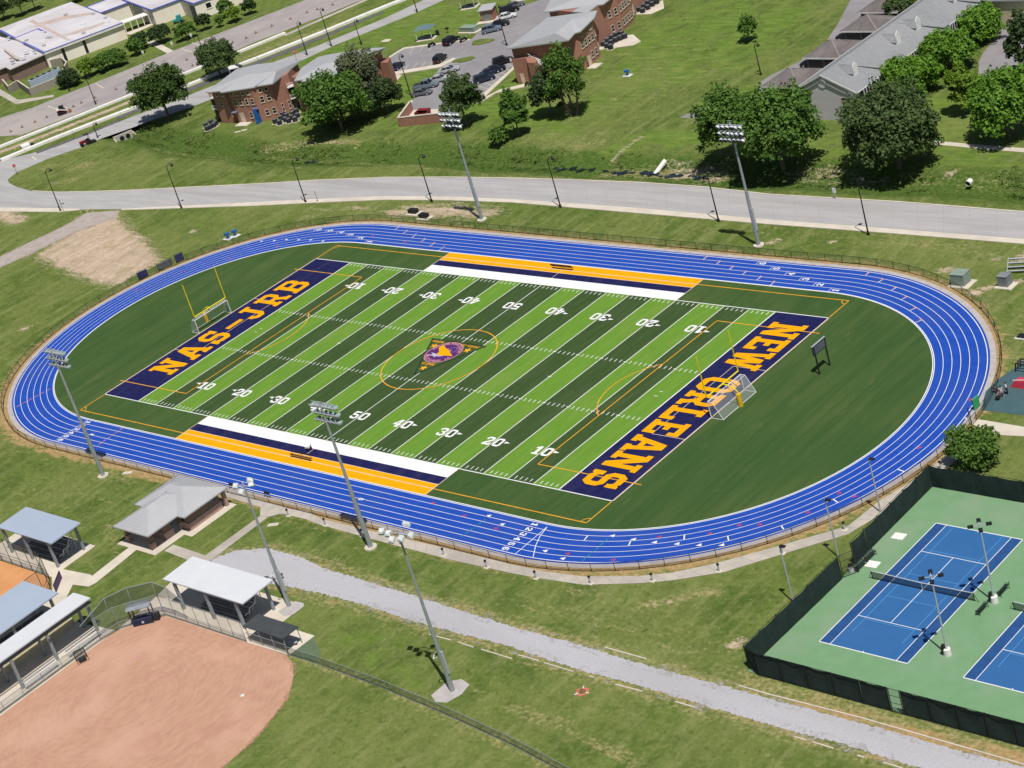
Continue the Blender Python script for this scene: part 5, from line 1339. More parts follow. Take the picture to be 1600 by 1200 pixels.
MB().path([(-.5,0,.35),(.4,0,.3),(.7,.1,1.0)], .05, 6).build('frame', 'black_metal', r, world=False); MB().box(-.45,-.3,.3,.15,.3,.62).build('tray', 'trim_white', r, world=False)
for yy in (-.32, .32): MB().tube((.1,yy-.05,.25),(.1,yy+.05,.25),.25,.25,12).build('wheel', 'tyre', r, world=False)
# utility boxes
def util(label, pts, x0, y0, x1, y1, h, m, name='utility_box', padm='concrete_light', extra=None):
    r = thing(name, label, 'utility box', ((x0+x1)/2, (y0+y1)/2, 0)); b = MB().box(x0,y0,.12,x1,y1,h); b.build('cabinet', m, r)
    MB().box(x0-.05,y0-.05,h,x1+.05,y1+.05,h+.06).build('lid', m, r); MB().box(x0-.35,y0-.55,0,x1+.8,y1+.3,.12).build('pad', padm, r)
    MB().box(x1,y0+.2,.4,x1+.03,(y0+y1)/2-.04,h-.2).build('door', m, r); MB().box(x1,(y0+y1)/2+.04,.4,x1+.03,y1-.2,h-.2).build('door', m, r)
    return r
util('large pale green transformer on a pad outside the far right bend', None, 67.4, 36.5, 69.5, 38.4, 1.75, 'green_box')
util('smaller grey-green transformer at the right, next to the larger one', None, 74.2, 37.4, 75.7, 38.8, 1.6, 'grey_box')
util('dark low electrical box on the bare ground, left of the two', None, -49.6, 43.2, -47.7, 44.2, .75, 'black_metal')
util('dark low electrical box on the bare ground, right of the two', None, -45.5, 41.9, -43.7, 42.9, .75, 'black_metal')
util('long green transformer on the lawn by the car park', None, g(735,49)[0]-2.6, g(735,49)[1]-.8, g(735,49)[0]+2.0, g(735,49)[1]+1.2, 1.1, 'green_box')
for (q, lb) in (((357,373), 'blue spring rider on a white pad near the far left bend, left of the two'), ((368,368.5), 'blue spring rider on a white pad near the far left bend, right of the two'), ((981,118), 'blue barrel-like seat standing alone on the wide lawn')):
    x, y = g(*q); r = thing('blue_seat', lb, 'drinking fountain', (x, y, 0)); r['category'] = 'blue seat'
    MB().box(-.9,-.7,0,.9,.7,.08).build('pad', 'trim_white', r, world=False); MB().tube((0,0,.08),(0,0,.8),.22,.18,10).build('stem', 'blue_paint', r, world=False); MB().box(-.4,-.4,.8,.4,.4,1.15).build('body', 'blue_paint', r, world=False)
x, y = g(910, 1081); r = thing('survey_marker', 'orange and white painted ring with a short stub in the lawn below the gravel road', 'marker', (x, y, 0))
m = MB(); a_, b_ = disc(0, 0, .75, 20), disc(0, 0, .45, 20); m.strip(b_+b_[:1], a_+a_[:1], .03); m.build('ring', 'hydrant_orange', r, world=False); MB().tube((0,0,0),(0,0,.5),.22,.16,10).build('stub', 'cone_orange', r, world=False)
for i in range(6):
    a = i*1.05; MB().beam((math.cos(a)*.5, math.sin(a)*.5, .06), (math.cos(a)*.95, math.sin(a)*.95, .06), .12, .05).build('stake', 'hydrant_orange' if i % 2 else 'trim_white', r, world=False)
# white pipes in the ditch
a, b = g(1022, 268, -.6), g(1040, 253, -.1); r = thing('drain_pipe', 'white pipe end sticking up out of the ditch, its mouth in the water', 'pipe', (*a, 0)); MB().tube((0,0,-1.2),(b[0]-a[0],b[1]-a[1],.15),.42,.42,12).build('tube', 'wall_white', r, world=False)
MB().box(-.7,-.4,-1.35,.7,.4,-.9).build('headwall', 'dark_soft', r, world=False)
x, y = g(1512, 287); r = thing('drain_pipe', 'short white pipe mouth with a dark opening in the right end of the ditch bank', 'pipe', (x, y, 0)); MB().tube((0,.9,.1),(0,0,.0),.45,.45,12,cap=False).build('tube', 'wall_white', r, world=False); MB().tube((0,.1,0),(0,.15,0),.40,.40,12).build('opening', 'black_metal', r, world=False)
# culvert
r = thing('culvert', 'concrete culvert head with two round openings at the left end of the ditch', 'culvert', (*g(192,214), 0))
a, b = g(178, 218), g(207, 206); hw = MB(); d = Vector((b[0]-a[0], b[1]-a[1])).normalized(); n = Vector((d.y, -d.x))
hw.prism([a, b, (b[0]-n.x*.6, b[1]-n.y*.6), (a[0]-n.x*.6, a[1]-n.y*.6)], -1.2, .45); hw.build('headwall', 'concrete_path', r)
for t in (.40, .72):
    c = (a[0]+(b[0]-a[0])*t, a[1]+(b[1]-a[1])*t); MB().tube((c[0]+n.x*.08, c[1]+n.y*.08, -.45), (c[0]-n.x*.1, c[1]-n.y*.1, -.45), .55, .55, 14).build('opening', 'black_metal', r)
for q in (a, b): MB().beam((q[0], q[1], -.2), (q[0]+n.x*2.2, q[1]+n.y*2.2, -.8), .3, .9).build('wing_wall', 'concrete_path', r)

# ================================================================== TENNIS FENCE, NETS
def windscreen_run(root, a, b, h=3.0, bow=.10):
    L = math.hypot(b[0]-a[0], b[1]-a[1]); n = max(1, round(L/3.05)); d = Vector((b[0]-a[0], b[1]-a[1])).normalized(); nn = Vector((-d.y, d.x))
    rn = random.Random(int(a[0]*10+b[1]))
    for i in range(n+1):
        p = (a[0]+(b[0]-a[0])*i/n, a[1]+(b[1]-a[1])*i/n); MB().tube((*p,0), (*p,h+.06), .05, .05, 6).build('post', 'fence_black', root)
    for i in range(n):
        m = MB(); NX, NZ = 7, 5; V = []; ph = rn.random()*6; am = bow*rn.uniform(.5, 1.4); sag = rn.uniform(.0, .16)
        for k in range(NZ):
            for j in range(NX):
                t = (i+j/(NX-1))/n; u = j/(NX-1); w_ = k/(NZ-1)
                off = -.07-am*math.sin(math.pi*u)*math.sin(math.pi*w_*.9+.2)+.03*math.sin(9*u+ph)*w_
                zz = .12+(h-.16)*w_-(sag*math.sin(math.pi*u)**2 if k == NZ-1 else 0)
                V.append((a[0]+(b[0]-a[0])*t+nn.x*off, a[1]+(b[1]-a[1])*t+nn.y*off, zz))
        m.add(V, [(k*NX+j, k*NX+j+1, (k+1)*NX+j+1, (k+1)*NX+j) for k in range(NZ-1) for j in range(NX-1)])
        m.build('windscreen_panel', 'windscreen', root)
    for zr in (h, .08): MB().tube((*a,zr),(*b,zr),.03,.03,6).build('rail', 'fence_black', root)
r = thing('windscreen_fence', 'dark green windscreen fence along the bottom side of the tennis courts', 'fence', (94.1,-47.5,0))
windscreen_run(r, (110.6,-47.5), (94.1,-47.5)); windscreen_run(r, (150,-47.5), (112.2,-47.5)); windscreen_run(r, (94.1,-47.5), (92.5,-46.9))
r = thing('windscreen_fence', 'dark green windscreen fence on the left side of the courts, in two lengths', 'fence', (92.5,-46.9,0))
windscreen_run(r, (92.5,-46.9), (92.75,-29.4)); windscreen_run(r, (92.6,-26.6), (92.4,-9.8))
r = thing('windscreen_fence', 'dark green windscreen fence at the top of the tennis courts behind the bush', 'fence', (92.4,-9.8,0))
windscreen_run(r, (92.4,-9.8), (150,-9.7))
def gate(label, a, b, h=3.0):
    r = thing('court_gate', label, 'gate', (*a, 0)); m = MB()
    for z in (.1, h*.4, h*.7, h-.05): m.tube((*a,z),(*b,z),.03,.03,6)
    m.tube((*a,0),(*a,h),.05,.05,6).tube((*b,0),(*b,h),.05,.05,6); m.build('gate_frame', 'fence_black', r); MB().quad((*a,.1),(*b,.1),(*b,h),(*a,h)).build('netting', 'chain_link_black', r)
gate('open-mesh gate in the bottom windscreen fence, courts showing through', (110.75,-47.5), (112.05,-47.5))
gate('mesh gate standing open in the left windscreen fence', (92.8,-29.2), (93.8,-27.6))
for k, x0 in enumerate((96.95, 114.45, 131.95)):
    ym = -28.3; r = thing('tennis_net', ['dark tennis net with white band across the left court','dark tennis net across the right court','dark tennis net of the furthest court'][k], 'tennis net', (x0+5.5, ym, 0), group='tennis nets')
    xa, xb = x0-.9, x0+11.9
    for x in (xa, xb): MB().tube((x,ym,0),(x,ym,1.1),.05,.05,8).path([(x,ym,1.0),(x+(.5 if x > x0+5 else -.5),ym,.02)], .03, 6).build('net_post', 'black_metal', r)
    nb = MB(); bd = MB(); N = 24
    for i in range(N):
        t0, t1 = i/N, (i+1)/N; f = lambda t: 1.07-.155*(1-abs(2*t-1))
        nb.quad((xa+(xb-xa)*t0,ym,.03),(xa+(xb-xa)*t1,ym,.03),(xa+(xb-xa)*t1,ym,f(t1)-.04),(xa+(xb-xa)*t0,ym,f(t0)-.04))
        bd.beam((xa+(xb-xa)*t0,ym,f(t0)), (xa+(xb-xa)*t1,ym,f(t1)), .05, .08)
    nb.build('netting', 'net_tennis', r); bd.build('headband', 'trim_white', r); MB().box((xa+xb)/2-.03,ym-.02,.0,(xa+xb)/2+.03,ym+.02,.92).build('centre_strap', 'trim_white', r)
def mesh_bench(label, x, y, rot, m='fence_black'):
    r = thing('mesh_bench', label, 'bench', (x, y, 0), rot, 'benches at the tennis courts')
    MB().box(-.9,-.2,.44,.9,.25,.48).build('seat', 'net_tennis', r, world=False); MB().add([(-.9,-.22,.48),(.9,-.22,.48),(.9,-.34,.92),(-.9,-.34,.92)], [(0,1,2,3)]).build('backrest', 'net_tennis', r, world=False)
    for xx in (-.85, .85): MB().path([(xx,.25,0),(xx,.22,.46),(xx,-.22,.46),(xx,-.35,.95)], .03, 6).path([(xx,-.2,.46),(xx,-.3,0)], .03, 6).path([(xx,.2,.46),(xx,.2,.66),(xx,-.28,.66)], .025, 6).build('leg', m, r, world=False)
mesh_bench('black mesh bench on the courts just above the light pole footing', 110.9, -25.9, math.pi/2); mesh_bench('black mesh bench on the courts just below the light pole footing', 110.5, -29.6, math.pi/2)
mesh_bench('dark red bench standing in the gap of the left windscreen fence', 93.6, -26.9, -math.pi/2); mesh_bench('second dark bench beside the red one at the windscreen gap', 93.6, -24.9, -math.pi/2)
for k, (x, y, lb) in enumerate(((93.7,-20.1,'white flat mat on the green court edge, upper of two'), (93.9,-24.3-1.6,'white flat mat on the green court edge, lower of two near the bench'))):
    tag(MB().obox(x+.6, y, .02, .07, .75, .6, .05).build('white_mat', 'wall_white'), lb, 'mat')
x, y = g(1331, 893); r = thing('litter_bin', 'white and black litter bin at the gate in the left windscreen fence', 'bin', (x, y, 0)); MB().tube((0,0,0),(0,0,.8),.32,.34,14).build('body', 'trim_white', r, world=False); MB().tube((0,0,.8),(0,0,1.0),.36,.25,14).build('lid', 'black_metal', r, world=False)

# ================================================================== BUILDINGS
def win_proto(w, h, frame='trim_cream', sash=True):
    w, h = w*.8, h*.92
    """window facing -y (local), origin at the middle of its foot on the wall face"""
    f = MB(); t = .09
    f.box(-w/2,-.07,0,-w/2+t,.02,h).box(w/2-t,-.07,0,w/2,.02,h).box(-w/2+t,-.07,h-t,w/2-t,.02,h).box(-w/2-.06,-.12,-.10,w/2+.06,.02,.0)
    f.box(-w/2+t,-.07,0,w/2-t,.02,t)
    if sash: f.box(-w/2+t,-.06,h*.48,w/2-t,.02,h*.56)
    p = MB().quad((-w/2+t,-.03,t),(w/2-t,-.03,t),(w/2-t,-.03,h-t),(-w/2+t,-.03,h-t))
    return f.mesh('window', frame), p.mesh('pane', 'glass_dark')
WP = win_proto(1.15, 1.55); WPS = win_proto(1.0, .9, sash=False); WPT = win_proto(.7, 2.1)
def windows(root, A, B, z, us, proto=WP, off=.015):
    """windows on the wall face from A to B (outer side on the right hand of A->B)"""
    d = Vector((B[0]-A[0], B[1]-A[1])); L = d.length; d.normalize(); n = Vector((d.y, -d.x)); ang = math.atan2(d.y, d.x)
    for u in us:
        o = bpy.data.objects.new('window', proto[0]); COL.objects.link(o); o.parent = root
        o.location = Vector((A[0]+d.x*L*u+n.x*off, A[1]+d.y*L*u+n.y*off, z))-WL[root.name]; o.rotation_euler = (0,0,ang)
        p = bpy.data.objects.new('pane', proto[1]); COL.objects.link(p); p.parent = o
def roof_fan(root, eave, ridge, thick=.25, m='roof_metal_grey', name='roof'):
    """eave polygon [(x,y,z)] joined to a ridge of two points; each eave corner goes to its nearer ridge end"""
    E_ = [Vector(p) for p in eave]; R_ = [Vector(p) for p in ridge]; mb = MB(); n = len(E_)
    near = [min(range(len(R_)), key=lambda k: ((p-R_[k]).xy).length) for p in E_]
    V = E_+[p-Vector((0,0,thick)) for p in E_]+R_
    F = []
    for i in range(n):
        j = (i+1) % n; a, b = 2*n+near[i], 2*n+near[j]
        F.append((i, j, b, a) if a != b else (i, j, a)); F.append((i+n, j+n, j, i))
    mb.add(V, F); k = len(mb.f)
    mb.tri([[(p.x, p.y) for p in E_]], E_[0].z-thick-.004)
    return mb.build(name, m, root)
def poly_z(pts, z): return [(p[0], p[1], z) for p in pts]
EV = 8.1
# --- left barracks
r = thing('brick_building', 'leftmost red brick building with grey metal roof and a blue panel by its door', 'building', (-137, 84, 0))
fA = [(-143.4,76.6),(-139.2,76.9),(-139.1,77.5),(-137.9,77.7),(-137.8,77.1),(-131.0,78.2),(-128.1,81.2),(-127.2,85.8),(-131.6,92.8),(-138.0,91.6),(-144.2,89.6),(-147.4,87.6)]
MB().prism(fA, 0, EV-.15).build('wall', 'brick_red', r)
E_ = gl([(321,144.2),(343,142),(344.5,144),(397,136),(400,134.5),(425.6,130.3),(471.3,93.1),(438,96),(400,100.6),(370,107.5)], EV)
roof_fan(r, poly_z(E_, EV), [(*g(382,117,9.6), 9.6), (*g(432,111,9.6), 9.6)])
windows(r, fA[0], fA[1], 4.1, (.50,)); windows(r, fA[5-0], fA[6], 4.1, (.35, .72)); windows(r, fA[5], fA[6], 1.0, (.40, .78))
windows(r, fA[4], fA[5], 4.1, (.12, .36, .62, .86)); windows(r, fA[4], fA[5], 1.0, (.62, .90)); windows(r, fA[4], fA[5], 6.4, (.08, .30, .56, .80), WPS); windows(r, fA[0], fA[1], 6.4, (.35, .75), WPS); windows(r, fA[5], fA[6], 6.4, (.4, .72), WPS)
A, B = fA[4], fA[5]; dv = Vector((B[0]-A[0], B[1]-A[1])).normalized(); nn = Vector((dv.y, -dv.x))
def on(A, B, u, out=0): return (A[0]+(B[0]-A[0])*u+nn.x*out, A[1]+(B[1]-A[1])*u+nn.y*out)
p = on(A, B, .22, .05); MB().obox(*p, 0, 2.3, .62, .06, math.atan2(dv.y, dv.x)).build('door', 'door_cream', r); p = on(A, B, .3, 1.1); MB().obox(*p, 0, .14, 1.8, 1.0, .15).build('doorstep', 'concrete_light', r)
p = on(A, B, .97, .75); MB().obox(*p, 0, 3.4, .12, .8, math.atan2(dv.y, dv.x)+.05).build('blue_panel', 'blue_paint', r); MB().obox(p[0]-.25, p[1]+.3, 3.2, 3.4, .7, .3, .1).build('blue_hood', 'cloth_blue', r)
p = on(A, B, -.02, .3); MB().obox(*p, 2.6, 2.75, .7, .45, .1).build('door_hood', 'cloth_blue', r)
windows(r, fA[6], fA[7], .7, (.25, .62), WPT); windows(r, fA[6], fA[7], 4.0, (.80,), WPT)
def balcony(root, x, y, w, d, a, zs=(2.7, 5.3)):
    for z in zs:
        MB().obox(x, y, z, z+.18, w, d, a).build('balcony', 'trim_white', root)
        m = MB(); c, s = math.cos(a), math.sin(a); P = [(x+c*i-s*j, y+s*i+c*j) for i, j in ((-w,-d),(w,-d),(w,d))]
        m.path([(*P[0], z+1.0), (*P[1], z+1.0), (*P[2], z+1.0)], .05, 5)
        for k in range(9):
            t = k/8; m.tube((P[0][0]+(P[1][0]-P[0][0])*t, P[0][1]+(P[1][1]-P[0][1])*t, z+.1), (P[0][0]+(P[1][0]-P[0][0])*t, P[0][1]+(P[1][1]-P[0][1])*t, z+1), .03, .03, 4)
        m.build('balcony_rail', 'trim_white', root)
        MB().obox(x, y-.1, z-2.4, z-.2, w*.8, d*.4, a).build('shade_block', 'glass_dark', root)  # solid dark box, its colour stands in for the shade under the balcony
    MB().obox(x-w*math.cos(a), y-w*math.sin(a), 0, zs[-1]+1.2, .22, .3, a).build('brick_pier', 'brick_red', root)
balcony(r, -145.2, 78.4, 1.3, .9, .12); balcony(r, -126.6, 85.6, 1.2, .9, 1.0)
# --- second barracks
r = thing('brick_building', 'red brick building with grey metal roof, mostly hidden by the clump of trees', 'building', (-117, 92, 0))
fB = [(-124.2,84.2),(-119.2,84.2),(-112.6,88.0),(-110.9,94.0),(-112.2,100.6),(-116.4,99.8),(-125.4,96.0),(-126.2,90.5)]
MB().prism(fB, 0, EV-.15).build('wall', 'brick_red', r)
E_ = gl([(459.5,126),(474,124),(471,127.2),(527.5,116.6),(533,113.5),(603,74),(577,75),(545,80),(512,85.4),(497,89),(471,106)], EV)
roof_fan(r, poly_z(E_, EV), [(*g(508,99,9.6), 9.6), (*g(560,90,9.6), 9.6)])
windows(r, fB[0], fB[1], 4.1, (.55,)); windows(r, fB[0], fB[1], 6.4, (.45, .7), WPS); windows(r, fB[1], fB[2], 4.1, (.2, .5, .8)); windows(r, fB[1], fB[2], 1.0, (.2, .5, .8))
MB().prism([g(604,134),g(617,134),g(621,126),g(608,126)], 0, 5.4).build('end_tower', 'brick_red', r); balcony(r, -111.2, 93.0, 1.2, 1.0, 1.3)
# --- right barracks, two linked blocks
r = thing('brick_building', 'red brick building with grey metal roof directly behind the tall open tree', 'building', (-68, 109, 0))
fC = [(-73.8,101.9),(-67.2,104.0),(-63.6,105.6),(-62.0,109.6),(-63.2,115.6),(-65.4,118.2),(-76.4,117.6)]
MB().prism(fC, 0, EV-.15).build('wall', 'brick_red', r)
E_ = gl([(791,76),(888,62.5),(898.5,51),(907,48.5),(929,26.8),(933,16.2),(856,27)], EV)
roof_fan(r, poly_z(E_, EV), [(*g(868,52,9.7), 9.7), (*g(893,30,9.7), 9.7)])
windows(r, fC[3], fC[4], 4.1, (.10, .34, .58, .82)); windows(r, fC[3], fC[4], 1.0, (.55, .82)); windows(r, fC[2], fC[3], 4.1, (.3,)); windows(r, fC[3], fC[4], 6.4, (.2, .5, .8), WPS)
windows(r, fC[4], fC[5], 4.1, (.5,)); windows(r, fC[4], fC[5], 1.0, (.5,))
MB().obox(-61.6, 110.6, 0, 2.3, .06, .55, .1).build('door', 'door_cream', r); MB().obox(-60.6, 110.6, 0, .14, 1.1, 1.4, .1).build('doorstep', 'concrete_light', r)
MB().prism([(-73.7,101.0),(-70.3,101.7),(-69.7,103.0),(-73.2,102.4)], 0, 5.5).build('end_tower', 'brick_red', r); MB().prism([(-70.2,101.7),(-67.6,99.2),(-65.6,99.2),(-65.8,100.4),(-69.6,103.0)], 0, 5.5).build('end_tower', 'brick_red', r)
MB().obox(-72.2, 101.2, 0, 2.2, .45, .05, .22).build('door', 'door_cream', r); MB().tube((-73.9,101.0,5.2),(-73.9,101.0,5.8),.25,.25,8).build('wall_lamp', 'trim_white', r)
st = MB()
for k in range(9): st.box(-69.4+k*.42, 101.9-k*.0, 5.3-k*.28, -69.0+k*.42, 103.2, 5.45-k*.28)
st.beam((-69.6,101.9,6.3), (-65.5,101.9,3.6), .07); st.beam((-69.6,101.9,5.8), (-65.5,101.9,3.1), .05)
st.build('stair', 'trim_white', r)
r = thing('brick_building', 'two-storey red brick building cut by the top edge, furthest of the right pair', 'building', (-75, 132, 0))
fD = [(-80.5,121.8),(-67.2,119.4),(-68.4,125.4),(-68.1,129.6),(-69.6,135.0),(-72.8,139.4),(-74.6,148),(-88,148),(-88,131)]
MB().prism(fD, 0, EV-.15).build('wall', 'brick_red', r)
E_ = gl([(850,18.5),(942,6.4),(953,-2),(975,-22),(985,-45),(880,-40)], EV)
roof_fan(r, poly_z(E_, EV), [(*g(925,-12,9.7), 9.7), (*g(935,-30,9.7), 9.7)])
windows(r, fD[2], fD[3], 4.1, (.3, .75)); windows(r, fD[2], fD[3], 1.0, (.3, .75)); windows(r, fD[3], fD[4], 4.1, (.15, .38, .62, .86)); windows(r, fD[3], fD[4], 1.0, (.15, .38, .62, .86)); windows(r, fD[4], fD[5], 4.1, (.3, .7)); windows(r, fD[4], fD[5], 1.0, (.3, .7))
MB().prism([fD[1], fD[2], (-72,125), (-72,119.8)], EV-.15, EV+.1).build('low_roof', 'roof_metal_grey', r)
for q in ([(-67.6,118.6),(-59.0,121.6),(-58.6,123.6),(-63.8,127.4),(-67.8,126.4)], [(-72.3,138.6),(-68.0,138.8),(-66.8,142),(-71,147)]): sheet('patio_slab', q, 'concrete_light', .03, world=True)
# round cooling units
CU = None
def condensers(spots, label):
    global CU
    for q in spots:
        x, y = g(*q)
        if CU is None:
            CU = thing('cooling_unit', label, 'air conditioner', (x, y, 0)); 
            MB().tube((0,0,0),(0,0,1.05),.56,.56,14).build('casing', 'dark_soft', CU, world=False); MB().tube((0,0,1.05),(0,0,1.12),.50,.40,14).build('fan_grille', 'panel_grey', CU, world=False); MB().box(-.7,-.7,0,.7,.7,.08).build('pad', 'concrete_light', CU, world=False); CU['group'] = label; o = CU
        else: o = dup(CU, (x, y, 0), 0, label, label)
condensers([(323,199),(329,202),(335,199),(331,194),(338,196),(325,204)], 'black round cooling unit in the cluster at the left corner of the left brick building')
condensers([(431,193),(438,195),(440,188),(447,190),(452,192),(449,184),(457,187),(462,190),(458,181),(466,184),(464,177),(443,182)], 'black round cooling unit in the cluster at the right foot of the left brick building')
condensers([(944,72),(949,75),(950,67),(956,70),(957,62),(963,66),(964,58),(970,63),(972,56),(977,60),(955,77)], 'black round cooling unit on the slab between the two right brick blocks')
condensers([(1000,18),(1005,20),(1007,13),(1013,15),(1013,8),(1020,10),(1021,4),(1027,6)], 'black round cooling unit on the slab near the top edge')
# --- bin enclosure, shed, shelters
r = thing('bin_enclosure', 'roofless brick enclosure with pale coping round a red skip', 'enclosure', (-83, 82, 0)); 
P = [g(626,198), g(691,191), g(706,170)]; Q = g(645,172)
for a, b in ((P[0], P[1]), (P[1], P[2]), (P[0], Q)):
    d = Vector((b[0]-a[0], b[1]-a[1])).normalized(); n = Vector((-d.y, d.x))*.16; m = MB()
    m.prism([(a[0]-n.x,a[1]-n.y),(b[0]-n.x,b[1]-n.y),(b[0]+n.x,b[1]+n.y),(a[0]+n.x,a[1]+n.y)], 0, 1.95); m.build('wall', 'brick_red', r)
    n *= 1.35; MB().prism([(a[0]-n.x,a[1]-n.y),(b[0]-n.x,b[1]-n.y),(b[0]+n.x,b[1]+n.y),(a[0]+n.x,a[1]+n.y)], 1.95, 2.07).build('coping', 'concrete_light', r)
sheet('bin_yard', [P[0], P[1], P[2], Q], 'concrete_light', .035, world=True)
x, y = g(663,184); r = thing('skip', 'dark red metal skip inside the brick enclosure', 'skip', (x, y, 0), math.radians(8)); m = MB(); m.add([(-1.3,-.8,.1),(1.3,-.8,.1),(1.3,.8,.1),(-1.3,.8,.1),(-1.5,-1,1.5),(1.5,-1,1.5),(1.5,1,1.7),(-1.5,1,1.7)], [(3,2,1,0),(0,1,5,4),(1,2,6,5),(2,3,7,6),(3,0,4,7)]); m.build('body', 'red_paint', r, world=False)
MB().add([(-1.5,0,1.6),(1.5,0,1.6),(1.5,1,1.72),(-1.5,1,1.72)], [(0,1,2,3)]).build('lid', 'red_paint', r, world=False); MB().box(-1.3,-.7,.3,1.3,.7,.32).build('floor', 'dark_soft', r, world=False)
def shed(label, c, w, d, h, a, roofm, wallm):
    r = thing('shed', label, 'shed', (*c, 0), a); MB().box(-w/2,-d/2,0,w/2,d/2,h).build('wall', wallm, r, world=False)
    MB().add([(-w/2-.3,-d/2-.4,h),(w/2+.3,-d/2-.4,h),(w/2+.3,d/2+.4,h+.5),(-w/2-.3,d/2+.4,h+.5),(-w/2-.3,-d/2-.4,h+.15),(w/2+.3,-d/2-.4,h+.15),(w/2+.3,d/2+.4,h+.65),(-w/2-.3,d/2+.4,h+.65)], [(3,2,1,0),(4,5,6,7),(0,1,5,4),(1,2,6,5),(2,3,7,6),(3,0,4,7)]).build('roof', roofm, r, world=False)
    MB().box(-w*.3,-d/2-.04,0,w*.25,-d/2,h*.75).build('door', 'grey_box', r, world=False); MB().box(-w/2-1,-d/2-1.5,0,w/2+.5,d/2+.4,.07).build('pad', 'concrete_light', r, world=False)
shed('small brick shed with grey lean-to roof at the top of the car park', g(766,30), 3.2, 2.4, 2.6, .35, 'roof_metal_grey', 'brick_red')
def shelter(label, c, w, d, h, a):
    r = thing('picnic_shelter', label, 'shelter', (*c, 0), a)
    for i, j in ((-1,-1),(1,-1),(1,1),(-1,1)): MB().tube((i*w*.42,j*d*.42,0),(i*w*.42,j*d*.42,h),.07,.07,6).build('post', 'trim_white', r, world=False)
    MB().add([(-w/2,-d/2,h),(w/2,-d/2,h),(w/2,d/2,h),(-w/2,d/2,h),(-w*.2,0,h+.8),(w*.2,0,h+.8)], [(3,2,1,0),(0,1,5,4),(1,2,5),(2,3,4,5),(3,0,4)]).build('roof', mat('shelter_roof', (.12,.19,.20), (.10,.16,.17), scale=1), r, world=False)
    MB().box(-w/2,-d/2,0,w/2,d/2,.08).build('pad', 'concrete_light', r, world=False); MB().box(-.9,-.4,.7,.9,.4,.76).build('table_top', 'dark_soft', r, world=False)
    for j in (-.75, .75): MB().box(-.9,j-.13,.42,.9,j+.13,.46).build('bench_seat', 'dark_soft', r, world=False)
shelter('dark green roofed picnic shelter on the lawn left of the car park', g(668,60), 4.6, 3.4, 2.6, .35); shelter('dark green roofed picnic shelter near the top edge', g(735,11), 4.2, 3.2, 2.6, .35)
for q, lb in (((684.5,55),'black litter bin beside the green-roofed picnic shelter'),):
    r = thing('litter_bin', lb, 'bin', (*g(*q), 0)); MB().tube((0,0,0),(0,0,1.1),.4,.42,12).build('body', 'black_metal', r, world=False); MB().tube((0,0,1.1),(0,0,1.3),.44,.3,12).build('lid', 'black_metal', r, world=False)
r = thing('barbecue_grill', 'small black grill on a post on the lawn above the car park', 'grill', (*g(700,51), 0)); MB().tube((0,0,0),(0,0,.9),.06,.06,6).build('post', 'black_metal', r, world=False); MB().box(-.4,-.3,.9,.4,.3,1.2).build('firebox', 'black_metal', r, world=False)
tag(MB().poly(gl([(594,65),(602,61.5),(612,61),(608,65),(600,66)]), .04).build('lawn_slab', 'concrete_light'), 'small pale concrete slab in the lawn left of the picnic shelter', 'slab')
for q, lb in (((372,206), 'first tiny pale slab in the lawn in front of the left brick building'), ((381,203.5), 'second tiny pale slab, nearer the brick doorstep'), ((199,747-8), 'white flat pad in the grass beside the left floodlight footing'), ((427,820), 'small round concrete cover beside the path fork')):
    x, y = g(*q); tag(MB().obox(x, y, 0, .06, .8, .35, .5).build('small_slab', 'concrete_light'), lb, 'slab')

# --- flats on the right
r = thing('apartment_building', 'long grey-sided block of flats with grey shingle roof and white dormers', 'building', (12, 89, 0))
Y1 = 152; MB().prism([(6.6,88.8),(17.9,88.8),(17.9,Y1),(6.6,Y1)], 0, 5.35).build('wall', 'siding_grey', r)
MB().add([(6.6,88.81,5.35),(17.9,88.81,5.35),(12.2,88.81,8.25),(6.6,89.6,5.35),(17.9,89.6,5.35),(12.2,89.6,8.25)], [(0,1,2),(5,4,3),(1,4,5,2),(0,2,5,3)]).build('gable', 'siding_grey', r)
def slab_roof(root, pts, th, m, name='roof'):
    n = len(pts); V = [Vector(p) for p in pts]; V += [p-Vector((0,0,th)) for p in V]
    return MB().add(V, [tuple(range(n)), tuple(range(2*n-1, n-1, -1))]+[(i+n, (i+1) % n+n, (i+1) % n, i) for i in range(n)]).build(name, m, root)
slab_roof(r, [(12.2,88.6,8.55),(5.6,88.6,5.45),(5.6,Y1,5.45),(12.2,Y1,8.55)], .2, 'roof_shingle_grey'); slab_roof(r, [(12.2,88.6,8.55),(12.2,Y1,8.55),(19.0,Y1,5.35),(19.0,88.6,5.35)], .2, 'roof_shingle_grey')
for y in (99.0, 117.5, 129.5):
    slab_roof(r, [(12.3,y-5.6,8.53),(12.3,y+5.2,8.53),(19.3,y+.9,5.66),(19.3,y-.9,5.66)], .12, 'roof_shingle_grey', 'valley_roof')
MB().beam((5.7,88.45,5.35),(12.2,88.45,8.4),.12,.3).beam((12.2,88.45,8.4),(19.0,88.45,5.25),.12,.3).build('bargeboard', 'trim_white', r)
MB().tube((12.0,88.8,6.7),(12.0,88.7,6.7),.75,.75,20).build('gable_vent', 'trim_white', r)
MB().beam((5.55,88.6,5.35),(5.55,Y1,5.35),.2,.16).beam((19.05,88.6,5.25),(19.05,Y1,5.25),.12,.14).build('gutter', 'trim_white', r)
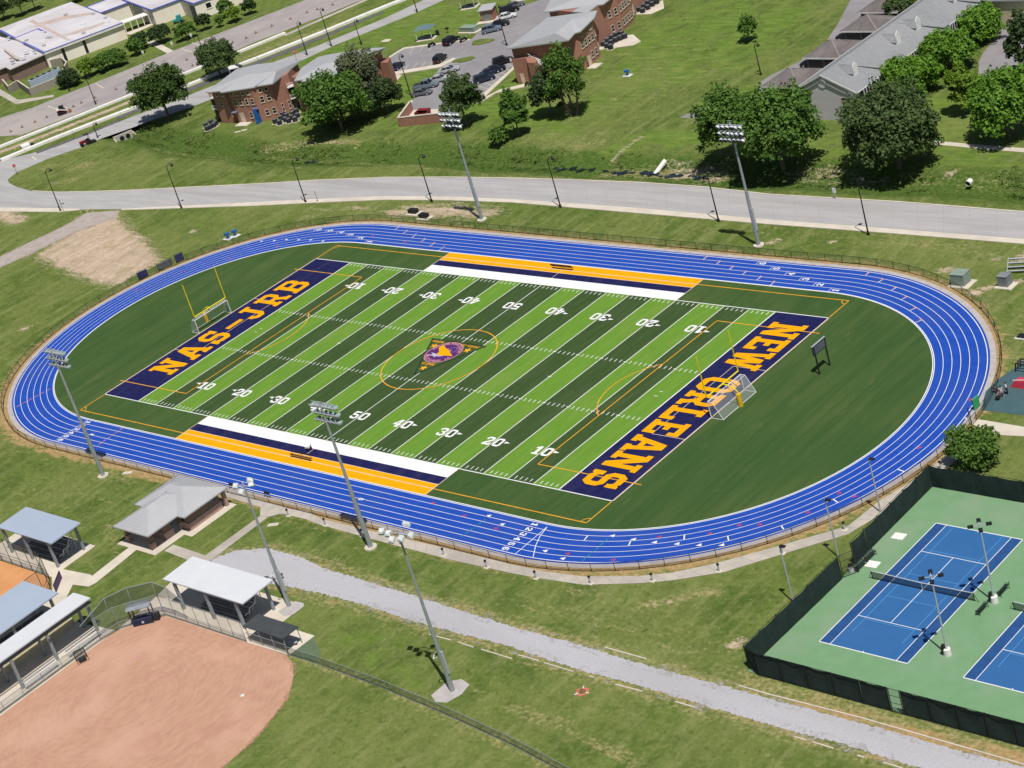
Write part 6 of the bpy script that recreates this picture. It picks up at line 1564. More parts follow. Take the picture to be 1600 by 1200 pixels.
for y in (93.2, 107.0, 113.6, 126.4):
    slab_roof(r, [(12.6,y,8.42),(16.2,y,8.42),(16.2,y-1.05,7.1),(13.6,y-1.05,7.5)], .08, 'roof_shingle_grey', 'dormer'); slab_roof(r, [(16.2,y,8.42),(12.6,y,8.42),(13.6,y+1.05,7.5),(16.2,y+1.05,7.1)], .08, 'roof_shingle_grey', 'dormer')
    MB().add([(16.24,y-.7,6.3),(16.24,y+.7,6.3),(16.24,y+.75,8.3),(16.24,y,9.0),(16.24,y-.75,8.3),(16.1,y-.7,6.3),(16.1,y+.7,6.3),(16.1,y+.75,8.3),(16.1,y,9.0),(16.1,y-.75,8.3),(13.9,y-.7,7.3)], [(0,1,2,3,4),(9,8,7,6,5),(0,4,9,5),(4,3,8,9),(3,2,7,8),(2,1,6,7),(5,9,10)]).build('dormer_face', 'trim_white', r)
for y, w_ in ((92.6,2.4),(97.2,1.5),(105.6,2.2),(111.2,1.8),(118.5,2.2)):
    for z in (0.1, 2.8): MB().box(17.9,y-w_,z,19.3,y+w_,z+.15).build('balcony', 'trim_white', r)
    m = MB()
    for k in range(7): m.box(19.2,y-w_+k*w_*2/6-.05,.1,19.32,y-w_+k*w_*2/6+.05,5.3)
    m.box(19.2,y-w_,3.8,19.32,y+w_,3.9); m.build('porch_posts', 'trim_white', r)
    MB().box(17.9,y-w_+.3,3.0,17.95,y+w_-.3,5.0).build('balcony_door', 'glass_dark', r)
windows(r, (9,88.8), (16,88.8), 2.9, (.97,), WP)
MB().box(7.6,88.0,0,8.8,88.7,.9).build('utility_meter', 'concrete_light', r); MB().box(17.1,88.7,0,17.9,88.79,5.2).build('corner_board', 'trim_white', r)
for k, (x0, x1, y0, y1) in enumerate([(-7.7,.9,96.2,104.8),(-7.5,1.0,109.6,117.9),(-7.6,.9,122.4,129.6),(-9.9,-.6,131.8,139)]):
    r = thing('garage', ['brown hip-roofed garage nearest the gable end of the flats','brown hip-roofed garage, second behind the flats','brown hip-roofed garage, third behind the flats','brown hip-roofed garage cut by the top edge'][k], 'garage', ((x0+x1)/2, y0, 0), group='garages behind the flats')
    MB().prism([(x0+.5,y0+.5),(x1-.5,y0+.5),(x1-.5,y1-.5),(x0+.5,y1-.5)], 0, 2.5).build('wall', mat('garage_wall', (.10,.10,.125), (.085,.085,.105), scale=1) if k == 0 else 'garage_wall', r)
    hy = (y1-y0)/2; roof_fan(r, [(x0,y0,2.6),(x1,y0,2.6),(x1,y1,2.6),(x0,y1,2.6)], [((x0+x1)/2,y0+hy,4.5)], .14, 'roof_shingle_brown'); hc_ = MB()
    for p_, q_ in (((x0,y0,2.62),((x0+x1)/2,y0+hy,4.52)),((x1,y0,2.62),((x0+x1)/2,y0+hy,4.52)),((x1,y1,2.62),((x0+x1)/2,y0+hy,4.52)),((x0,y1,2.62),((x0+x1)/2,y0+hy,4.52))): hc_.beam(p_, q_, .28, .06)
    hc_.build('ridge_cap', mat('ridge_pale', (.25,.23,.22), (.2,.18,.175), scale=1) if k == 0 else 'ridge_pale', r)  # hip caps in a paler tone than the shingles
    MB().box(x0,y0-.03,2.36,x1,y0+.05,2.62).build('fascia', 'trim_white', r); MB().prism([(x0+.6,y0-2.2),(x1,y0-2.2),(x1,y0+.4),(x0+.6,y0+.4)], 0, .04).build('apron', 'concrete_light', r)
    for i in range(2): MB().box(x0+.9+i*3.6,y0+.42,0,x0+4.0+i*3.6,y0+.48,2.1).build('garage_door', 'dark_soft', r)
r = thing('porch_house', 'pale house front with white columns cut by the top edge beside the right road', 'building', (26, 141, 0))
MB().box(19.5,131,0,27,150,5).build('wall', 'stucco_cream', r)
for k in range(4): MB().box(27.4+k*1.2,131.4,0,27.65+k*1.2,131.7,4.6).build('column', 'trim_white', r)
MB().box(19,130.6,4.8,32,150,5.1).build('roof', 'roof_shingle_grey', r)
sheet('forecourt', gl([(1540,20),(1562,10),(1570,14),(1567,22),(1563,24),(1548,23)]), 'concrete_light', .035, world=True)

# --- white school block at the upper left
U = Vector((.401,.916)); Vv = Vector((-.944,.330))
def blk(root, K, lu, lv, h, trim=True, name_w='wall', wm='stucco_white', rm='roof_membrane', inset=.5):
    K = Vector(K); P = [K, K+U*lu, K+U*lu+Vv*lv, K+Vv*lv]
    Pi = [K+U*inset+Vv*inset, K+U*(lu-inset)+Vv*inset, K+U*(lu-inset)+Vv*(lv-inset), K+U*inset+Vv*(lv-inset)]
    MB().prism([tuple(p) for p in Pi], 0, h-.3).build('wall', wm, root)
    MB().prism([tuple(p) for p in P], h-.3, h).build('roof', rm, root)
    if trim:
        e = MB()
        for a, b in zip(P, P[1:]+P[:1]): e.beam((a.x,a.y,h-.02), (b.x,b.y,h-.02), .35, .34)
        e.build('blue_fascia', 'trim_blue', root)
    return P, Pi
r = thing('school_building', 'low white building with pale flat roof and blue edging at the upper left corner', 'building', (-270, 115, 0))
K1 = g(68, 82, 4.5); P, Pi = blk(r, K1, 22.7, 50, 4.5, trim=False, inset=.12)
e = MB()
for a, b in ((P[0], P[1]),): e.beam((a.x,a.y,4.52), (b.x,b.y,4.52), .5, .12)
for a, b in (((36,66),(68,81.5)), ((0,47),(23,59.5)), ((23,59.5),(59,45)), ((59,45),(72,51))):
    A, B = g(*a, 4.5), g(*b, 4.5); e.beam((*A,4.54), (*B,4.54), .55, .1)
e.build('blue_fascia', 'trim_blue', r)
e = MB(); A, B = P[0]-Vector((U.y,-U.x))*-.35, P[1]-Vector((U.y,-U.x))*-.35
for off, z in ((.1, 4.25), (.3, 4.0)): e.beam((P[0].x+U.y*off, P[0].y-U.x*off, z), (P[1].x+U.y*off, P[1].y-U.x*off, z), .5, .12)
e.build('eave_trim', 'wall_white', r)
s_ = MB()
for q in ([(45,33),(52,31),(112,63),(104,63)], [(52,42),(60,36),(100,25),(145,19),(148,22),(98,31),(62,41)], [(93,55),(101,54),(135,43),(165,33),(164,36),(130,50),(100,57)], [(4,76),(9,76),(31,92),(25,93)]): s_.poly(gl(q, 4.52), 4.515+.004*len(s_.v)/20)
s_.build('roof_stain', 'membrane_stain', r)
v_ = [(66,52),(103,24),(146,23),(130,39),(131,53),(165,29),(168,36),(42,64),(79,60),(68,68),(69,72),(54,81),(36,91),(18,92),(14,60),(41,82),(20,97),(75,60)]
for i, q in enumerate(v_):
    x, y = g(*q, 4.5); MB().obox(x, y, 4.5, 4.95, .45+.3*(i % 3 == 0), .4, .4).build('roof_vent', ['trim_white','concrete_edge','steel_light'][i % 3], r)
A = Vector(g(82, 99)); Bq = Vector(g(197, 58)); 
for t0, t1 in ((.20,.235),(.47,.505)):
    a, b = Pi[0]+(Pi[1]-Pi[0])*t0, Pi[0]+(Pi[1]-Pi[0])*t1; n = Vector((U.y,-U.x))*.05
    MB().prism([tuple(a+n*.2), tuple(b+n*.2), tuple(b+n*1.4), tuple(a+n*1.4)], 0.2, 4.1).build('window_strip', 'glass_dark', r)
K0 = g(15, 108.4, 3.9); Q_ = [g(69,84.5,3.9), K0, g(8,104.5,3.9), g(-70,136,3.9), g(-70,40,3.9), g(36,66,3.9)]
MB().prism([tuple(q) for q in Q_], 3.65, 3.9).build('low_roof', 'roof_membrane', r)
c_ = Vector((sum(q[0] for q in Q_)/6, sum(q[1] for q in Q_)/6)); MB().prism([tuple(Vector(q)+(c_-Vector(q)).normalized()*.8) for q in Q_], 0, 3.6).build('low_wall', 'brick_brown', r)
MB().prism([g(1,127), g(6,124.5), g(4,110), g(-4,112)], 0, 3.4).build('brick_bay', 'brick_red', r)
# walled cooling yard
W_Q = [g(82,105), g(100,101), g(108,108), g(97,131), g(50,150), g(31,137), g(17,146), g(8,135)]
yd = MB()
def wall_line(mb, pts, h, t=.3):
    for a, b in zip(pts, pts[1:]): mb.beam((a[0],a[1],h/2), (b[0],b[1],h/2), t, h)
wall_line(yd, [W_Q[0], W_Q[1], W_Q[2], W_Q[3], W_Q[4], W_Q[5], W_Q[6], W_Q[7]], 2.0)
yr = thing('yard_wall', 'tan block wall round the cooling units by the white building', 'wall', (*W_Q[4], 0)); yd.build('wall', 'block_tan', yr)
cp = MB()
for a, b in zip(W_Q, W_Q[1:]): cp.beam((a[0],a[1],2.06), (b[0],b[1],2.06), .36, .1)
cp.build('coping', 'concrete_light', yr)
for k in range(5):
    x, y = g(55+k*9, 137-k*4.2); ch = thing('chiller', 'pale blue-grey cooling cabinet in the walled yard, %s from the left' % ORD[k], 'air conditioner', (x, y, 0), math.radians(62), 'cooling cabinets in the walled yard')
    MB().box(-1.0,-.9,.1,1.0,.9,2.3).build('cabinet', 'roof_metal_blue', ch, world=False); MB().tube((0,0,2.3),(0,0,2.42),.6,.6,14).build('fan', 'black_metal', ch, world=False)
for q, lu, lv, h, lb in (((157,20.5), 13, 14, 4.3, 'white flat-roofed link wing with a four-pane window at the top left'), ((236,16), 16, 26, 4.6, 'white wing with blue roof edge and grey shaded side behind the teal cart'), ((302,6), 22, 24, 4.6, 'far white wing with one square window near the top edge')):
    rr = thing('school_wing', lb, 'building', (*g(q[0], q[1]+30), 0)); K = g(*q, h); Pq, Pj = blk(rr, K, lu, lv, h, inset=.15)
    if 'four-pane' in lb: windows(rr, tuple(Pj[0]), tuple(Pj[1]), 1.5, (.78,), win_proto(2.6, 2.2, 'stucco_white'), .02)
    if 'square' in lb: windows(rr, tuple(Pj[0]), tuple(Pj[1]), 2.0, (.17,), win_proto(2.0, 1.7, 'stucco_white', sash=False), .02); MB().prism([tuple(Pj[3]+(Pj[0]-Pj[3])*.80+Vector((0,0))), tuple(Pj[0]+Vv*.5), tuple(Pj[0]+Vv*.5-U*.04), tuple(Pj[3]+(Pj[0]-Pj[3])*.80-U*.04)], .2, 3.8).build('panel_doors', 'panel_grey', rr)
    if 'teal' in lb:
        d_ = MB()
        for k in range(12): a = Pj[0]+Vv*(1.2+k*1.9)-U*.04; d_.obox(a.x, a.y, 0, 4.2, .1, .08, 0)
        d_.build('pilaster', 'concrete_edge', rr)
r = thing('covered_walkway', 'white flat-roofed covered walkway on posts between the white wings', 'walkway', (*g(215,50), 0))
a0, a1, a2, a3 = g(190,37,2.9), g(236,21,2.9), g(233,17,2.9), g(187,33,2.9); MB().prism([a0,a1,a2,a3], 2.75, 2.95).build('roof', 'wall_white', r)
for k in range(5):
    p = (a0[0]+(a1[0]-a0[0])*(.06+.21*k), a0[1]+(a1[1]-a0[1])*(.06+.21*k)); MB().tube((*p,0),(*p,2.75),.12,.12,6).build('post', 'trim_white', r)
MB().poly([g(196,53.5),g(200,50.5),g(243,34),g(242,38),g(205,54)], .04).build('walkway_floor', 'concrete_light', r)
x, y = g(279, 35); r = thing('teal_cart', 'teal utility cart with white wheels by the wall of the white wing', 'cart', (x, y, 0), .9); MB().box(-1.3,-.8,.4,1.3,.8,1.0).box(-.2,-.7,1.0,1.1,.7,1.9).build('body', 'teal_paint', r, world=False)
for i in (-.9, .9): MB().tube((i,-.85,.35),(i,.85,.35),.35,.35,12).build('wheel', 'tyre', r, world=False)
for q, lb in (((226,90),'small white sign post on the lawn, nearest the short path'), ((271,76),'small white sign post at the foot of the short path'), ((301,63),'small white sign post on the lawn below the light green tree')):
    r = thing('sign_post', lb, 'sign', (*g(*q), 0), .7); MB().tube((0,0,0),(0,0,1.6),.05,.05,6).build('post', 'steel_light', r, world=False); MB().box(-.28,-.04,1.1,.28,.04,1.9).build('sign_board', 'trim_white', r, world=False)

# --- the two long white walls between the roads
def long_wall(name, label, pts, w, h, gap=()):
    root = thing(name, label, 'wall', (*g(*pts[0]), 0)); P_ = gl(pts); 
    L = [0]
    for a, b in zip(P_, P_[1:]): L.append(L[-1]+math.hypot(b[0]-a[0], b[1]-a[1]))
    n = int(L[-1]/6.0)
    for i in range(n):
        a, b = lerp_line(P_, i/n), lerp_line(P_, (i+1)/n-.0006)
        mx, my = (a[0]+b[0])/2, (a[1]+b[1])/2; u_, v_ = px(mx, my)
        if any(abs(u_-q) < 5 for q in gap): continue
        m = MB(); m.beam((a[0],a[1],h/2), (b[0],b[1],h/2), w, h); m.build('wall_panel', 'wall_white', root)
    return root
long_wall('white_wall', 'long low white wall along the verge beside the side road, the nearer one', [(2,252),(87,217),(235,160),(300,132.5),(352,111.5),(400,93.5),(500,54),(597,14),(640,-3)], 1.5, .55, gap=(46,))
long_wall('white_wall', 'long low white wall beside the brown earth strip, the further one', [(-40,248),(0,231),(112,187),(225,142),(320,104),(400,72),(446,53)], 1.2, .5)
sheet('drain_strip', [(140,207),(187,186.5),(186,190),(138,210.5),(95,226),(58,240.5),(56,237)], 'asphalt_dark', .025); sheet('drain_strip', [(180,184),(240,160),(300,136),(352,115),(400,97),(500,57),(600,17),(600,20),(500,61.5),(400,102),(350,121),(300,141.5),(240,165),(183,187)], 'asphalt_dark', .026)
for q, lb in (((46,231),'white box with a black opening set into the nearer long white wall'),):
    x, y = g(*q); r = thing('drain_box', lb, 'box', (x, y, 0), 1.16); MB().box(-1.6,-.2,0,.4,2.2,.9).build('box', 'wall_white', r, world=False); MB().box(.4,-.9,0,1.3,.6,.75).build('opening', 'black_metal', r, world=False)
r = thing('white_canopy', 'small white ribbed canopy behind the left brick roof', 'canopy', (*g(362,112), 0)); a = gl([(355,104),(366,101.5),(373,105),(358,108.5)], 2.6); MB().prism(a, 2.5, 2.62).build('canopy_top', 'trim_white', r)
for q in a: MB().tube((*q,0),(*q,2.5),.05,.05,6).build('post', 'steel_light', r)

# ================================================================== VEHICLES
def lofted(sections):
    """body from cross sections: (x, [(y,z)...]) mirrored"""
    V = []; n = len(sections[0][1])
    for x, pr in sections: V += [(x, y, z) for y, z in pr]
    F = []
    for i in range(len(sections)-1):
        for j in range(n-1): F.append((i*n+j, i*n+j+1, (i+1)*n+j+1, (i+1)*n+j))
        F.append((i*n+n-1, i*n, (i+1)*n, (i+1)*n+n-1))
    F.append(tuple(range(n-1, -1, -1))); F.append(tuple((len(sections)-1)*n+j for j in range(n)))
    return MB().add(V, F)
def car_proto(kind):
    r = bpy.data.objects.new('parked_car', None); COL.objects.link(r); WL[r.name] = Vector((0,0,0))
    hb, hr, w = {'sedan': (.92, 1.42, .90), 'suv': (1.05, 1.72, .94), 'pickup': (1.10, 1.82, .98)}[kind]; Ln = {'sedan': 2.35, 'suv': 2.35, 'pickup': 2.85}[kind]
    def sec(x, top, k=1.0): return (x, [(-w*k,.32),(w*k,.32),(w*k,top*.72),(w*k*.93,top),(-w*k*.93,top),(-w*k,top*.72)])
    lofted([sec(-Ln,hb*.88,.88), sec(-Ln+.18,hb*.98,.97), sec(-1.2,hb), sec(1.0,hb*.98), sec(Ln-.45,hb*.84,.97), sec(Ln,hb*.66,.86)]).build('body', 'car_silver', r, world=False)
    xs = {'sedan': (-1.75,-1.05,.25,1.05), 'suv': (-2.2,-1.95,.25,.95), 'pickup': (-.85,-.6,.75,1.35)}[kind]
    zb, zt = hb-.02, hr-.07
    MB().add([(xs[0],-w*.90,zb),(xs[3],-w*.90,zb),(xs[3],w*.90,zb),(xs[0],w*.90,zb),(xs[1],-w*.74,zt),(xs[2],-w*.74,zt),(xs[2],w*.74,zt),(xs[1],w*.74,zt)], [(0,1,5,4),(1,2,6,5),(2,3,7,6),(3,0,4,7),(4,5,6,7)]).build('windows', 'glass_dark', r, world=False)
    m = MB(); m.box(xs[1]-.05,-w*.75,zt-.01,xs[2]+.05,w*.75,hr)
    for s in (-1, 1):
        for a, b in ((0, 1), (3, 2)): m.beam((xs[a],s*w*.89,zb),(xs[b],s*w*.74,zt),.09)
        m.beam(((xs[1]+xs[2])/2,s*w*.90,zb),((xs[1]+xs[2])/2,s*w*.75,zt),.09)
    m.build('roof', 'car_silver', r, world=False)
    if kind == 'pickup': MB().box(-Ln+.2,-w*.82,.75,-.95,w*.82,hb+.01).build('truck_bed', 'dark_soft', r, world=False)
    me = MB().tube((0,-.11,0),(0,.11,0),.34,.34,14).mesh('wheel', 'tyre'); rm = MB().tube((0,-.12,0),(0,.12,0),.20,.20,10).mesh('rim', 'steel_light')
    for x in (-Ln+.85, Ln-.85):
        for s in (-1, 1):
            o = bpy.data.objects.new('wheel', me); COL.objects.link(o); o.parent = r; o.location = (x, s*(w-.1), .34); q = bpy.data.objects.new('rim', rm); COL.objects.link(q); q.parent = o
    hl = MB().box(0,-.2,-.07,.06,.2,.07).mesh('headlight', 'lamp_white'); tl = MB().box(-.05,-.18,-.08,0,.18,.08).mesh('tail_light', 'red_bright')
    for s in (-1, 1):
        o = bpy.data.objects.new('headlight', hl); COL.objects.link(o); o.parent = r; o.location = (Ln-.07, s*w*.6, hb*.62)
        o = bpy.data.objects.new('tail_light', tl); COL.objects.link(o); o.parent = r; o.location = (-Ln+.02, s*w*.62, hb*.75)
    return r
for nm, c in (('car_silver',(.42,.43,.45)),('car_black',(.012,.012,.014)),('car_navy',(.02,.026,.055)),('car_grey',(.13,.14,.155)),('car_white',(.72,.72,.72)),('car_bluegrey',(.16,.20,.25))):
    mat(nm, c, rough=.3, metal=0, spec=.5)
PR = {}
CARS = [
 ('sedan','car_navy','dark blue car parked at the far left end of the car park',(614,113),(629,101)),
 ('suv','car_black','black tall car parked alone in the middle of the car park, nose to the kerb',(681,103),(696,88)),
 ('suv','car_black','black car parked along the top edge of the car park',(698,72),(714,62)),
 ('sedan','car_silver','silver car highest of the four in the slanting row',(688,116),(717,109)),
 ('sedan','car_silver','pale silver coupe second from the top of the slanting row',(673,130),(702,124)),
 ('pickup','car_bluegrey','light blue-grey pickup third in the slanting row',(651,140),(682,134.5)),
 ('sedan','car_grey','grey car lowest in the slanting row, next to the lamp post',(645,151),(675,146)),
 ('suv','car_navy','dark blue car nearest the drooping tree on the right side of the car park',(745,131),(770,123)),
 ('sedan','car_navy','dark blue car second from the drooping tree by the walk',(755,120),(780,112)),
 ('sedan','car_black','black car third from the drooping tree by the walk',(763,115),(786,109)),
 ('suv','car_black','black car nearest the corner of the right brick building',(773,104),(801,95)),
 ('sedan','car_white','white sporty car in front of the small brick shed',(780,32),(805,26)),
 ('suv','car_black','black car just above the white one near the shed',(782,24),(811,15)),
 ('sedan','car_grey','dark grey car at the end of the row nearest the top edge',(795,15),(816,8)),
 ('suv','car_bluegrey','blue-grey car parked just below the shed corner, beside the lamp post',(755,53),(784,46)),
 ('sedan','car_black','dark car between the blue-grey one and the white one',(769,44),(794,38)),
 ('sedan','car_black','dark car half hidden between the first and second garages',(1256,104),(1285,103)),
 ('sedan','car_black','dark car half hidden between the second and third garages',(1312,62),(1340,61)),
 ('sedan','car_navy','dark navy car at the right edge in the shade of the round tree',(1576,121),(1600,110)),
]
for kd, cm, lb, a, b in CARS:
    A, B = Vector(g(*a)), Vector(g(*b)); mid = (A+B)/2; ang = math.atan2(B.y-A.y, B.x-A.x)
    if kd not in PR:
        o = PR[kd] = car_proto(kd); o.location = (*mid, .025); o.rotation_euler = (0,0,ang); o['category'] = 'car'; o['label'] = lb; o['group'] = 'parked cars'
    else: o = dup(PR[kd], (*mid, .025), ang, lb)
    for c in o.children:
        if c.name.startswith(('body', 'roof')): c.material_slots[0].link = 'OBJECT'; c.material_slots[0].material = MATS[cm]
for q, a, lb in (((675,73), 1.2, 'motorcycle parked on its own left of the black car at the top kerb'), ((725,65), 1.2, 'motorcycle parked right of the black car at the top kerb')):
    r = thing('motorcycle', lb, 'motorcycle', (*g(*q), .02), a, 'motorcycles in the car park')
    for x in (-.7, .7): MB().tube((x,-.07,.32),(x,.07,.32),.32,.32,14).build('wheel', 'tyre', r, world=False)
    lofted([(-.8,[(-.1,.55),(.1,.55),(.12,.8),(-.12,.8)]),(0,[(-.16,.4),(.16,.4),(.18,.9),(-.18,.9)]),(.6,[(-.1,.6),(.1,.6),(.1,1.05),(-.1,1.05)])]).build('body', 'black_metal', r, world=False)
    MB().beam((.5,-.4,1.1),(.5,.4,1.1),.05).build('handlebar', 'steel_light', r, world=False); MB().box(-.6,-.15,.8,.05,.15,.9).build('seat', 'dark_soft', r, world=False)
# tracked loader and tractor
r = thing('track_loader', 'red and white compact tracked loader standing on the closed upper road', 'loader', (*g(99,178), 0), .95)
for s in (-1, 1): MB().prism([(-1.2,s*.75-.2),(1.0,s*.75-.2),(1.0,s*.75+.2),(-1.2,s*.75+.2)], 0, .7).build('track', 'tyre', r, world=False); MB().beam((-1.0,s*.85,1.7),(1.6,s*.85,.7),.2).build('lift_arm', 'trim_white', r, world=False)
MB().box(-1.3,-.55,.5,.9,.55,1.2).build('body', 'red_paint', r, world=False); MB().box(-.6,-.5,1.2,.6,.5,2.1).build('cab', 'black_metal', r, world=False); MB().add([(1.3,-.95,.1),(2.2,-.95,.1),(1.3,-.95,.9),(1.3,.95,.1),(2.2,.95,.1),(1.3,.95,.9)], [(0,1,2),(5,4,3),(0,3,4,1),(0,2,5,3)]).build('bucket', mat('rust', (.35,.12,.06), (.28,.1,.05)), r, world=False); MB().box(-1.35,-.5,1.2,-.7,.5,1.5).build('engine_cover', 'trim_white', r, world=False)
r = thing('tractor', 'dark red open tractor with a roll bar at the edge of the side road', 'tractor', (*g(136,226), 0), -1.9)
for s in (-1, 1):
    MB().tube((-.6,s*.65-.15,.6),(-.6,s*.65+.15,.6),.6,.6,16).build('wheel', 'tyre', r, world=False); MB().tube((1.1,s*.55-.1,.38),(1.1,s*.55+.1,.38),.38,.38,14).build('wheel', 'tyre', r, world=False)
MB().box(.0,-.35,.6,1.5,.35,1.2).build('hood', 'red_paint', r, world=False); MB().box(-.9,-.45,.5,.0,.45,.85).build('body', 'red_paint', r, world=False); MB().path([(-.9,-.5,.8),(-.9,-.5,2.3),(-.9,.5,2.3),(-.9,.5,.8)], .05, 6).build('roll_bar', 'black_metal', r, world=False); MB().box(-1.1,-.7,2.3,.1,.7,2.38).build('roof', 'dark_soft', r, world=False); MB().box(-2.2,-.9,.15,-1.2,.9,.4).build('mower_deck', 'black_metal', r, world=False); MB().box(-.7,-.25,.85,-.35,.25,1.2).build('seat', 'dark_soft', r, world=False)
cn = None
for q in [(17,206),(35,199),(55,191),(73.5,183.5),(115,167),(127.5,161),(148.5,153),(181.5,140),(292,94),(301,103),(364,67),(520,8),(496,15),(480,20),(454,30),(425,41),(400,52),(385,60),(343,74)]:
    lb = 'small orange traffic cone standing along the closed upper road'
    if cn is None:
        cn = thing('traffic_cone', lb, 'traffic cone', (*g(*q), .02), 0, 'traffic cones on the upper road'); MB().cone((0,0), .20, .05, .7, 8, .04).build('cone', 'cone_orange', cn, world=False); MB().box(-.35,-.35,0,.35,.35,.05).build('base', 'black_metal', cn, world=False)
    else: dup(cn, (*g(*q), .02))
def road_sign(label, q, kind, h=2.6, a=0.9):
    r = thing('road_sign', label, 'sign', (*g(*q), 0), a); MB().tube((0,0,0),(0,0,h),.04,.04,6).build('post', 'fence_black', r, world=False)
    if kind == 'stop':
        P = [(.42*math.cos(math.pi/8+i*math.pi/4), .42*math.sin(math.pi/8+i*math.pi/4)) for i in range(8)]; o = MB().add([(x,-.05,h-.2+z) for x, z in P]+[(x,-.02,h-.2+z) for x, z in P], [tuple(range(7,-1,-1)), tuple(range(8,16))]+[(i, (i+1) % 8, (i+1) % 8+8, i+8) for i in range(8)]).build('plate', 'red_bright', r, world=False)
        w_ = MB()
        for i, ch in enumerate('STOP'):
            pass
        cu = bpy.data.curves.new('t', 'FONT'); cu.body = 'STOP'; cu.size = .3; cu.align_x = 'CENTER'; cu.align_y = 'CENTER'
        ob = bpy.data.objects.new('t', cu); COL.objects.link(ob); me = bpy.data.meshes.new_from_object(ob.evaluated_get(bpy.context.evaluated_depsgraph_get())); bpy.data.objects.remove(ob)
        w_.add([(v.co.x, -.056, h-.2+v.co.y) for v in me.vertices], [tuple(p.vertices) for p in me.polygons]); w_.build('lettering', 'trim_white', o, world=False)
    elif kind == 'noentry':
        MB().tube((0,-.05,h-.2),(0,-.02,h-.2),.42,.42,20).build('plate', 'red_bright', r, world=False); MB().box(-.3,-.07,h-.27,.3,-.052,h-.13).build('white_bar', 'trim_white', r, world=False)
    else: MB().add([(0,-.03,h-.75),(.45,-.03,h-.3),(0,-.03,h+.15),(-.45,-.03,h-.3),(0,0,h-.75),(.45,0,h-.3),(0,0,h+.15),(-.45,0,h-.3)], [(0,1,2,3),(7,6,5,4),(0,4,5,1),(1,5,6,2),(2,6,7,3),(3,7,4,0)]).build('plate', 'dark_soft', r, world=False)
road_sign('red stop sign at the tip of the grass island by the junction', (28,274), 'stop'); road_sign('red and white no-entry sign on the side road behind the left brick roof', (464,95), 'noentry'); road_sign('back of a dark diamond road sign beside the leftmost street lamp', (99.5,330), 'diamond', a=2.5); road_sign('dark sign post just right of the third street lamp', (497,315.5), 'diamond', 2.2, 2.5)
r = thing('road_sign', 'small white marker post on the grass beside the right part of the main road', 'marker post', (*g(1306,311), 0)); MB().tube((0,0,0),(0,0,1.6),.06,.06,6).build('post', 'steel_light', r, world=False); MB().box(-.3,-.05,1.1,.3,.05,1.9).build('plate', 'trim_white', r, world=False)
r = thing('barrier_rail', 'low pale yellow barrier rail at the mouth of the dirt track', 'barrier', (*g(130,336), 0)); a, b, c = g(127,333), g(137,334), g(145,331)
for q in (a, b, c): MB().tube((*q,0),(*q,.9),.09,.09,6).build('post', 'stucco_cream', r)
MB().beam((*a,.8),(*b,.8),.1).beam((*b,.8),(*c,.8),.1).build('rail', 'stucco_cream', r)

# ================================================================== BALL FIELD
def bleachers(label, x0, x1, y0, y1, rows, h, along='x', frame='steel_light', plank='panel_grey', rail=True):
    """rows climb from y0 (low) to y1 (high) if along x, or from x0 to x1 if along y"""
    r = thing('bleachers', label, 'bleachers', ((x0+x1)/2, (y0+y1)/2, 0)); cx_, cy_ = (x0+x1)/2, (y0+y1)/2
    for k in range(rows):
        t = k/rows; z = .4+(h-.4)*k/max(1, rows-1)
        if along == 'x': ya = y0+(y1-y0)*t; s = 1 if y1 > y0 else -1; MB().box(x0,min(ya,ya+s*.28),z,x1,max(ya,ya+s*.28),z+.05).build('seat_plank', plank, r); MB().box(x0,min(ya-s*.3,ya-s*.05),z-.32,x1,max(ya-s*.3,ya-s*.05),z-.28).build('foot_plank', plank, r)
        else: xa = x0+(x1-x0)*t; s = 1 if x1 > x0 else -1; MB().box(min(xa,xa+s*.28),y0,z,max(xa,xa+s*.28),y1,z+.05).build('seat_plank', plank, r); MB().box(min(xa-s*.3,xa-s*.05),y0,z-.32,max(xa-s*.3,xa-s*.05),y1,z-.28).build('foot_plank', plank, r)
    f = MB()
    for k in range(4):
        u = k/3
        if along == 'x': xx = x0+.2+(x1-x0-.4)*u; f.beam((xx,y0,.15),(xx,y1,h-.1),.07); f.beam((xx,y1,0),(xx,y1,h+.9),.06); f.beam((xx,(y0+y1)/2,0),(xx,(y0+y1)/2,h*.55),.06)
        else: yy = y0+.2+(y1-y0-.4)*u; f.beam((x0,yy,.15),(x1,yy,h-.1),.07); f.beam((x1,yy,0),(x1,yy,h+.9),.06); f.beam(((x0+x1)/2,yy,0),((x0+x1)/2,yy,h*.55),.06)
    if along == 'x': f.beam((x0,y1,h+.9),(x1,y1,h+.9),.05)
    else: f.beam((x1,y0,h+.9),(x1,y1,h+.9),.05)
    f.build('frame', frame, r)
    if rail:
        e = MB(); xe = x1 if along == 'x' else x0
        if along == 'x': e.path([(x1,y0,.9),(x1,y0+(y1-y0)*.25,1.0),(x1,y0+(y1-y0)*.3,1.4),(x1,y0+(y1-y0)*.6,1.5),(x1,y0+(y1-y0)*.65,1.9),(x1,y1,h+.8)], .06, 6)
        e.build('end_rail', 'trim_white', r) if e.v else None
    return r
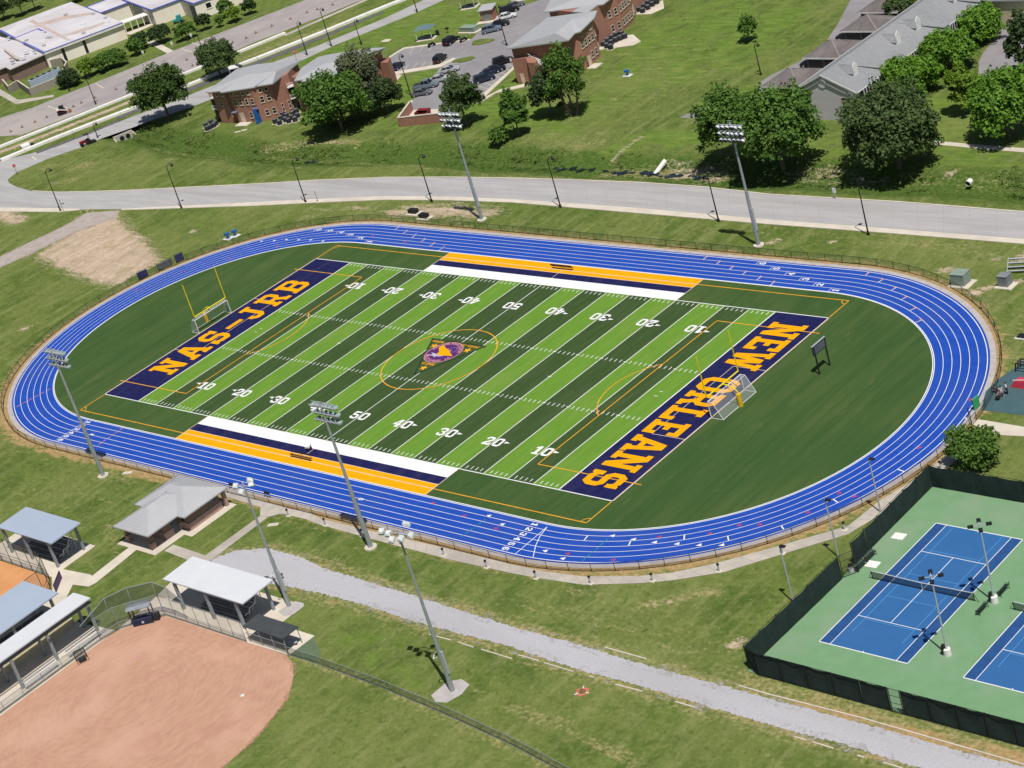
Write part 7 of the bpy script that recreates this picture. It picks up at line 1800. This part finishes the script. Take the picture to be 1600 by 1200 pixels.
def pavilion(label, x0, x1, y0, y1, z0, z1, roofm, cols, colm='column_grey', slope='y'):
    r = thing('pavilion', label, 'pavilion', ((x0+x1)/2, (y0+y1)/2, 0)); th = .18
    if slope == 'y': V = [(x0,y0,z0),(x1,y0,z0),(x1,y1,z1),(x0,y1,z1)]
    else: V = [(x0,y0,z0),(x1,y0,z1),(x1,y1,z1),(x0,y1,z0)]
    slab_roof(r, V, th, roofm)
    zz = lambda x, y: (z0+(z1-z0)*((y-y0)/(y1-y0)) if slope == 'y' else z0+(z1-z0)*((x-x0)/(x1-x0)))-th-.02
    for x, y in cols: MB().box(x-.17,y-.17,0,x+.17,y+.17,zz(x, y)-.25).build('column', colm, r)
    bm = MB(); xs = sorted({c[0] for c in cols}); 
    for x in xs: 
        ya, yb = y0+.3, y1-.3; bm.beam((x,ya,zz(x,ya)-.14),(x,yb,zz(x,yb)-.14),.16,.26)
    for k in range(5):
        y = y0+.35+(y1-y0-.7)*k/4; bm.beam((x0+.3,y,zz(x0+.3,y)-.06),(x1-.3,y,zz(x1-.3,y)-.06),.08,.1)
    bm.build('rafter', 'dark_soft', r)
    return r
pavilion('blue-grey flat roofed stand over dark bleachers, above the left end of the orange clay', -27.0, -13.4, -63.35, -58.1, 4.45, 4.55, 'roof_metal_blue', [(-14.9,-63.0),(-14.8,-58.5),(-21.2,-63.0),(-26.4,-63.0),(-26.4,-58.5)])
bleachers('dark stepped bleachers under the blue-grey roof at the left', -24.4, -15.6, -61.9, -58.9, 5, 2.1)
pavilion('blue-grey roof at the left edge below the purple sign', -9.0, -.75, -86, -71.2, 4.45, 4.5, 'roof_metal_blue', [(-1.6,-72.2),(-1.4,-78.5),(-8.2,-72.0),(-1.4,-85),(-8.2,-80)])
bleachers('dark bleachers under the blue-grey roof at the left edge', -6.8, -3.2, -84, -72.6, 4, 1.8, along='y')
pavilion('white roofed stand over the tan steps beside the left foul line', 2.1, 5.9, -90, -70.6, 4.75, 4.85, 'roof_metal_white', [(6.2,-83.8),(5.4,-77.8),(5.6,-71.3),(2.7,-71.3),(2.7,-77.8),(2.7,-83.8)], slope='x')
r = thing('tan_steps', 'long tan stepped bleachers behind the left white roof', 'steps', (.2, -80, 0))
for k in range(5): MB().box(-1.3+k*.42,-90,0,-.92+k*.42,-71.4,1.9-.26*k).build('step', 'stucco_cream', r)
r = thing('players_bench', 'long grey metal bench behind the left foul fence, nearer the backstop', 'bench', (6.9, -74.3, 0), group='benches behind the left foul fence'); MB().box(-.22,-2.6,.42,.22,2.6,.47).build('seat', 'steel_light', r, world=False); MB().box(-.5,-2.6,.75,-.45,2.6,1.0).build('backrest', 'steel_light', r, world=False)
for yy in (-2.3, 0, 2.3): MB().box(-.4,yy-.04,0,.2,yy+.04,.42).build('leg', 'column_grey', r, world=False)
dup(r, (6.9, -81.2, 0), 0, 'long grey metal bench behind the left foul fence, further from the backstop')
pavilion('large white flat roofed stand with grey columns beside the clay infield', 12.2, 28.4, -63.5, -58.3, 4.45, 4.55, 'roof_metal_white', [(14.0,-63.2),(20.3,-63.2),(26.4,-63.2),(27.0,-58.8),(13.4,-58.8),(20.3,-58.8)])
bleachers('dark stepped bleachers under the large white roof', 16.2, 25.4, -62.0, -58.8, 5, 2.1)
# dugouts
def dugout(label, x0, x1, y0, y1, h):
    r = thing('dugout', label, 'dugout', ((x0+x1)/2, (y0+y1)/2, 0)); MB().prism([(x0,y0),(x1,y0),(x1,y1),(x0,y1)], h, h+.14).build('roof', 'shade_roof_black', r)
    for x in np.linspace(x0+.2, x1-.2, 4):
        for y in (y0+.15, y1-.15): MB().tube((x,y,0),(x,y,h),.06,.06,6).build('post', 'steel_galv', r)
    MB().quad((x0,y0+.1,.1),(x1,y0+.1,.1),(x1,y0+.1,h*.62),(x0,y0+.1,h*.62)).build('netting', 'chain_link_grey', r); MB().tube((x0,y0+.1,h*.62),(x1,y0+.1,h*.62),.035,.035,6).build('rail', 'steel_galv', r)
    MB().box(x0+.5,y1-.9,.42,x1-.5,y1-.5,.48).build('bench_seat', 'steel_light', r); return r
dugout('black roofed dugout at the right end of the clay, below the floodlight pad', 29.3, 36.9, -65.1, -62.5, 2.3); dugout('black roofed dugout cut by the left edge below the tan steps', 3.0, 7.2, -95.0, -88.4, 2.3)
def tall_fence(name, label, pts, h, step, rails, m_mesh='chain_link_grey', kick=True, post='column_grey'):
    root, Q = chain_fence(name, label, pts, h, step, post, m_mesh, rails=rails, pr=.045)
    if kick:
        k = MB()
        for a, b in zip(Q, Q[1:]): k.quad((*a,.0),(*b,.0),(*b,.35),(*a,.35))
        k.build('kick_screen', 'net_dark', root)
    return root, Q
tall_fence('backstop_fence', 'tall grey chain-link fence in front of the large white stand', [(12.5,-65.25),(29.1,-65.25)], 3.1, 2.35, (1.0,.33))
bs, Q = tall_fence('backstop_fence', 'tall angled backstop fence behind home plate with dark net hood', [(8.0,-72.6),(8.25,-70.0),(12.5,-65.3)], 3.3, 2.9, (1.0,.3))
hd = MB(); hr_ = MB(); Hs = [(7.8,-74.6),(8.2,-70.2),(9.9,-67.6),(12.5,-65.4),(15.0,-65.2),(17.6,-65.25)]; tz = [3.2, 4.7, 5.0, 5.0, 4.6, 3.2]
for i in range(5): hd.quad((*Hs[i],3.2),(*Hs[i+1],3.2),(Hs[i+1][0]-.3,Hs[i+1][1]+.3,tz[i+1]),(Hs[i][0]-.3,Hs[i][1]+.3,tz[i])); hr_.tube((Hs[i][0]-.3,Hs[i][1]+.3,tz[i]),(Hs[i+1][0]-.3,Hs[i+1][1]+.3,tz[i+1]),.05,.05,6)
for i in range(1, 5): hr_.tube((*Hs[i],3.0),(Hs[i][0]-.3,Hs[i][1]+.3,tz[i]),.05,.05,6)
hd.build('net_hood', 'net_dark', bs); hr_.build('hood_frame', 'column_grey', bs)
tall_fence('foul_fence', 'chain-link fence with low boards between the left stand and the clay', [(8.0,-72.6),(7.9,-78.0),(7.9,-84.0),(7.8,-94)], 1.35, 3.0, (1.0,.5))
r2, Q2 = tall_fence('left_field_fence', 'tall chain-link fence with dark posts round the orange clay field', [(-31,-65.15),(-14.0,-65.15),(-9.6,-68.1),(-9.4,-71.4)], 4.2, 2.6, (1.0,.35), kick=True, post='fence_black')
OF = [(36.7,-65.1),(42.2,-65.0),(53.9,-65.4),(65.1,-66.2),(76.0,-67.3),(84,-68.5),(96,-70.5)]
r3, Q3 = chain_fence('outfield_fence', 'low chain-link outfield fence running from the dugout to the bottom edge', OF, 1.25, 3.05, 'steel_galv', 'chain_link_grey', rails=(1.0, .04), pr=.035)
k = MB()
for a, b in zip(Q3, Q3[1:]): k.quad((*a,.02),(*b,.02),(*b,1.2),(*a,1.2))
k.build('wind_mesh', sheer_mat('net_green', (.10,.15,.10), .35) or 'net_green', r3)
k = MB(); k.poly([(36.7,-65.1),(41.5,-64.9),(40.5,-63.0),(37.0,-61.2)], .05); sheet('mesh_mat', [(36.9,-65.0),(41.8,-64.8),(40.6,-63.1),(37.1,-61.2)], mat('mat_worn', (.12,.17,.10), (.10,.14,.08), scale=1.5).name, .03, world=True)
# scorer's booth table, purple sign, batting screen
r = thing('scorer_booth', 'small scorer booth with pale roof and dark cloth table behind the backstop', 'booth', (10.7, -67.3, 0), math.radians(42))
for i in (-1.3, 1.3):
    for j in (-.7, .7): MB().tube((i,j,0),(i,j,2.5),.08,.08,6).build('post', 'dark_soft', r, world=False)
MB().box(-1.6,-1.0,2.5,1.6,1.0,2.6).build('roof', 'column_grey', r, world=False); MB().box(-1.3,-.75,0,1.3,.45,.85).build('table_cloth', mat('cloth_navy', (.025,.03,.07), (.02,.025,.055), scale=2), r, world=False); MB().tube((0,-.76,.45),(0,-.78,.45),.18,.18,14).build('badge', 'logo_silver', r, world=False); MB().box(.6,.0,.85,1.2,.3,1.0).build('white_case', 'trim_white', r, world=False); MB().box(1.4,-.5,0,2.1,.4,1.0).build('dark_crate', 'dark_soft', r, world=False)
a, b = g(88,926), g(97,903); r = thing('purple_banner', 'dark purple banner frame standing on the concrete by the blue-grey roof', 'banner', (*a, 0))
d = Vector((b[0]-a[0], b[1]-a[1])).normalized(); n = Vector((-d.y, d.x))*.05; MB().prism([(a[0]-n.x,a[1]-n.y),(b[0]-n.x,b[1]-n.y),(b[0]+n.x,b[1]+n.y),(a[0]+n.x,a[1]+n.y)], .1, 1.1).build('banner', 'purple_paint', r)
MB().path([(*a,0),(*a,1.2),(*b,1.2),(*b,0)], .04, 6).path([(a[0]+.8,a[1]-.3,0),(b[0]+.8,b[1]-.3,0)], .03, 6).build('frame', 'fence_black', r)
x, y = g(128, 1030); r = thing('batting_screen', 'dark folding batting screen leaning on the left foul fence', 'screen', (x, y, 0), 1.2); MB().path([(-.7,0,0),(-.7,-.3,1.6),(.7,-.3,1.6),(.7,0,0)], .05, 6).path([(-.7,-.3,1.6),(-.7,-1.1,0),(.7,-1.1,0),(.7,-.3,1.6)], .04, 6).build('frame', 'fence_black', r, world=False); MB().quad((-.7,0,0),(.7,0,0),(.7,-.3,1.6),(-.7,-.3,1.6)).build('netting', 'net_dark', r, world=False)
MB().box(-.5,-.9,0,.5,-.2,.5).build('bag', 'dark_soft', r, world=False)
for q, lb in (((379,1087),'white base plate on the right side of the clay infield'), ((212,1027),'small pale worn plate in the clay near the backstop')):
    x, y = g(*q); tag(MB().obox(x, y, .02, .07, .22, .22, .6).build('base_plate', 'trim_white' if q[0] > 300 else 'logo_pink'), lb, 'base plate')
# --- brick toilet block
r = thing('restroom_building', 'small brown brick building with hipped grey metal roof and open porch beside the path', 'building', (-5, -49, 0))
w1 = [(-9.2,-52.3),(-3.3,-52.3),(-3.3,-49.2),(-1.5,-49.2),(-1.5,-43.4),(-10.4,-43.4),(-10.4,-49.4),(-9.2,-49.4)]
MB().prism(w1, 1.0, 2.75).build('wall', 'brick_brown', r); w2 = [(x+(.06 if x > -5 else -.06), y+(.06 if y > -46 else -.06)) for x, y in w1]; MB().prism(w2, 0, 1.0).build('wall_base', 'brick_pink', r); MB().prism([(x+(.1 if x > -5 else -.1), y+(.1 if y > -46 else -.1)) for x, y in w1], 1.0, 1.08).build('ledge', 'concrete_edge', r)
for x, y in ((-9.3,-54.3),(-3.5,-54.5)): MB().prism([(x-.35,y-.35),(x+.35,y-.35),(x+.35,y+.35),(x-.35,y+.35)], 0, 1.0).build('pier_base', 'brick_pink', r); MB().obox(x, y, 1.0, 2.75, .24, .24).build('pier', 'brick_brown', r)
MB().prism([(-1.6,-42.9),(-1.1,-42.9),(-1.1,-42.4),(-1.6,-42.4)], 0, 2.7).build('pier', 'brick_pink', r)
def hip(root, x0, x1, y0, y1, ze, zr, axis, inset, m='roof_metal_seam'):
    if axis == 'x': R_ = [(x0+inset,(y0+y1)/2,zr),(x1-inset,(y0+y1)/2,zr)]
    else: R_ = [((x0+x1)/2,y0+inset,zr),((x0+x1)/2,y1-inset,zr)]
    roof_fan(root, [(x0,y0,ze),(x1,y0,ze),(x1,y1,ze),(x0,y1,ze)], R_, .2, m)
    c = MB(); C4 = [(x0,y0,ze),(x1,y0,ze),(x1,y1,ze),(x0,y1,ze)]
    for p in C4:
        q = min(R_, key=lambda k: math.hypot(k[0]-p[0], k[1]-p[1])); c.beam((p[0],p[1],p[2]+.03), (q[0],q[1],q[2]+.03), .14, .05)
    c.beam((*R_[0][:2],R_[0][2]+.03), (*R_[1][:2],R_[1][2]+.03), .16, .05); c.build('ridge_cap', 'steel_light', root)
hip(r, -11.9, -.5, -50.2, -42.1, 2.9, 4.75, 'x', 4.3); hip(r, -10.1, -2.1, -55.5, -44.5, 2.9, 4.7, 'y', 4.0)
MB().obox(-3.24, -50.3, .02, 2.1, .05, .5).build('door', mat('door_slate', (.10,.14,.165)), r); MB().obox(-1.44, -44.3, 1.7, 2.3, .05, .5).build('sign_plate', 'panel_grey', r); MB().obox(-1.42, -44.8, 1.9, 2.15, .05, .25).build('sign_plate', 'cloth_blue', r)
MB().obox(-2.7, -49.15, 1.3, 2.0, .3, .05).build('vent', 'dark_soft', r)

# ================================================================== PLAYGROUND AND PEOPLE
x, y = 94.6, 13.6; r = thing('play_slide', 'red and pink play piece cut by the right edge above the seated group', 'play equipment', (*g(1597,603), 0))
MB().add([(-1.4,-.7,0),(1.6,-.7,0),(1.6,.7,0),(-1.4,.7,0),(-.6,-.5,.9),(1.4,-.5,1.1),(1.4,.5,1.1),(-.6,.5,.9)], [(4,5,6,7),(0,1,5,4),(1,2,6,5),(2,3,7,6),(3,0,4,7)]).build('body', 'red_bright', r, world=False); MB().beam((-1.0,-.3,.8),(1.3,-.3,1.2),.12).build('stripe', 'trim_white', r, world=False)
r = thing('play_ladder', 'dark blue-black play frame at the right edge of the playground', 'play equipment', (*g(1598,582), 0))
for k in range(3): MB().path([(-1,k*.6,0),(-.8,k*.6,1.2),(.8,k*.6,1.2),(1,k*.6,0)], .09, 6).build('hoop', 'panel_blue' if k % 2 else 'black_metal', r, world=False)
r = thing('bleachers', 'small blue and silver bleachers cut by the right edge near the transformers', 'bleachers', (*g(1602,422), 0), .3)
for k in range(4): MB().box(-2.4,-.9+k*.55,.35+k*.35,2.4,-.6+k*.55,.40+k*.35).build('seat_plank', 'steel_light', r, world=False); MB().box(-2.4,-.62+k*.55,.12+k*.35,2.4,-.58+k*.55,.35+k*.35).build('riser', 'panel_blue', r, world=False)
MB().beam((-2.3,-.9,.3),(-2.3,1.1,1.5),.08).beam((2.3,-.9,.3),(2.3,1.1,1.5),.08).beam((-2.3,1.1,0),(-2.3,1.1,1.5),.08).build('frame', 'steel_light', r, world=False)
r = thing('ground_box', 'dark square box with a white rim at the right edge above the playground', 'box', (*g(1599,527), 0)); MB().box(-.9,-.7,0,.9,.7,.12).build('rim', 'trim_white', r, world=False); MB().box(-.7,-.5,.12,.7,.5,.3).build('lid', 'black_metal', r, world=False)
def person(label, x, y, rot, joints, cloth, legs, hair='hair', h_scale=1.0):
    """body grown from a skeleton of joints with a skin modifier, one continuous mesh"""
    r = thing('person', label, 'person', (x, y, 0), rot)
    names = list(joints); V = [joints[n][0] for n in names]; idx = {n: i for i, n in enumerate(names)}
    E = [(idx[a], idx[b]) for a, b in (('pelvis','belly'),('belly','chest'),('chest','neck'),('neck','head'),('head','crown'),('chest','shL'),('shL','elL'),('elL','haL'),('chest','shR'),('shR','elR'),('elR','haR'),('pelvis','hiL'),('hiL','knL'),('knL','anL'),('anL','toL'),('pelvis','hiR'),('hiR','knR'),('knR','anR'),('anR','toR'))]
    def grow(nm, vs, es, rad, m, root=0):
        me = bpy.data.meshes.new(nm); me.from_pydata(vs, es, []); o = bpy.data.objects.new(nm, me); COL.objects.link(o)
        o.modifiers.new('skin', 'SKIN'); me.skin_vertices[0].data[root].use_root = True
        for i, q in enumerate(rad): me.skin_vertices[0].data[i].radius = q
        s = o.modifiers.new('sub', 'SUBSURF'); s.levels = 1; s.render_levels = 1
        o.parent = r; me.materials.append(MATS[m]); o.data.materials; return o
    grow('body', V, E, [joints[n][1] for n in names], 'skin')
    def sub(nm, ns, es, grow_by, m):
        vs = [joints[n][0] for n in ns]; ix = {n: i for i, n in enumerate(ns)}
        grow(nm, vs, [(ix[a], ix[b]) for a, b in es], [(joints[n][1][0]+grow_by, joints[n][1][1]+grow_by) for n in ns], m)
    sub('shirt', ['pelvis','belly','chest','shL','shR','elL','elR'], [('pelvis','belly'),('belly','chest'),('chest','shL'),('chest','shR'),('shL','elL'),('shR','elR')], .025, cloth)
    sub('trousers', ['pelvis','hiL','knL','hiR','knR','anL','anR'], [('pelvis','hiL'),('hiL','knL'),('knL','anL'),('pelvis','hiR'),('hiR','knR'),('knR','anR')], .02, legs)
    hx, hy, hz = joints['head'][0]; m = MB(); n = 10; V2 = [(hx, hy, hz+.17)]
    for k in range(1, 4):
        a = k*.5
        for i in range(n): t = 2*math.pi*i/n; V2.append((hx+.125*math.sin(a)*math.cos(t)-.02, hy+.115*math.sin(a)*math.sin(t), hz+.03+.14*math.cos(a)))
    m.add(V2, [(0, 1+i, 1+(i+1) % n) for i in range(n)]+[(1+k*n+i, 1+(k+1)*n+i, 1+(k+1)*n+(i+1) % n, 1+k*n+(i+1) % n) for k in range(2) for i in range(n)]); m.build('hair', hair, r, world=False)
    return r
def seated():
    return dict(pelvis=((0,0,.16),(.15,.13)), belly=((-.03,0,.36),(.13,.11)), chest=((.02,0,.58),(.15,.11)), neck=((.05,0,.76),(.05,.05)), head=((.08,0,.90),(.085,.095)), crown=((.07,0,1.0),(.06,.07)),
      shL=((.02,.2,.66),(.055,.055)), elL=((.12,.27,.42),(.045,.045)), haL=((.34,.15,.36),(.035,.035)), shR=((.02,-.2,.66),(.055,.055)), elR=((.12,-.27,.42),(.045,.045)), haR=((.34,-.15,.36),(.035,.035)),
      hiL=((.05,.11,.14),(.09,.09)), knL=((.45,.20,.38),(.065,.065)), anL=((.62,.14,.07),(.045,.045)), toL=((.78,.15,.05),(.04,.035)), hiR=((.05,-.11,.14),(.09,.09)), knR=((.45,-.20,.38),(.065,.065)), anR=((.62,-.14,.07),(.045,.045)), toR=((.78,-.15,.05),(.04,.035)))
def crouched():
    j = seated(); k = {n: ((p[0]*.8, p[1], p[2]+.18 if n not in ('anL','anR','toL','toR') else p[2]), r_) for n, (p, r_) in j.items()}; k['knL'] = ((.42,.20,.5),(.065,.065)); k['knR'] = ((.42,-.2,.5),(.065,.065)); k['anL'] = ((.2,.17,.07),(.045,.045)); k['anR'] = ((.2,-.17,.07),(.045,.045)); k['toL'] = ((.36,.17,.04),(.04,.035)); k['toR'] = ((.36,-.17,.04),(.04,.035)); return k
def standing():
    return dict(pelvis=((0,0,.92),(.14,.12)), belly=((0,0,1.08),(.12,.10)), chest=((0,0,1.30),(.15,.11)), neck=((0,0,1.47),(.05,.05)), head=((.02,0,1.60),(.08,.095)), crown=((.01,0,1.70),(.06,.07)),
      shL=((0,.19,1.38),(.055,.055)), elL=((.02,.26,1.10),(.042,.042)), haL=((.12,.24,.86),(.035,.035)), shR=((0,-.19,1.38),(.055,.055)), elR=((.02,-.26,1.10),(.042,.042)), haR=((.12,-.24,.86),(.035,.035)),
      hiL=((0,.10,.86),(.09,.09)), knL=((.04,.11,.48),(.065,.065)), anL=((-.02,.12,.08),(.045,.045)), toL=((.14,.13,.05),(.04,.035)), hiR=((0,-.10,.86),(.09,.09)), knR=((.08,-.11,.48),(.065,.065)), anR=((.1,-.12,.08),(.045,.045)), toR=((.25,-.13,.05),(.04,.035)))
person('person in dark clothes sitting furthest back in the huddle on the playground', *g(1556,612), -.6, seated(), 'cloth_dark', 'cloth_dark')
person('person in a pale blue shirt sitting in the middle of the huddle on the playground', *g(1560,620), .3, seated(), 'cloth_blue', 'cloth_dark')
person('person with bare arms and white top crouching at the right of the playground huddle', *g(1565,616), 2.6, crouched(), 'cloth_white', 'skin')
person('person in dark shorts crouching at the front of the playground huddle', *g(1559,626), 1.6, crouched(), 'cloth_dark', 'cloth_dark')
person('person in black standing alone on the playground right of the huddle', *g(1574,616), .5, standing(), 'cloth_white', 'cloth_dark')
